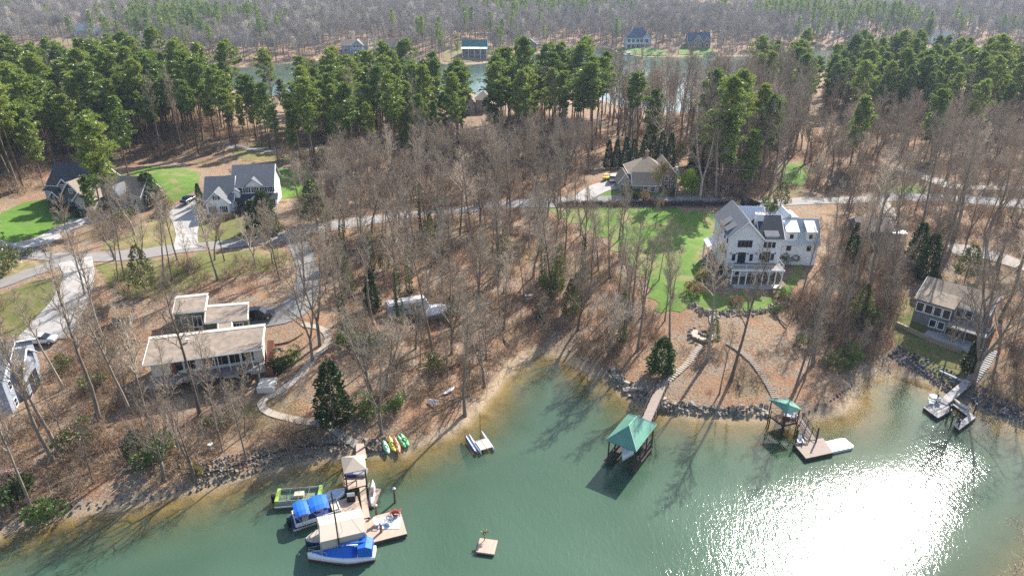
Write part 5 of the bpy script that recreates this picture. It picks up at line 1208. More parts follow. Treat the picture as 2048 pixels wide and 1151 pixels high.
# ------------------------------------------------------------------ stone work
def rock_mesh(seed, s=1.0):
    rs_ = np.random.RandomState(seed); bm = bmesh.new()
    for k in range(13): v_ = unit(rs_.normal(size=3)) * np.array([.5, .38, .30]) * rs_.uniform(.8, 1.1); bm.verts.new(v_ * s)
    r_ = bmesh.ops.convex_hull(bm, input=bm.verts[:]); bmesh.ops.delete(bm, geom=[g for g in bm.verts if not g.link_faces], context='VERTS')
    me = bpy.data.meshes.new('stone'); bm.to_mesh(me); bm.free(); return me
def mat_rock(name, a, b_):
    m, t, b = new_mat(name); oi = t.nodes.new('ShaderNodeObjectInfo'); co = obj_co(t); n = noise(t, co, 3, 5, .7)
    ge = t.nodes.new('ShaderNodeNewGeometry'); ad = N(t, 'ShaderNodeMath', operation='MULTIPLY_ADD'); t.links.new(oi.outputs['Random'], ad.inputs[0]); ad.inputs[1].default_value = .6
    q_ = N(t, 'ShaderNodeMath', operation='MULTIPLY'); t.links.new(n, q_.inputs[0]); q_.inputs[1].default_value = .45; t.links.new(q_.outputs[0], ad.inputs[2])
    c_ = ramp(t, ad.outputs[0], [(.15, a), (.85, b_)]); t.links.new(c_, b.inputs['Base Color']); b.inputs['Roughness'].default_value = .9; bump(t, b, noise(t, co, 9, 4), .5, .04)
    return m
ROCKT = mat_rock('tan_boulders', (.09, .078, .066), (.41, .355, .285)); ROCKD = mat_rock('dark_riprap', (.035, .035, .04), (.20, .195, .20)); ROCKG = mat_rock('grey_riprap', (.04, .037, .034), (.30, .265, .22))
def stones(name, label, line_px, rows, spacing, size, mat, step, seed, cat='stone wall', lift=.12, limit=300):
    """a bank of loose stones following a line on the ground, rows climbing inland"""
    rs_ = np.random.RandomState(seed); pts = smooth_line([G(*p)[:2] for p in line_px], spacing); L_ = np.array(pts); T_ = np.gradient(L_, axis=0); T_ /= np.linalg.norm(T_, axis=1)[:, None] + 1e-9; Nn = np.stack([-T_[:, 1], T_[:, 0]], 1)
    root = empty(name, (L_[0][0], L_[0][1], hz(*L_[0])), 0, label, cat)
    var = []
    for k in range(6): me = rock_mesh(seed*10 + k); me.materials.append(mat); var.append(me)
    allp = []
    for r in range(rows):
        for p, n in zip(L_, Nn):
            x, y = p + n * (r * step + rs_.uniform(-.3, .3)*step) + rs_.uniform(-.4, .4, 2) * spacing * .6; allp.append((x, y, size * rs_.uniform(.55, 1.3)))
    allp.sort(key=lambda a_: -a_[2]); Z = height([(a_[0], a_[1]) for a_ in allp]); extra = MB()
    for i, ((x, y, s), z) in enumerate(zip(allp, Z)):
        if i < limit:
            o = link('stone', var[rs_.randint(6)], None, root); o.location = (x - root.location[0], y - root.location[1], max(z, -.3) + lift*s - root.location[2]); o.rotation_euler = tuple(rs_.uniform(0, 6.28, 3)); o.scale = (s*rs_.uniform(.8, 1.25), s, s)
        else:
            me = var[rs_.randint(6)]; a_ = rs_.uniform(0, 6.28); ca_, sa_ = math.cos(a_), math.sin(a_); M_ = Matrix.Rotation(a_, 3, unit(rs_.normal(size=3)))
            extra.add([tuple(np.array(M_ @ v_.co) * s + np.array([x, y, max(z, -.3) + lift*s]) - np.array(root.location)) for v_ in me.vertices], [tuple(p_.vertices) for p_ in me.polygons])
    if extra.v: tag(extra.build('small_stones', mat, root), None, None, None, 'stuff')
    NO_TREES.append([tuple(q_) for q_ in strip_poly(list(L_[::2]), 2.0)])
    return root
stones('boulder_bank', 'bank of pale boulders along the shore under the timber walkway', [(1216,742),(1222,760),(1246,780),(1272,796),(1300,810),(1322,818)], 4, .55, 1.15, ROCKT, .5, 1)
stones('boulder_bank', 'long low boulder wall between the boathouse and the canopy dock', [(1332,822),(1400,829),(1470,833),(1535,831)], 4, .55, 1.0, ROCKT, .42, 2)
stones('boulder_bank', 'scattered boulders on the little muddy beach', [(1606,826),(1630,815),(1660,800),(1690,780),(1705,768)], 1, .9, .8, ROCKG, .4, 3)
stones('riprap_bank', 'dark riprap bank below the grey lake house', [(1778,712),(1820,735),(1850,752),(1890,778),(1930,798),(1975,818),(2020,838),(2060,856)], 9, .46, .72, ROCKD, .42, 4)
stones('riprap_bank', 'grey riprap bank beside the tan boat dock', [(395,978),(440,966),(520,944),(580,930),(640,917),(694,906)], 11, .42, .56, ROCKG, .33, 5)
stones('riprap_bank', 'small heap of grey stones between dock and kayaks', [(725,904),(752,902),(775,898)], 6, .42, .62, ROCKG, .36, 6)
stones('boulder_bank', 'dark weedy stones along the left bank', [(0,1056),(60,1046),(130,1026),(200,1012),(290,1000),(380,980)], 2, .8, .6, ROCKD, .5, 7)
stones('dry_stone_wall', 'low rubble retaining wall at the foot of the broad lawn', [(1378,612),(1398,626),(1420,632),(1450,632),(1500,630),(1545,622),(1590,606)], 4, .5, .8, ROCKT, .42, 8)
# stepping stairs
def stairs(label, px, w_, mat, n, name='stone_steps', th=.16, run=.42):
    pts = smooth_line([G(*p)[:2] for p in px], .25); L_ = np.array(pts); s_ = np.concatenate([[0], np.cumsum(np.linalg.norm(np.diff(L_, axis=0), axis=1))]); root = empty(name, (L_[0][0], L_[0][1], hz(*L_[0])), 0, label, 'steps')
    me = MB().box(-w_/2, w_/2, -run/2, run/2, -.3, th).mesh('step'); me.materials.append(mat); rr = random.Random(n)
    for i in range(n):
        u = s_[-1] * (i + .5) / n; x, y = np.interp(u, s_, L_[:, 0]), np.interp(u, s_, L_[:, 1]); x2, y2 = np.interp(u + .3, s_, L_[:, 0]), np.interp(u + .3, s_, L_[:, 1]); x1, y1 = np.interp(u - .3, s_, L_[:, 0]), np.interp(u - .3, s_, L_[:, 1])
        o = link('step', me, None, root); o.location = (x - L_[0][0], y - L_[0][1], hz(x, y) - root.location[2]); o.rotation_euler = (0, 0, math.atan2(y2 - y1, x2 - x1) - math.pi/2 + rr.uniform(-.05, .05)); o.scale = (rr.uniform(.9, 1.08), 1, 1)
    NO_TREES.append([tuple(q_) for q_ in strip_poly(list(L_[::6]) + [L_[-1]], w_ + 1.5)])
SLABS = plain('pale_step_stone', (.38, .32, .255), .85, .12, 2, bumpk=.2)
stairs('timber and stone steps curving from the fire pit to the timber walkway', [(1402,690),(1392,705),(1375,727),(1355,745),(1338,760),(1326,774)], 1.05, SLABS, 24)
stairs('pale narrow steps descending from the fire pit to the canopy dock', [(1455,686),(1474,698),(1500,720),(1520,745),(1536,770),(1550,797)], .95, plain('step_timber', (.26, .21, .165), .85, .2, 2), 34)
stairs('short steps through the rubble wall below the lawn', [(1424,620),(1424,632),(1426,648)], 1.1, SLABS, 8)
stairs('timber steps rising from the grey gangway to the lake house', [(1942,762),(1958,742),(1972,722),(1984,700)], 1.6, GREYD, 16)
# fire pit
q = G(1408, 668); o = empty('fire_pit', q, 0, 'round stone fire pit in a paved circle at the top of the steps', 'fire pit')
MB().tube([(0, 0, -.5), (0, 0, .06)], 2.2, 20).build('paving', SLABS, o); fm = [rock_mesh(70 + k) for k in range(3)]
for me in fm: me.materials.append(ROCKG)
for k in range(12): s_ = link('stone', fm[k % 3], None, o); s_.location = (.75*math.cos(k*.5236), .75*math.sin(k*.5236), .2); s_.scale = (.75, .75, 1.0); s_.rotation_euler = (0, 0, k*.5236)
MB().tube([(0, 0, .05), (0, 0, .1)], .55, 12).build('ash', BLACK, o)
for k in range(9): s_ = link('seat_stone', fm[k % 3], None, o); t_ = 1.2 + k*.42; s_.location = (2.4*math.cos(t_), 2.4*math.sin(t_), .15); s_.scale = (1, 1, .9); s_.rotation_euler = (0, 0, k)
# winding slab path on the left bank
def slab_path(label, px, w_, mat, sp):
    pts = smooth_line([G(*p)[:2] for p in px], .3); L_ = np.array(pts); s_ = np.concatenate([[0], np.cumsum(np.linalg.norm(np.diff(L_, axis=0), axis=1))]); n = int(s_[-1] / sp); root = empty('slab_path', (L_[0][0], L_[0][1], hz(*L_[0])), 0, label, 'path'); rr = random.Random(3)
    for i in range(n):
        q0, q1 = s_[-1]*i/n + .03, s_[-1]*(i+1)/n - .03
        def at_(u, side):
            x, y = np.interp(u, s_, L_[:, 0]), np.interp(u, s_, L_[:, 1]); dx, dy = np.interp(u+.2, s_, L_[:, 0]) - np.interp(u-.2, s_, L_[:, 0]), np.interp(u+.2, s_, L_[:, 1]) - np.interp(u-.2, s_, L_[:, 1]); l_ = math.hypot(dx, dy) + 1e-9; return x - dy/l_*side*w_/2, y + dx/l_*side*w_/2
        c4 = [at_(q0, -1), at_(q1, -1), at_(q1, 1), at_(q0, 1)]; zz = height(c4); dz = rr.uniform(.08, .14)
        MB().add([(x - root.location[0], y - root.location[1], z - root.location[2] - .25) for (x, y), z in zip(c4, zz)] + [(x - root.location[0], y - root.location[1], z - root.location[2] + dz) for (x, y), z in zip(c4, zz)], [(3,2,1,0), (4,5,6,7), (0,1,5,4), (1,2,6,5), (2,3,7,6), (3,0,4,7)]).build('slab', mat, root)
    NO_TREES.append([tuple(q_) for q_ in strip_poly(list(L_[::6]) + [L_[-1]], w_ + 1.2)])
slab_path('winding pale concrete path down to the tan boat dock', [(604,648),(640,656),(656,672),(652,690),(628,715),(605,745),(570,775),(530,797),(522,812),(545,828),(600,842),(650,848),(672,862),(700,884),(714,889)], 1.15, mat_paving('path_concrete', (.44, .37, .29)), 1.4)
# low edging wall above the left riprap, tan retaining wall by the lake house, kerb wall at the grey dock
def low_wall(label, px, h, t_, mat, name='retaining_wall', down=.8):
    pts = smooth_line([G(*p)[:2] for p in px], 1.2); L_ = np.array(pts); H_ = height(L_); T_ = np.gradient(L_, axis=0); T_ /= np.linalg.norm(T_, axis=1)[:, None] + 1e-9; Nn = np.stack([-T_[:, 1], T_[:, 0]], 1); root = np.array([L_[0][0], L_[0][1], H_[0]])
    rings = [[np.array([*(p - n*t_/2), z - down]) - root, np.array([*(p + n*t_/2), z - down]) - root, np.array([*(p + n*t_/2), z + h]) - root, np.array([*(p - n*t_/2), z + h]) - root] for p, n, z in zip(L_, Nn, H_)]
    o = MB().loft(rings).build(name, mat, None); o.location = root; return tag(o, label, 'wall')
low_wall('long tan timber retaining wall below the grey lake house', [(1792,650),(1830,668),(1870,686),(1922,706)], .7, .45, plain('tan_timber', (.38, .30, .21), .85, .15, 1, stripe=(2, .25, .2)))
low_wall('low dark board edging above the grey riprap', [(400,948),(450,938),(520,915),(580,898),(640,892),(700,890)], .25, .15, DWOOD)
low_wall('pale kerb wall beside the grey gangway landing', [(1878,744),(1905,756),(1932,768)], .4, .3, CONCW)
low_wall('curved timber edging of the terraced bed beside the flat roofed house', [(545,720),(580,712),(610,695),(632,672)], .3, .15, TWOOD)
low_wall('upper timber edging of the terraced bed beside the flat roofed house', [(548,690),(580,684),(606,668)], .3, .15, TWOOD)

# ------------------------------------------------------------------ vehicles and yard things
def car(px, py, rz, col, label, kind='sedan', name='parked_car', dz=.13):
    q = G(px, py); o = empty(name, (q[0], q[1], q[2] + dz), R(rz), label, 'car'); paint = plain('paint_%d_%d' % (int(col[0]*999), int(col[2]*999)), col, .25, .03, 1, metal=.3, spec=.7)
    L, W = 4.5, 1.78; top = 1.42 if kind == 'sedan' else 1.75
    prof = [(0, .35), (0, .75), (.12, .88), (.9, .95), (1.05, 1.0), (4.0, .98), (4.4, .82), (4.5, .6), (4.45, .32)] if kind == 'sedan' else [(0, .4), (0, 1.0), (.1, 1.08), (1.0, 1.1), (3.2, 1.1), (4.3, 1.0), (4.5, .7), (4.45, .4)]
    m = MB(); n = len(prof); m.loft([[(x - L/2, y*(1 if z_ < .8 else .95), z_) for x, z_ in prof] for y, z_ in ((-W/2, .5), (W/2, .5))]); m.build('body', paint, o, bevel=.06)
    cab = [(.75, .95), (1.25, top), (2.6, top), (3.45, .97)] if kind == 'sedan' else [(.05, 1.06), (.25, top), (2.5, top), (3.3, 1.08)]
    m = MB(); m.loft([[(x - L/2, -W*.45*k, z_) for x, z_ in cab] for k in (1, -1)]); m.build('windows', GLASS, o)
    r_ = MB(); r_.loft([[(x - L/2, -W*.40*k, z_) for x, z_ in ((cab[1][0]+.02, top+.0), (cab[1][0]+.12, top+.05), (cab[2][0]-.12, top+.05), (cab[2][0]-.02, top))] for k in (1, -1)]); r_.build('roof', paint, o)
    tm = MB().tube([(0, -.11, 0), (0, .11, 0)], .33, 14).mesh('wheel'); tm.materials.append(RUBBER); rm_ = MB().tube([(0, -.12, 0), (0, .12, 0)], .2, 10).mesh('rim'); rm_.materials.append(ALU)
    for x in (.85, 3.65):
        for s in (-1, 1): w_ = link('wheel', tm, None, o); w_.location = (x - L/2, s*W*.46, .33); link('rim', rm_, None, w_)
    for s in (-1, 1): MB().box(L/2-.12, L/2-.02, s*.62-.16, s*.62+.16, .58, .74).build('headlight', WTRIM, o); MB().box(-L/2-.015, -L/2+.05, s*.65-.14, s*.65+.14, .66, .8).build('tail_light', MAROON, o); MB().box(.35, .5, s*W*.5-.1, s*W*.5+.1, .98, 1.1).build('mirror', paint, o)
    return o
car(86, 686, 8, (.62, .63, .65), 'silver sedan parked at the end of the pale concrete drive')
car(522, 636, 6, (.02, .025, .04), 'black car parked beside the flat roofed house', 'suv')
car(379, 404, 75, (.012, .02, .05), 'dark blue car parked by the white colonial house')
car(1500, 413, 15, (.015, .015, .017), 'black car parked behind the white farmhouse', 'suv')
car(1226, 362, 80, (.75, .75, .74), 'white van parked by the hip roofed house', 'suv')
q = G(1213, 360); o = empty('utility_cart', q, R(20), 'small yellow utility cart beside the white van', 'cart'); MB().box(-1.0, 1.0, -.5, .5, .35, .8).build('body', plain('yellow_paint', (.75, .55, .05), .4), o); m = MB(); m.box(-.7, .5, -.5, .5, 1.6, 1.66); m.build('roof', plain('yellow_paint', (.75, .55, .05), .4), o)
for x in (-.65, .45):
    for s in (-1, 1): MB().tube([(x, s*.46, .8), (x, s*.46, 1.6)], .025, 4).build('post', BLACK, o)
for x in (-.65, .65):
    for s in (-1, 1): MB().tube([(x, s*.4, .25), (x, s*.55, .25)], .25, 10).build('wheel', RUBBER, o)
# travel trailer and tarp covered boat on its trailer in the central woods
qa, qb = G(778, 641), G(852, 636); d = qb - qa; o = empty('travel_trailer', (qa[0], qa[1], qa[2]), math.atan2(d[1], d[0]), 'long pale grey travel trailer parked under bare trees in the woods', 'trailer'); L = float(np.hypot(d[0], d[1])) + .6
TG = plain('trailer_grey', (.42, .42, .42), .45, .08, 1.5); MB().loft([[(x, 0, .55), (x, 2.3, .55), (x, 2.3, z_-.25), (x, 2.05, z_), (x, .25, z_), (x, 0, z_-.25)] for x, z_ in ((0, 2.6), (.15, 2.9), (L*.55, 2.95), (L-.4, 2.9), (L, 2.3))]).build('body', TG, o)
MB().box(.4, L-.6, .35, 1.95, 2.93, 3.02).build('roof_panel', CONCW, o)
for x in (L*.2, L*.45, L*.75): win(o, 'f', x, 1.4, .9, .6, 0, 1, 1, fw=.05)
win(o, 'f', L*.6, .65, .65, 1.8, 0, 1, 1, fw=.05, name='door')
for x in (L*.42, L*.54): MB().tube([(x, .02, .33), (x, .26, .33)], .36, 12).build('wheel', RUBBER, o)
MB().tube([(L, 1.15, .5), (L+1.1, 1.15, .45)], .07, 4).build('tow_bar', BLACK, o)
q = G(872, 636); o = empty('covered_boat', (q[0], q[1], q[2]), R(35), 'boat under a white tarp on a trailer in the woods', 'boat'); h_ = hull_mesh(5.6, 2.2, 1.5, .9, .2, 2.4, draft=-.5).build('hull', TG, o, True); h_.location = (-2.8, 0, 0)
m = MB(); m.loft([[(x, -w_, 1.5), (x, -w_*.5, h), (x, w_*.5, h), (x, w_, 1.5)] for x, w_, h in ((-2.8, 1.05, 1.9), (-1.2, 1.2, 2.7), (.6, 1.15, 2.5), (2.2, .6, 1.95), (2.85, .15, 1.75))]); m.build('tarp', plain('white_tarp', (.72, .73, .75), .7, .06, 2, bumpk=.4), o)
for s in (-1, 1): MB().tube([(-.5, s*.75, .33), (-.5, s*.98, .33)], .34, 12).build('wheel', RUBBER, o)
# small shed in the left woods
q = G(244, 652); o = empty('garden_shed', q, R(6), 'small shed with orange tan roof in the woods beside the flat roofed house', 'shed'); wing(o, -1.4, 1.4, 0, 2.2, -1, 1.9, 2.7, 'x', BEIGE, plain('orange_tan_roof', (.42, .24, .11), .9), .3); win(o, 'f', 0, .1, .8, 1.6, 0, 1, 2, name='door', handle=True)
# utility pole with its wire
q = G(1350, 398); o = empty('utility_pole', q, 0, 'wooden utility pole with grey transformer beside the road', 'pole'); MB().tube([(0, 0, -1), (0, 0, 9)], [.16, .11], 8).build('pole', plain('pole_wood', (.30, .26, .22), .85), o); MB().tube([(-.3, 0, 7.0), (-.3, 0, 8.0)], .28, 10).build('transformer', ALU, o); MB().box(-1, 1, -.06, .06, 8.4, 8.52).build('crossarm', TWOOD, o)
m = MB(); p0 = np.array([0, 0, 8.5])
for tx, ty in ((-30, 1), (36, -3)):
    pts = [p0 + np.array([tx*u, ty*u, -2.4*u*(1-u)*1.6]) for u in np.linspace(0, 1, 12)]; m.tube(pts, .022, 4)
m.build('wire', plain('grey_wire', (.4, .4, .4), .5), o)
for k, (px, py, dx) in enumerate(((1150, 402, 0), (1560, 400, 0))):
    q2 = G(px, py); o = empty('utility_pole', q2, 0, ['bare utility pole at the bend above the broad lawn', 'bare utility pole on the road behind the farmhouse'][k], 'pole'); MB().tube([(0, 0, -1), (0, 0, 8.7)], [.15, .1], 8).build('pole', plain('pole_wood', (.30, .26, .22), .85), o); MB().box(-.8, .8, -.05, .05, 8.2, 8.32).build('crossarm', TWOOD, o)
# mailboxes
for px, py, col, lab in ((8, 476, (.03, .12, .08), 'green mailbox at the edge of the striped lawn'), (92, 512, (.02, .02, .02), 'dark mailbox at the corner of the two roads')):
    q = G(px, py); o = empty('mailbox', q, R(10), lab, 'mailbox'); mm = plain('mailbox_%d' % int(col[1]*100), col, .4); MB().box(-.06, .06, -.06, .06, -.3, 1.05).build('post', TWOOD, o); MB().tube([(-.3, 0, 1.2), (.3, 0, 1.2)], .17, 8).build('box', mm, o); MB().box(.1, .14, -.22, -.18, 1.2, 1.45).build('flag', MAROON, o)
# things lying on the bank
q = G(885, 791); o = empty('paddle_board', (q[0], q[1], q[2]+.1), R(50), 'pale board lying on the leafy bank above the beach', 'board'); spindle(2.6, .7, .16).build('hull', GEL, o, True); MB().box(1.0, 1.6, -.15, .15, .14, .19).build('pad', LIGHTB, o)
q = G(865, 810); o = empty('bench', q, R(-20), 'small white bench on the leafy bank above the beach', 'bench'); MB().box(-.7, .7, -.2, .2, .4, .46).build('seat', WTRIM, o); MB().box(-.7, .7, .2, .25, .5, .85).build('backrest', WTRIM, o)
for x in (-.55, .55): MB().box(x-.04, x+.04, -.18, .18, 0, .4).build('leg', WTRIM, o)
q = G(1058, 597); o = empty('picnic_table', q, R(8), 'small pale picnic table among the trunks above the cove', 'table'); MB().box(-.9, .9, -.4, .4, .7, .76).build('top', GREYD, o)
for s in (-1, 1): MB().box(-.9, .9, s*.75-.13, s*.75+.13, .42, .47).build('seat', GREYD, o); MB().box(s*.65-.05, s*.65+.05, -.8, .8, 0, .7).build('leg', GREYD, o)
q = G(12, 948); o = empty('upturned_canoe', (q[0], q[1], q[2]+.2), R(12), 'faded pink canoe lying on the left bank', 'canoe'); h_ = spindle(4.2, .9, .45).build('hull', plain('faded_pink', (.62, .42, .38), .6), o, True); h_.location = (-2.1, 0, 0); MB().box(-1.8, 1.8, -.03, .03, .44, .5).build('keel', TWOOD, o)
q = G(422, 897); o = empty('garden_urn', q, 0, 'small white urn standing on the leafy left bank', 'urn'); MB().tube([(0, 0, 0), (0, 0, .1), (0, 0, .3), (0, 0, .75), (0, 0, .85)], [.28, .25, .12, .35, .38], 10).build('bowl', WTRIM, o); MB().box(-.3, .3, -.3, .3, -.2, .02).build('plinth', CONCW, o)
# logs lying in the woods
LOG = mat_bark('log_bark', (.14, .10, .08), (.36, .29, .23), .3)
for k, (px, py, L, rz) in enumerate(((905,735,4,50),(880,740,5,35),(960,700,4,20),(1150,690,5,60),(600,862,4,30),(300,930,6,25),(140,960,5,40),(1480,762,3,70),(1010,680,4,110),(220,900,7,30),(700,850,4,60),(1700,690,5,20),(1560,640,4,100),(90,1000,5,20))):
    q = G(px, py); rr = random.Random(k); spot = ['above the beach', 'above the beach', 'in the cove woods', 'in the cove woods', 'beside the slab path', 'on the left bank', 'on the left bank', 'between the stone stairs', 'in the cove woods', 'on the left bank', 'beside the slab path', 'in the thicket by the lake house', 'in the thicket by the lake house', 'on the left bank'][k]
    o = empty('fallen_log', (q[0], q[1], q[2]+.12), R(rz), 'pale fallen trunk with broken limbs lying ' + spot, 'log', 'fallen logs ' + spot)
    MB().tube([(-L/2, 0, .0), (-L*.1, .15, .1), (L/2, -.1, .05)], [.2, .17, .09], 7).build('trunk', LOG, o); MB().tube([(L*.1, .1, .1), (L*.25, .8, .6)], [.07, .03], 5).build('limb', LOG, o)
# far boats and jetties across the water
for k, (px, py, rz, lab) in enumerate(((985, 131, 10, 'far white pontoon boat off the barn lawn'), (1120, 94, 0, 'far white boat under the blue cabin shore'), (1150, 97, 5, 'far boat moored at the wooded point'), (1250, 112, 20, 'far white boat at the lodge lawn'))):
    q = atz(px, py, 0); o = empty('far_boat', (q[0], q[1], 0), R(rz), lab, 'boat'); hull_mesh(8, 2.8, 1.0).build('hull', GEL, o); MB().box(1, 5, -1.3, 1.3, 2.4, 2.6).build('canopy', METALW, o); MB().box(2, 4, -1, 1, .9, 1.6).build('console', GREYS, o)
for k, (px, py, L, rz, lab) in enumerate(((1000, 128, 14, 95, 'far jetty with pale roof by the barn lawn'), (1160, 98, 12, 80, 'far jetty below the wooded point'), (735, 118, 12, 100, 'far jetty below the grey blue cottage'), (800, 116, 12, 85, 'far jetty below the brown cottage'))):
    q = atz(px, py, 0); o = empty('far_jetty', (q[0], q[1], 0), R(rz), lab, 'jetty'); MB().box(-L/2, L/2, -1.2, 1.2, .5, .8).build('deck', GREYD, o); MB().box(-L/2-5, -L/2, -3, 3, .5, .8).build('platform', GREYD, o)
    for x in (-L/2-4.5, -L/2-.5):
        for s in (-1, 1): MB().tube([(x, s*2.7, -2), (x, s*2.7, 3)], .15, 6).build('post', DWOOD, o)
    MB().slab([(-L/2-5.4, -3.4, 3), (-L/2+.4, -3.4, 3), (-L/2+.4, 3.4, 3), (-L/2-5.4, 3.4, 3)], .3).build('roof', [METALW, SH_BROWN, SH_TAN, METALW][k], o)

# ------------------------------------------------------------------ where the woods stand (areas of ground, traced as seen in the photograph)
def zone(px): return [tuple(G(*p)[:2]) for p in px]
def zpx(pts, poly): return inside(pts, poly)
def blocked(P):
    b = np.zeros(len(P), bool)
    for poly in NO_TREES: b |= inside(P, poly)
    return b
def scatter(poly, spacing, seed):
    A = np.array(poly); rs = np.random.RandomState(seed)
    xs = np.arange(A[:, 0].min(), A[:, 0].max(), spacing); ys = np.arange(A[:, 1].min(), A[:, 1].max(), spacing)
    P = np.array([(x, y) for x in xs for y in ys]); 
    if len(P) == 0: return P.reshape(0, 2)
    P = P + rs.uniform(-.48, .48, P.shape) * spacing
    return P[inside(P, poly)]
BZ = [ # name, outline of the ground, spacing, variants, size range, label
 ([(590,478),(700,452),(860,430),(1000,418),(1085,425),(1110,445),(1160,470),(1215,500),(1260,560),(1290,620),(1330,640),(1330,700),(1240,755),(1190,742),(1130,700),(1040,700),(985,765),(930,825),(850,872),(770,880),(735,860),(720,780),(700,720),(668,650),(640,610),(650,560),(625,500)], 7.2, [0,1,2,3,4,4,6,5,7,7], (.55,.84), 'bare hardwood tree in the woods around the cove', 'bare trees around the cove'),
 ([(600,395),(640,352),(800,335),(1000,312),(1195,312),(1170,375),(1080,398),(960,408),(760,428),(640,446),(600,440)], 5.9, [1,2,3,4,4,6,6,7], (.52,.8), 'bare hardwood tree between the road and the pines', 'bare trees between road and pines'),
 ([(0,850),(70,830),(100,740),(150,650),(240,650),(262,690),(262,790),(420,812),(520,800),(545,840),(640,880),(560,905),(420,940),(330,975),(200,1003),(0,1045)], 6.6, [0,1,2,5,7,7], (.62,.95), 'bare hardwood tree on the leafy bank below the flat roofed house', 'bare trees on the left bank'),
 ([(170,560),(240,535),(430,520),(560,505),(600,540),(590,580),(520,592),(420,585),(340,592),(250,640),(170,650)], 8.0, [0,2,3,4,7,7], (.55,.8), 'bare hardwood tree on the mossy verge under the road', 'bare trees below the road bend'),
 ([(1330,690),(1400,700),(1560,690),(1640,690),(1700,735),(1690,770),(1600,780),(1550,800),(1460,812),(1350,800),(1340,740)], 10, [2,7,7,0], (.5,.72), 'bare hardwood tree on the slope between the two stone stairs', 'bare trees by the stone stairs'),
 ([(1560,610),(1610,560),(1665,500),(1680,450),(1715,490),(1815,500),(1815,570),(1790,640),(1785,700),(1720,740),(1640,680)], 6.6, [0,1,2,3,5,7,7], (.52,.8), 'bare hardwood tree in the thicket beside the grey lake house', 'bare trees between farmhouse and lake house'),
 ([(1620,396),(1600,300),(1640,268),(1850,262),(2100,280),(2100,560),(1980,590),(1930,545),(1830,525),(1820,470),(1700,430)], 7.5, [0,1,2,3,4,4,6,6], (.54,.86), 'bare hardwood tree in the woods behind the grey lake house', 'bare trees in the right hand woods'),
 ([(1985,640),(2110,600),(2140,880),(2050,850),(1975,800)], 7.0, [0,1,3,7], (.7,1.0), 'bare hardwood tree on the dark bank by the grey dock', 'bare trees by the grey dock'),
 ([(1240,308),(1200,225),(1300,234),(1440,228),(1610,215),(1600,300),(1590,395),(1520,398),(1400,396),(1380,310)], 5.8, [0,1,3,4,5,1], (.85,1.1), 'bare hardwood tree on the neck of land before the far water', 'bare trees on the neck of land'),
 ([(-150,560),(0,600),(0,640),(50,690),(-10,840),(-150,900)], 7.5, [0,1,2,5], (.7,.95), 'bare hardwood tree beside the blue grey house', 'bare trees on the left edge'),
 ([(640,200),(840,200),(870,214),(870,232),(800,222),(640,232)], 9, [0,1,3,4], (.7,.9), 'bare hardwood tree on the near bank of the far water', 'bare trees on the near bank of the far water'),
 ([(200,440),(250,425),(345,425),(350,440),(300,470),(230,480),(190,470)], 6.5, [4,7,3], (.55,.75), 'bare hardwood tree in the bed beside the dark gabled house', 'bare trees by the dark gabled house'),
]
PZ = [
 ([(-150,205),(0,205),(250,200),(400,218),(470,258),(548,272),(562,305),(400,312),(260,318),(130,335),(90,378),(0,398),(-150,420)], 5.5, 'tall pine in the stand behind the dark gabled house', 'pines behind the gabled houses'),
 ([(625,222),(760,212),(860,225),(900,262),(960,268),(960,320),(800,330),(640,345),(555,330),(560,270)], 6.2, 'tall pine in the grove at the middle of the woods', 'pines in the middle grove'),
 ([(990,240),(1080,225),(1180,245),(1225,300),(1100,312),(980,308)], 6.2, 'tall pine in the grove left of the hip roofed house', 'pines left of the hip roofed house'),
 ([(1480,190),(1600,175),(1620,240),(1590,270),(1500,240)], 8.0, 'tall pine in the clump before the far water', 'pines before the far water'),
 ([(1650,180),(1760,172),(1900,180),(2100,190),(2100,270),(1900,262),(1700,255),(1640,240)], 6.6, 'tall pine in the long stand of the right hand woods', 'pines in the right hand woods'),
 ([(1400,320),(1440,300),(1530,310),(1560,390),(1480,398),(1405,396)], 7.5, 'tall pine behind the white farmhouse', 'pines behind the farmhouse'),
]
cand_b, cand_p = [], []
rs = np.random.RandomState(5)
for zi, (px, spc, var, (s0, s1), label, grp) in enumerate(BZ):
    P = scatter(zone(px), spc, 100 + zi)
    for x, y in P: cand_b.append((x, y, rs.uniform(0, 6.28), rs.uniform(s0, s1), var[rs.randint(len(var))], zi))
for zi, (px, spc, label, grp) in enumerate(PZ):
    P = scatter(zone(px), spc, 200 + zi)
    for x, y in P:
        if rs.uniform() < .14: cand_b.append((x, y, rs.uniform(0, 6.28), rs.uniform(.8, 1.05), [0, 1, 5][rs.randint(3)], 1 if zi < 3 else 6))
        else: cand_p.append((x, y, rs.uniform(0, 6.28), rs.uniform(.64, 1.06) * (.93 if zi in (1, 4) else 1), rs.randint(6), zi))
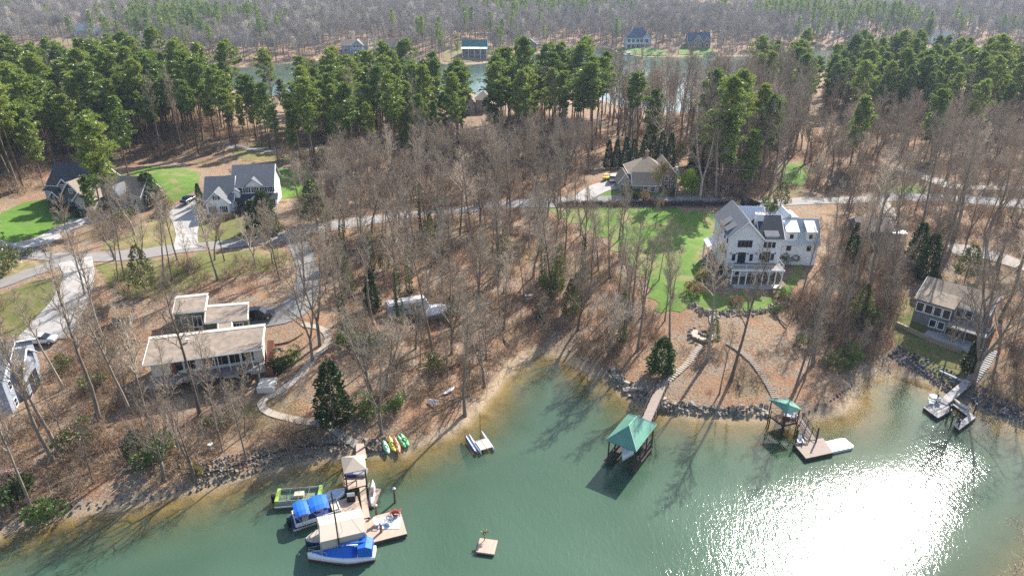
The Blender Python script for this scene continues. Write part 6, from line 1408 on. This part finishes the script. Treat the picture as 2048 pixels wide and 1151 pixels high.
# trees with a place of their own: foot of the trunk in the photograph, kind of crown, height in metres
IVYPX = [(845,470),(878,520),(1243,690),(1105,600),(800,650),(1085,560),(1165,560),(690,680),(1240,520),(1000,560),(745,545),(690,530),(820,590)]
EXB = [(745,545,0,18),(690,530,2,15),(820,590,2,16),(198,838,1,24),(262,826,0,19),(400,830,5,22),(300,850,2,17),(440,880,2,16),(120,905,0,20),(60,1010,2,18),(330,960,4,13),(490,870,7,12),(390,960,4,13),
 (845,470,1,22),(878,520,5,22),(1243,690,0,21),(1240,520,1,15),(1285,630,5,16),(1262,640,0,15),(1275,700,1,18),(1340,735,0,20),(1415,720,5,23),(1462,760,0,22),(1590,780,5,20),
 (1625,730,0,22),(1165,560,1,18),(1105,600,0,18),(1085,560,5,19),(1000,560,0,20),(955,620,6,15),(930,830,1,19),(800,650,1,21),(865,700,0,20),(640,690,4,19),(690,680,0,18),
 (1873,566,1,27),(1780,600,5,25),(1730,630,1,24),(1700,560,0,24),(1665,560,0,22),(1745,500,1,24),(1840,470,5,25),(1905,480,1,26),(1960,690,4,20),(1945,770,4,21),(1890,730,7,12),(2000,640,1,22),(2030,730,0,22),(1975,470,6,18),
 (270,470,6,13),(430,520,6,10),(355,520,2,14),(345,560,0,15),(250,560,0,14),(170,590,2,17),(230,520,6,11),(1238,480,2,13),(1310,455,7,9),(1345,596,7,10),(1318,560,2,12),(1235,610,5,15),
 (920,470,3,17),(780,400,6,16),(860,385,6,18),(930,370,6,17),(1000,385,4,17),(1050,360,4,18),(690,400,3,15),(1130,370,6,17),(560,560,3,13),(625,720,4,16),(610,590,3,16)]
EXB += [(690 + k * 27, 470 - k * 2.6 + (k * 37 % 17) - 6, [4, 2, 6, 7, 3][k % 5], 11 + (k * 13 % 6)) for k in range(17)]
cb = []
for px, py, v, H in EXB:
    q = G(px, py); cb.append((q[0], q[1], rs.uniform(0, 6.28), H / BH[v], v, 99 if True else 0))
cand_b = np.array(cand_b); P = cand_b[:, :2]
ok = ~blocked(P) & (height(P) > .5)
cand_b = np.concatenate([cand_b[ok], np.array(cb)])
cand_p = np.array(cand_p); P = cand_p[:, :2]; u_, v_ = proj(P[:, 0], P[:, 1], height(P)); cand_p[:, 3] *= np.where((u_ > 465) & (u_ < 618), .76, 1.0); cand_p = cand_p[~blocked(P) & (height(P) > .5)]
def zone_of(x, y):
    for zi, z in enumerate(ZP):
        if inside([(x, y)], z)[0]: return zi
    d = [np.min(np.hypot(np.array(z)[:, 0] - x, np.array(z)[:, 1] - y)) for z in ZP]
    return int(np.argmin(d))
ZP = [zone(z[0]) for z in BZ]
def split(cand, n, Hs):
    z = height(cand[:, :2]); H = np.array([Hs[int(v)] for v in cand[:, 4]]) * cand[:, 3]
    u, v = proj(cand[:, 0], cand[:, 1], z); u2, v2 = proj(cand[:, 0], cand[:, 1], z + H)
    vis = (u > -20) & (u < 2068) & (v2 < 1151) & (v > 0); size = np.where(vis, np.hypot(u2 - u, v2 - v), 0)
    size = np.where(cand[:, 5] == 99, size + 1000, size)
    o = np.argsort(-size); return cand[o[:n]], cand[o[n:]], z[o[:n]], z[o[n:]]
near, rest, zn, zr = split(cand_b, 300, BH)
print('bare', len(cand_b), 'pine', len(cand_p))
BADJ = ['slim upright', 'tall straight', 'middle sized', 'wide limbed', 'forked', 'very tall slender', 'broad crowned', 'young thin']
PADJ = ['full crowned', 'narrow topped', 'very tall', 'deep crowned', 'high crowned', 'shorter bushy']
IVYM = [mk(*cone_tree(500 + k, H=10 + 2*k, wid=.75, n=700, L=.36, w=.12, blunt=.35, tr=.05), BARK, IVY)[1] for k in range(2)]
ivy_at = [G(*p)[:2] for p in IVYPX]
for (x, y, rz, s, v, zi), z in zip(near, zn):
    has_ivy = zi == 99 and min(math.hypot(x - a[0], y - a[1]) for a in ivy_at) < .3
    zi = zone_of(x, y) if zi == 99 else int(zi); v = int(v)
    lab = ('ivy clad ' if has_ivy else BADJ[v] + ' ') + BZ[zi][4]
    if has_ivy:
        tree('bare_tree', BV[v] + (IVYM[v % 2],), (x, y, z), rz, s, lab, 'bare tree', 'ivy clad ' + BZ[zi][5], parts=('trunk', 'crown', 'ivy')); continue
    tree('bare_tree', BV[v], (x, y, z), rz, s, lab, 'bare tree', BADJ[v] + ' ' + BZ[zi][5], sxy=rs.uniform(.85, 1.1), lean=(rs.normal() * .035, rs.normal() * .035))
if len(rest): gn_scatter('bare_woods', [(x, y, z, rz, s, v) for (x, y, rz, s, v, zi), z in zip(rest, zr)], BV, 'leafless grey hardwoods filling the woods behind')
near, rest, zn, zr = split(cand_p, 300, PH)
for (x, y, rz, s, v, zi), z in zip(near, zn):
    tree('pine_tree', PV[int(v)], (x, y, z), rz, s, PADJ[int(v)] + ' ' + PZ[int(zi)][2].replace('tall ', ''), 'pine tree', PADJ[int(v)] + ' ' + PZ[int(zi)][3], sxy=rs.uniform(1.05, 1.38))
if len(rest): gn_scatter('pine_woods', [(x, y, z, rz, s, v) for (x, y, rz, s, v, zi), z in zip(rest, zr)], PV, 'green pines filling the far side of the stands')
# woods across the far arm of the lake
fw = []
for r0, r1, spc in ((420, 800, 7.0), (800, 1300, 9.5), (1300, 2300, 15)):
    n = 0
    xs = np.arange(-1.0 * r1, 1.0 * r1, spc); ys = np.arange(250, r1, spc)
    X, Y = np.meshgrid(xs, ys); P = np.stack([X.ravel(), Y.ravel()], 1); P = P + rs.uniform(-.5, .5, P.shape) * spc
    D = np.hypot(P[:, 0], P[:, 1]); P = P[(D >= r0) & (D < r1) & (np.abs(P[:, 0]) < .86 * P[:, 1] + 30)]
    h = height(P); u, v = proj(P[:, 0], P[:, 1], h)
    farside = P[:, 1] > np.interp(u, [p[0] for p in far_px[:35]], [atz(*p)[1] for p in far_px[:35]])
    keep = (h > .4) & farside & (rs.uniform(size=len(P)) < .86) & ~blocked(P)
    P, h, u, v = P[keep], h[keep], u[keep], v[keep]
    cl = np.sin(P[:, 0] * .021 + 1.3) + np.sin(P[:, 1] * .017 + P[:, 0] * .009) + rs.normal(size=len(P)) * 1.0
    for (x, y), z, c in zip(P, h, cl):
        pine = c > 1.75
        fw.append((x, y, z, rs.uniform(0, 6.28), rs.uniform(.7, 1.1) * (1.25 if r0 > 1200 else 1), 4 + rs.randint(2) if pine else rs.randint(4)))
gn_scatter('distant_woods', fw, FV + FP, 'hazy bare woods with scattered pines across the far water')
print('far', len(fw))
# twiggy underbrush on the wooded ground
CV = [(b,) for b in [brush_clump(i).mesh('brush') for i in range(4)]]
for (m_,) in CV: m_.materials.append(BRUSH)
br = []
for zi, (spc, k) in enumerate([(2.2, 1.05), (2.3, 1.1), (1.9, 1.1), (2.6, 1), (3.0, .8), (1.7, 1.4), (2.6, 1.1), (2.2, 1.2), (3.4, 1), (2.2, 1.1), (4, 1), (2.2, 1.2)]):
    P = scatter(ZP[zi], spc, 300 + zi); h = height(P); ok = ~blocked(P) & (h > .7) & (rs.uniform(size=len(P)) < .75); 
    for (x, y), z in zip(P[ok], h[ok]): br.append((x, y, z - .05, rs.uniform(0, 6.28), rs.uniform(.4, 1.25) * k, rs.randint(4)))
for zi, (px, spc, label, grp) in enumerate(PZ):
    P = scatter(zone(px), 3.6, 400 + zi); h = height(P); ok = ~blocked(P) & (h > .7)
    for (x, y), z in zip(P[ok], h[ok]): br.append((x, y, z - .05, rs.uniform(0, 6.28), rs.uniform(.7, 1.7), rs.randint(4)))
gn_scatter('underbrush', br, CV, 'brown leafless underbrush on the wooded ground')
print('brush', len(br))

# ------------------------------------------------------------------ single evergreens, shrubs and garden plants
def put(name, pair, px, py, sc, label, cat, group=None, parts=('trunk', 'foliage'), sxy=1.0):
    q = G(px, py); return tree(name, pair, q, rnd.uniform(0, 6.28), sc, label, cat, group, parts, sxy)
CE = [mk(*cone_tree(600, H=10, wid=2.5, n=3200, L=.55, w=.13, blunt=.5), BARK, CEDAR), mk(*cone_tree(601, H=10, wid=1.5, n=2200, L=.5, w=.12, blunt=.8), BARK, CEDAR), mk(*cone_tree(602, H=9, wid=3.0, n=1500, L=.6, w=.12, blunt=.6, low=.18), BARK, OLIVE), mk(*cone_tree(603, H=9, wid=3.3, n=3400, L=.6, w=.16, blunt=.45), BARK, mat_leaf('magnolia_leaves', [(0, (.02, .05, .014)), (.5, (.045, .10, .022)), (1, (.09, .15, .03))], .15))]
put('cedar_tree', CE[0], 670, 846, 1.0, 'large dark dense cedar beside the slab path', 'cedar tree', sxy=1.0)
put('holly_tree', CE[3], 1322, 742, .66, 'round dark holly beside the stone steps', 'holly tree')
put('cedar_tree', CE[0], 534, 470, .95, 'dark rusty cedar before the white colonial house', 'cedar tree', sxy=1.2); put('cedar_tree', CE[0], 512, 462, .7, 'shorter dark cedar at the colonial house corner', 'cedar tree', sxy=1.2)
put('cedar_tree', CE[2], 634, 452, 1.15, 'pale olive cedar at the road beyond the colonial house', 'cedar tree', sxy=1.1)
put('cedar_tree', CE[2], 292, 586, 1.0, 'thin olive cedar on the mossy verge', 'cedar tree', sxy=.75)
put('magnolia_tree', CE[3], 302, 408, .85, 'rounded dark green magnolia between the two gabled houses', 'magnolia tree')
put('cedar_tree', CE[1], 401, 408, .5, 'narrow dark evergreen at the colonial house corner', 'cedar tree', sxy=1.3)
for k, (px, py) in enumerate(((1216, 338), (1232, 337), (1250, 336), (1266, 335), (1287, 334), (1303, 334), (1320, 335), (1338, 336))): put('cypress_tree', CE[1], px, py, rnd.uniform(.8, 1.0), 'dark cypress in the hedge row behind the hip roofed house', 'cypress tree', 'cypress row', sxy=1.25)
put('cedar_tree', CE[0], 1392, 345, .95, 'dark evergreen beyond the lime green bush', 'cedar tree'); put('cedar_tree', CE[0], 1848, 560, .95, 'dark evergreen behind the grey lake house', 'cedar tree', sxy=.9); put('cedar_tree', CE[2], 1930, 560, .8, 'lime tinted cedar behind the grey lake house', 'cedar tree')
put('cedar_tree', CE[1], 1936, 742, .55, 'small green cedar at the lake house lawn edge', 'cedar tree', sxy=1.5); put('cedar_tree', CE[2], 1720, 640, .75, 'blue green cedar in the thicket by the lake house', 'cedar tree', sxy=.8); put('cedar_tree', CE[1], 1700, 520, .8, 'slim evergreen beside the brown roofed house', 'cedar tree', sxy=1.2); put('cedar_tree', CE[0], 1830, 520, .8, 'dark evergreen below the gravel lane', 'cedar tree')
put('cedar_tree', CE[2], 1424, 690, .55, 'small loose evergreen beside the fire pit', 'cedar tree', sxy=.8); put('cedar_tree', CE[2], 1115, 590, .8, 'olive ivy covered stump above the cove', 'cedar tree', sxy=.6)
for k, (px, py, v, sc, w_) in enumerate(((1140, 640, 2, .9, .6), (1152, 612, 2, .75, .6), (1118, 560, 2, .85, .5), (862, 492, 2, .8, .5), (700, 596, 2, .8, .6), (668, 540, 2, .75, .6), (770, 545, 2, .7, .6), (1010, 500, 2, .6, .6), (745, 620, 1, .8, 1.2), (905, 640, 2, .55, .8))):
    put('ivy_thicket', CE[v], px, py, sc, 'loose evergreen thicket climbing dead trunks in the cove woods', 'evergreen', 'evergreen thickets in the cove woods', sxy=w_)
put('cedar_tree', CE[2], 1560, 415, .7, 'olive evergreen behind the farmhouse drive', 'cedar tree')
BU = [mk(*round_bush(620, 1.7, 1.4, 650), BARK, SHRUB), mk(*round_bush(621, 1.5, 1.3, 600), BARK, CEDAR), mk(*round_bush(622, 1.8, 1.5, 500), BARK, OLIVE), mk(*round_bush(623, 2.2, 1.8, 900, .35, .09), BARK, LIME), mk(*round_bush(624, 1.4, 1.3, 420), BARK, RUSTY), mk(*round_bush(625, 1.7, 1.4, 600, .3, .08), BARK, BUDS)]
for px, py, v, sc, lab in ((63, 512, 2, 1.2, 'round clipped evergreen at the corner of the two roads'), (4, 545, 2, 3.0, 'big yellow green conifer bush at the road fork'), (1452, 550, 1, 1.7, 'round dark clipped bush left of the farmhouse deck'), (1577, 530, 2, 1.5, 'pale rounded shrub right of the farmhouse deck'),
    (332, 420, 5, 1.6, 'yellow flowering shrub beside the concrete drive'), (1372, 382, 3, 1.9, 'lime green bush beside the hip roofed house'), (1378, 366, 3, 1.5, 'smaller lime green bush behind the first one'), (1290, 400, 4, 1.5, 'red leaved shrub under the golden tree'), (1322, 414, 4, 1.4, 'pinkish shrub beside the road above the lawn'),
    (1384, 585, 4, 1.7, 'orange budding shrub at the lawn edge'), (1408, 560, 5, 1.5, 'golden budding shrub at the lawn edge'), (1474, 608, 4, 1.3, 'orange shrub at the foot of the lawn'), (1565, 596, 0, 1.0, 'bright green shrub below the farmhouse patio'), (1550, 625, 0, .8, 'small green shrub beside the rubble wall'),
    (1690, 728, 0, 1.7, 'bright green shrub in the thicket above the beach'), (1655, 735, 2, 1.5, 'olive shrub in the thicket above the beach'), (1735, 650, 0, 1.6, 'green shrub beside the lake house lawn'), (1610, 690, 2, 1.3, 'olive shrub in the brown thicket'),
    (310, 918, 0, 2.0, 'bright green shrub on the left bank'), (268, 905, 1, 1.8, 'dark green shrub on the left bank'), (90, 1035, 0, 1.7, 'green shrub at the left waterline'), (20, 1012, 1, 2.4, 'dark green thicket bush at the left shore'), (392, 952, 5, 1.0, 'pale yellow grass clump on the riprap'), (150, 900, 2, 1.8, 'mossy green shrub among the left bank trunks'),
    (706, 690, 0, 1.9, 'green shrub beside the path bend'), (745, 700, 1, 2.0, 'dark green shrub in the cove woods'), (735, 830, 0, 1.6, 'green shrub next to the big dark cedar'), (790, 815, 0, 1.2, 'small green shrub above the beach'), (860, 740, 2, 1.6, 'olive shrub in the cove woods'), (560, 735, 1, 1.7, 'dark shrub at the flat house steps'), (582, 722, 0, 1.2, 'green shrub in the terraced bed'),
    (440, 850, 2, 1.2, 'olive shrub below the flat house terrace'), (200, 770, 2, 1.5, 'olive shrub near the blue grey house'), (118, 740, 2, 1.4, 'mossy shrub beside the blue grey house'), (1080, 640, 1, 1.5, 'dark shrub above the cove head'), (1100, 575, 0, 1.8, 'green shrub on the ivy slope'), (1540, 420, 0, 1.6, 'pale green shrub behind the farmhouse roof'), (1470, 425, 5, 1.6, 'golden brown shrub left of the farmhouse roof'),
    (112, 420, 1, 1.5, 'dark clipped bush at the dark house corner'), (135, 428, 1, 1.6, 'dark bush below the dark house porch'), (158, 432, 1, 1.5, 'dark bush below the dark house gable'), (186, 434, 4, 1.2, 'brown shrub before the dark house'), (430, 440, 4, 1.0, 'brown shrub before the colonial house'), (452, 438, 4, 1.0, 'dark red shrub before the colonial house'), (478, 428, 1, 1.0, 'dark shrub by the colonial porch'), (250, 440, 2, 1.8, 'grey green shrub in the bed beside the dark house'), (320, 432, 1, 1.6, 'dark low shrub beside the yellow one'),
    (820, 305, 0, 3.0, 'bright green rounded tree at the pine edge'), (1040, 290, 0, 2.6, 'bright green rounded tree by the cypress row'), (1275, 395, 1, 1.4, 'dark shrub before the hip roofed house'), (1255, 392, 1, 1.4, 'dark shrub at the hip roofed house drive'), (1345, 392, 1, 1.4, 'dark shrub at the hip roofed house corner'), (1520, 566, 4, .9, 'low brown shrub before the farmhouse patio'), (1940, 600, 0, 1.2, 'green shrub beside the lake house deck')):
    put('shrub', BU[v], px, py, sc, lab, 'shrub')
GT = mk(*bare_tree(640, H=8.5, r=.18, spread=.5, fork=True, limbs=22, tw=.035), BARK, BUDS); put('golden_tree', GT, 1310, 399, 1.0, 'golden budding tree before the hip roofed house', 'tree', parts=('trunk', 'crown')); put('golden_tree', GT, 1352, 350, .95, 'golden budding tree behind the hip roofed house', 'tree', parts=('trunk', 'crown'))
RT = mk(*bare_tree(641, H=15, r=.2, spread=.4, fork=True, limbs=22, tw=.05), BARK, RUSTY); put('rusty_tree', RT, 1455, 262, 1.0, 'rust brown leaved tree among bare trunks before the far water', 'tree', parts=('trunk', 'crown')); put('rusty_tree', RT, 1610, 150, .9, 'reddish budding tree beside the far pines', 'tree', parts=('trunk', 'crown'))
# bright pines beside the dark gabled house and single pines
for px, py, v, sc, lab in ((228, 446, 3, 1.02, 'bright green pine before the dark gabled house'), (206, 440, 2, .85, 'tall leaning pine at the dark gabled house'), (262, 372, 0, .8, 'bright green pine behind the dark gabled house'), (190, 436, 5, .5, 'small young pine before the dark gabled house'), (1448, 392, 3, .9, 'lone full pine behind the farmhouse lawn'), (1516, 372, 0, .85, 'lone pine beyond the farmhouse roof'), (1700, 330, 5, .95, 'lone bushy pine in the right hand woods'), (1850, 315, 5, .95, 'lone pine above the pale lane'), (1938, 300, 3, .9, 'lone pine behind the pale lane'), (550, 240, 2, .85, 'lone open pine on the bank of the far water'), (1255, 312, 4, .9, 'slender pine left of the cypress row'), (1300, 300, 5, .9, 'slender pine behind the cypress row')):
    put('pine_tree', PV[v], px, py, sc, lab, 'pine tree', parts=('trunk', 'crown'), sxy=1.15)
# twigs of a tall bare tree on the near right bank reach into the corner
zc = hz(39.5, 38.0); tree('bare_tree', BV[2], (41.5, 38.0, zc), 1.0, 1.15, 'bare tree top rising from the near right bank over the glittering water', 'bare tree')
# dark leafless hedge along the road above the broad lawn
hb = []; DK = [(b,) for b in [brush_clump(40 + i, 1.7, 1.5, 26, .03).mesh('hedge_clump') for i in range(3)]]
for (m_,) in DK: m_.materials.append(plain('dark_hedge_twigs', (.10, .065, .06), .9, .3))
for u in np.linspace(1120, 1470, 90): q = G(u, 410 + 1.5 * math.sin(u)); hb.append((q[0], q[1], q[2] - .05, rnd.uniform(0, 6), rnd.uniform(.5, .85), rnd.randrange(3)))
gn_scatter('roadside_hedge', hb, DK, 'dark leafless hedge along the road above the broad lawn')

# ------------------------------------------------------------------ the air between: faint blue haze over the far woods
m = MB().box(-4300, 4300, -4300, 4300, -12, 96); HZ = m.build('haze', bpy.data.materials.new('haze_air')); tag(HZ, 'pale blue haze over the distant woods', kind='stuff')
hm = HZ.data.materials[0]; hm.use_nodes = True; t = hm.node_tree; t.nodes.clear(); out = t.nodes.new('ShaderNodeOutputMaterial'); pv = t.nodes.new('ShaderNodeVolumePrincipled')
pv.inputs['Color'].default_value = (.66, .80, 1.0, 1); pv.inputs['Density'].default_value = .00013; pv.inputs['Anisotropy'].default_value = .25; t.links.new(pv.outputs[0], out.inputs['Volume'])
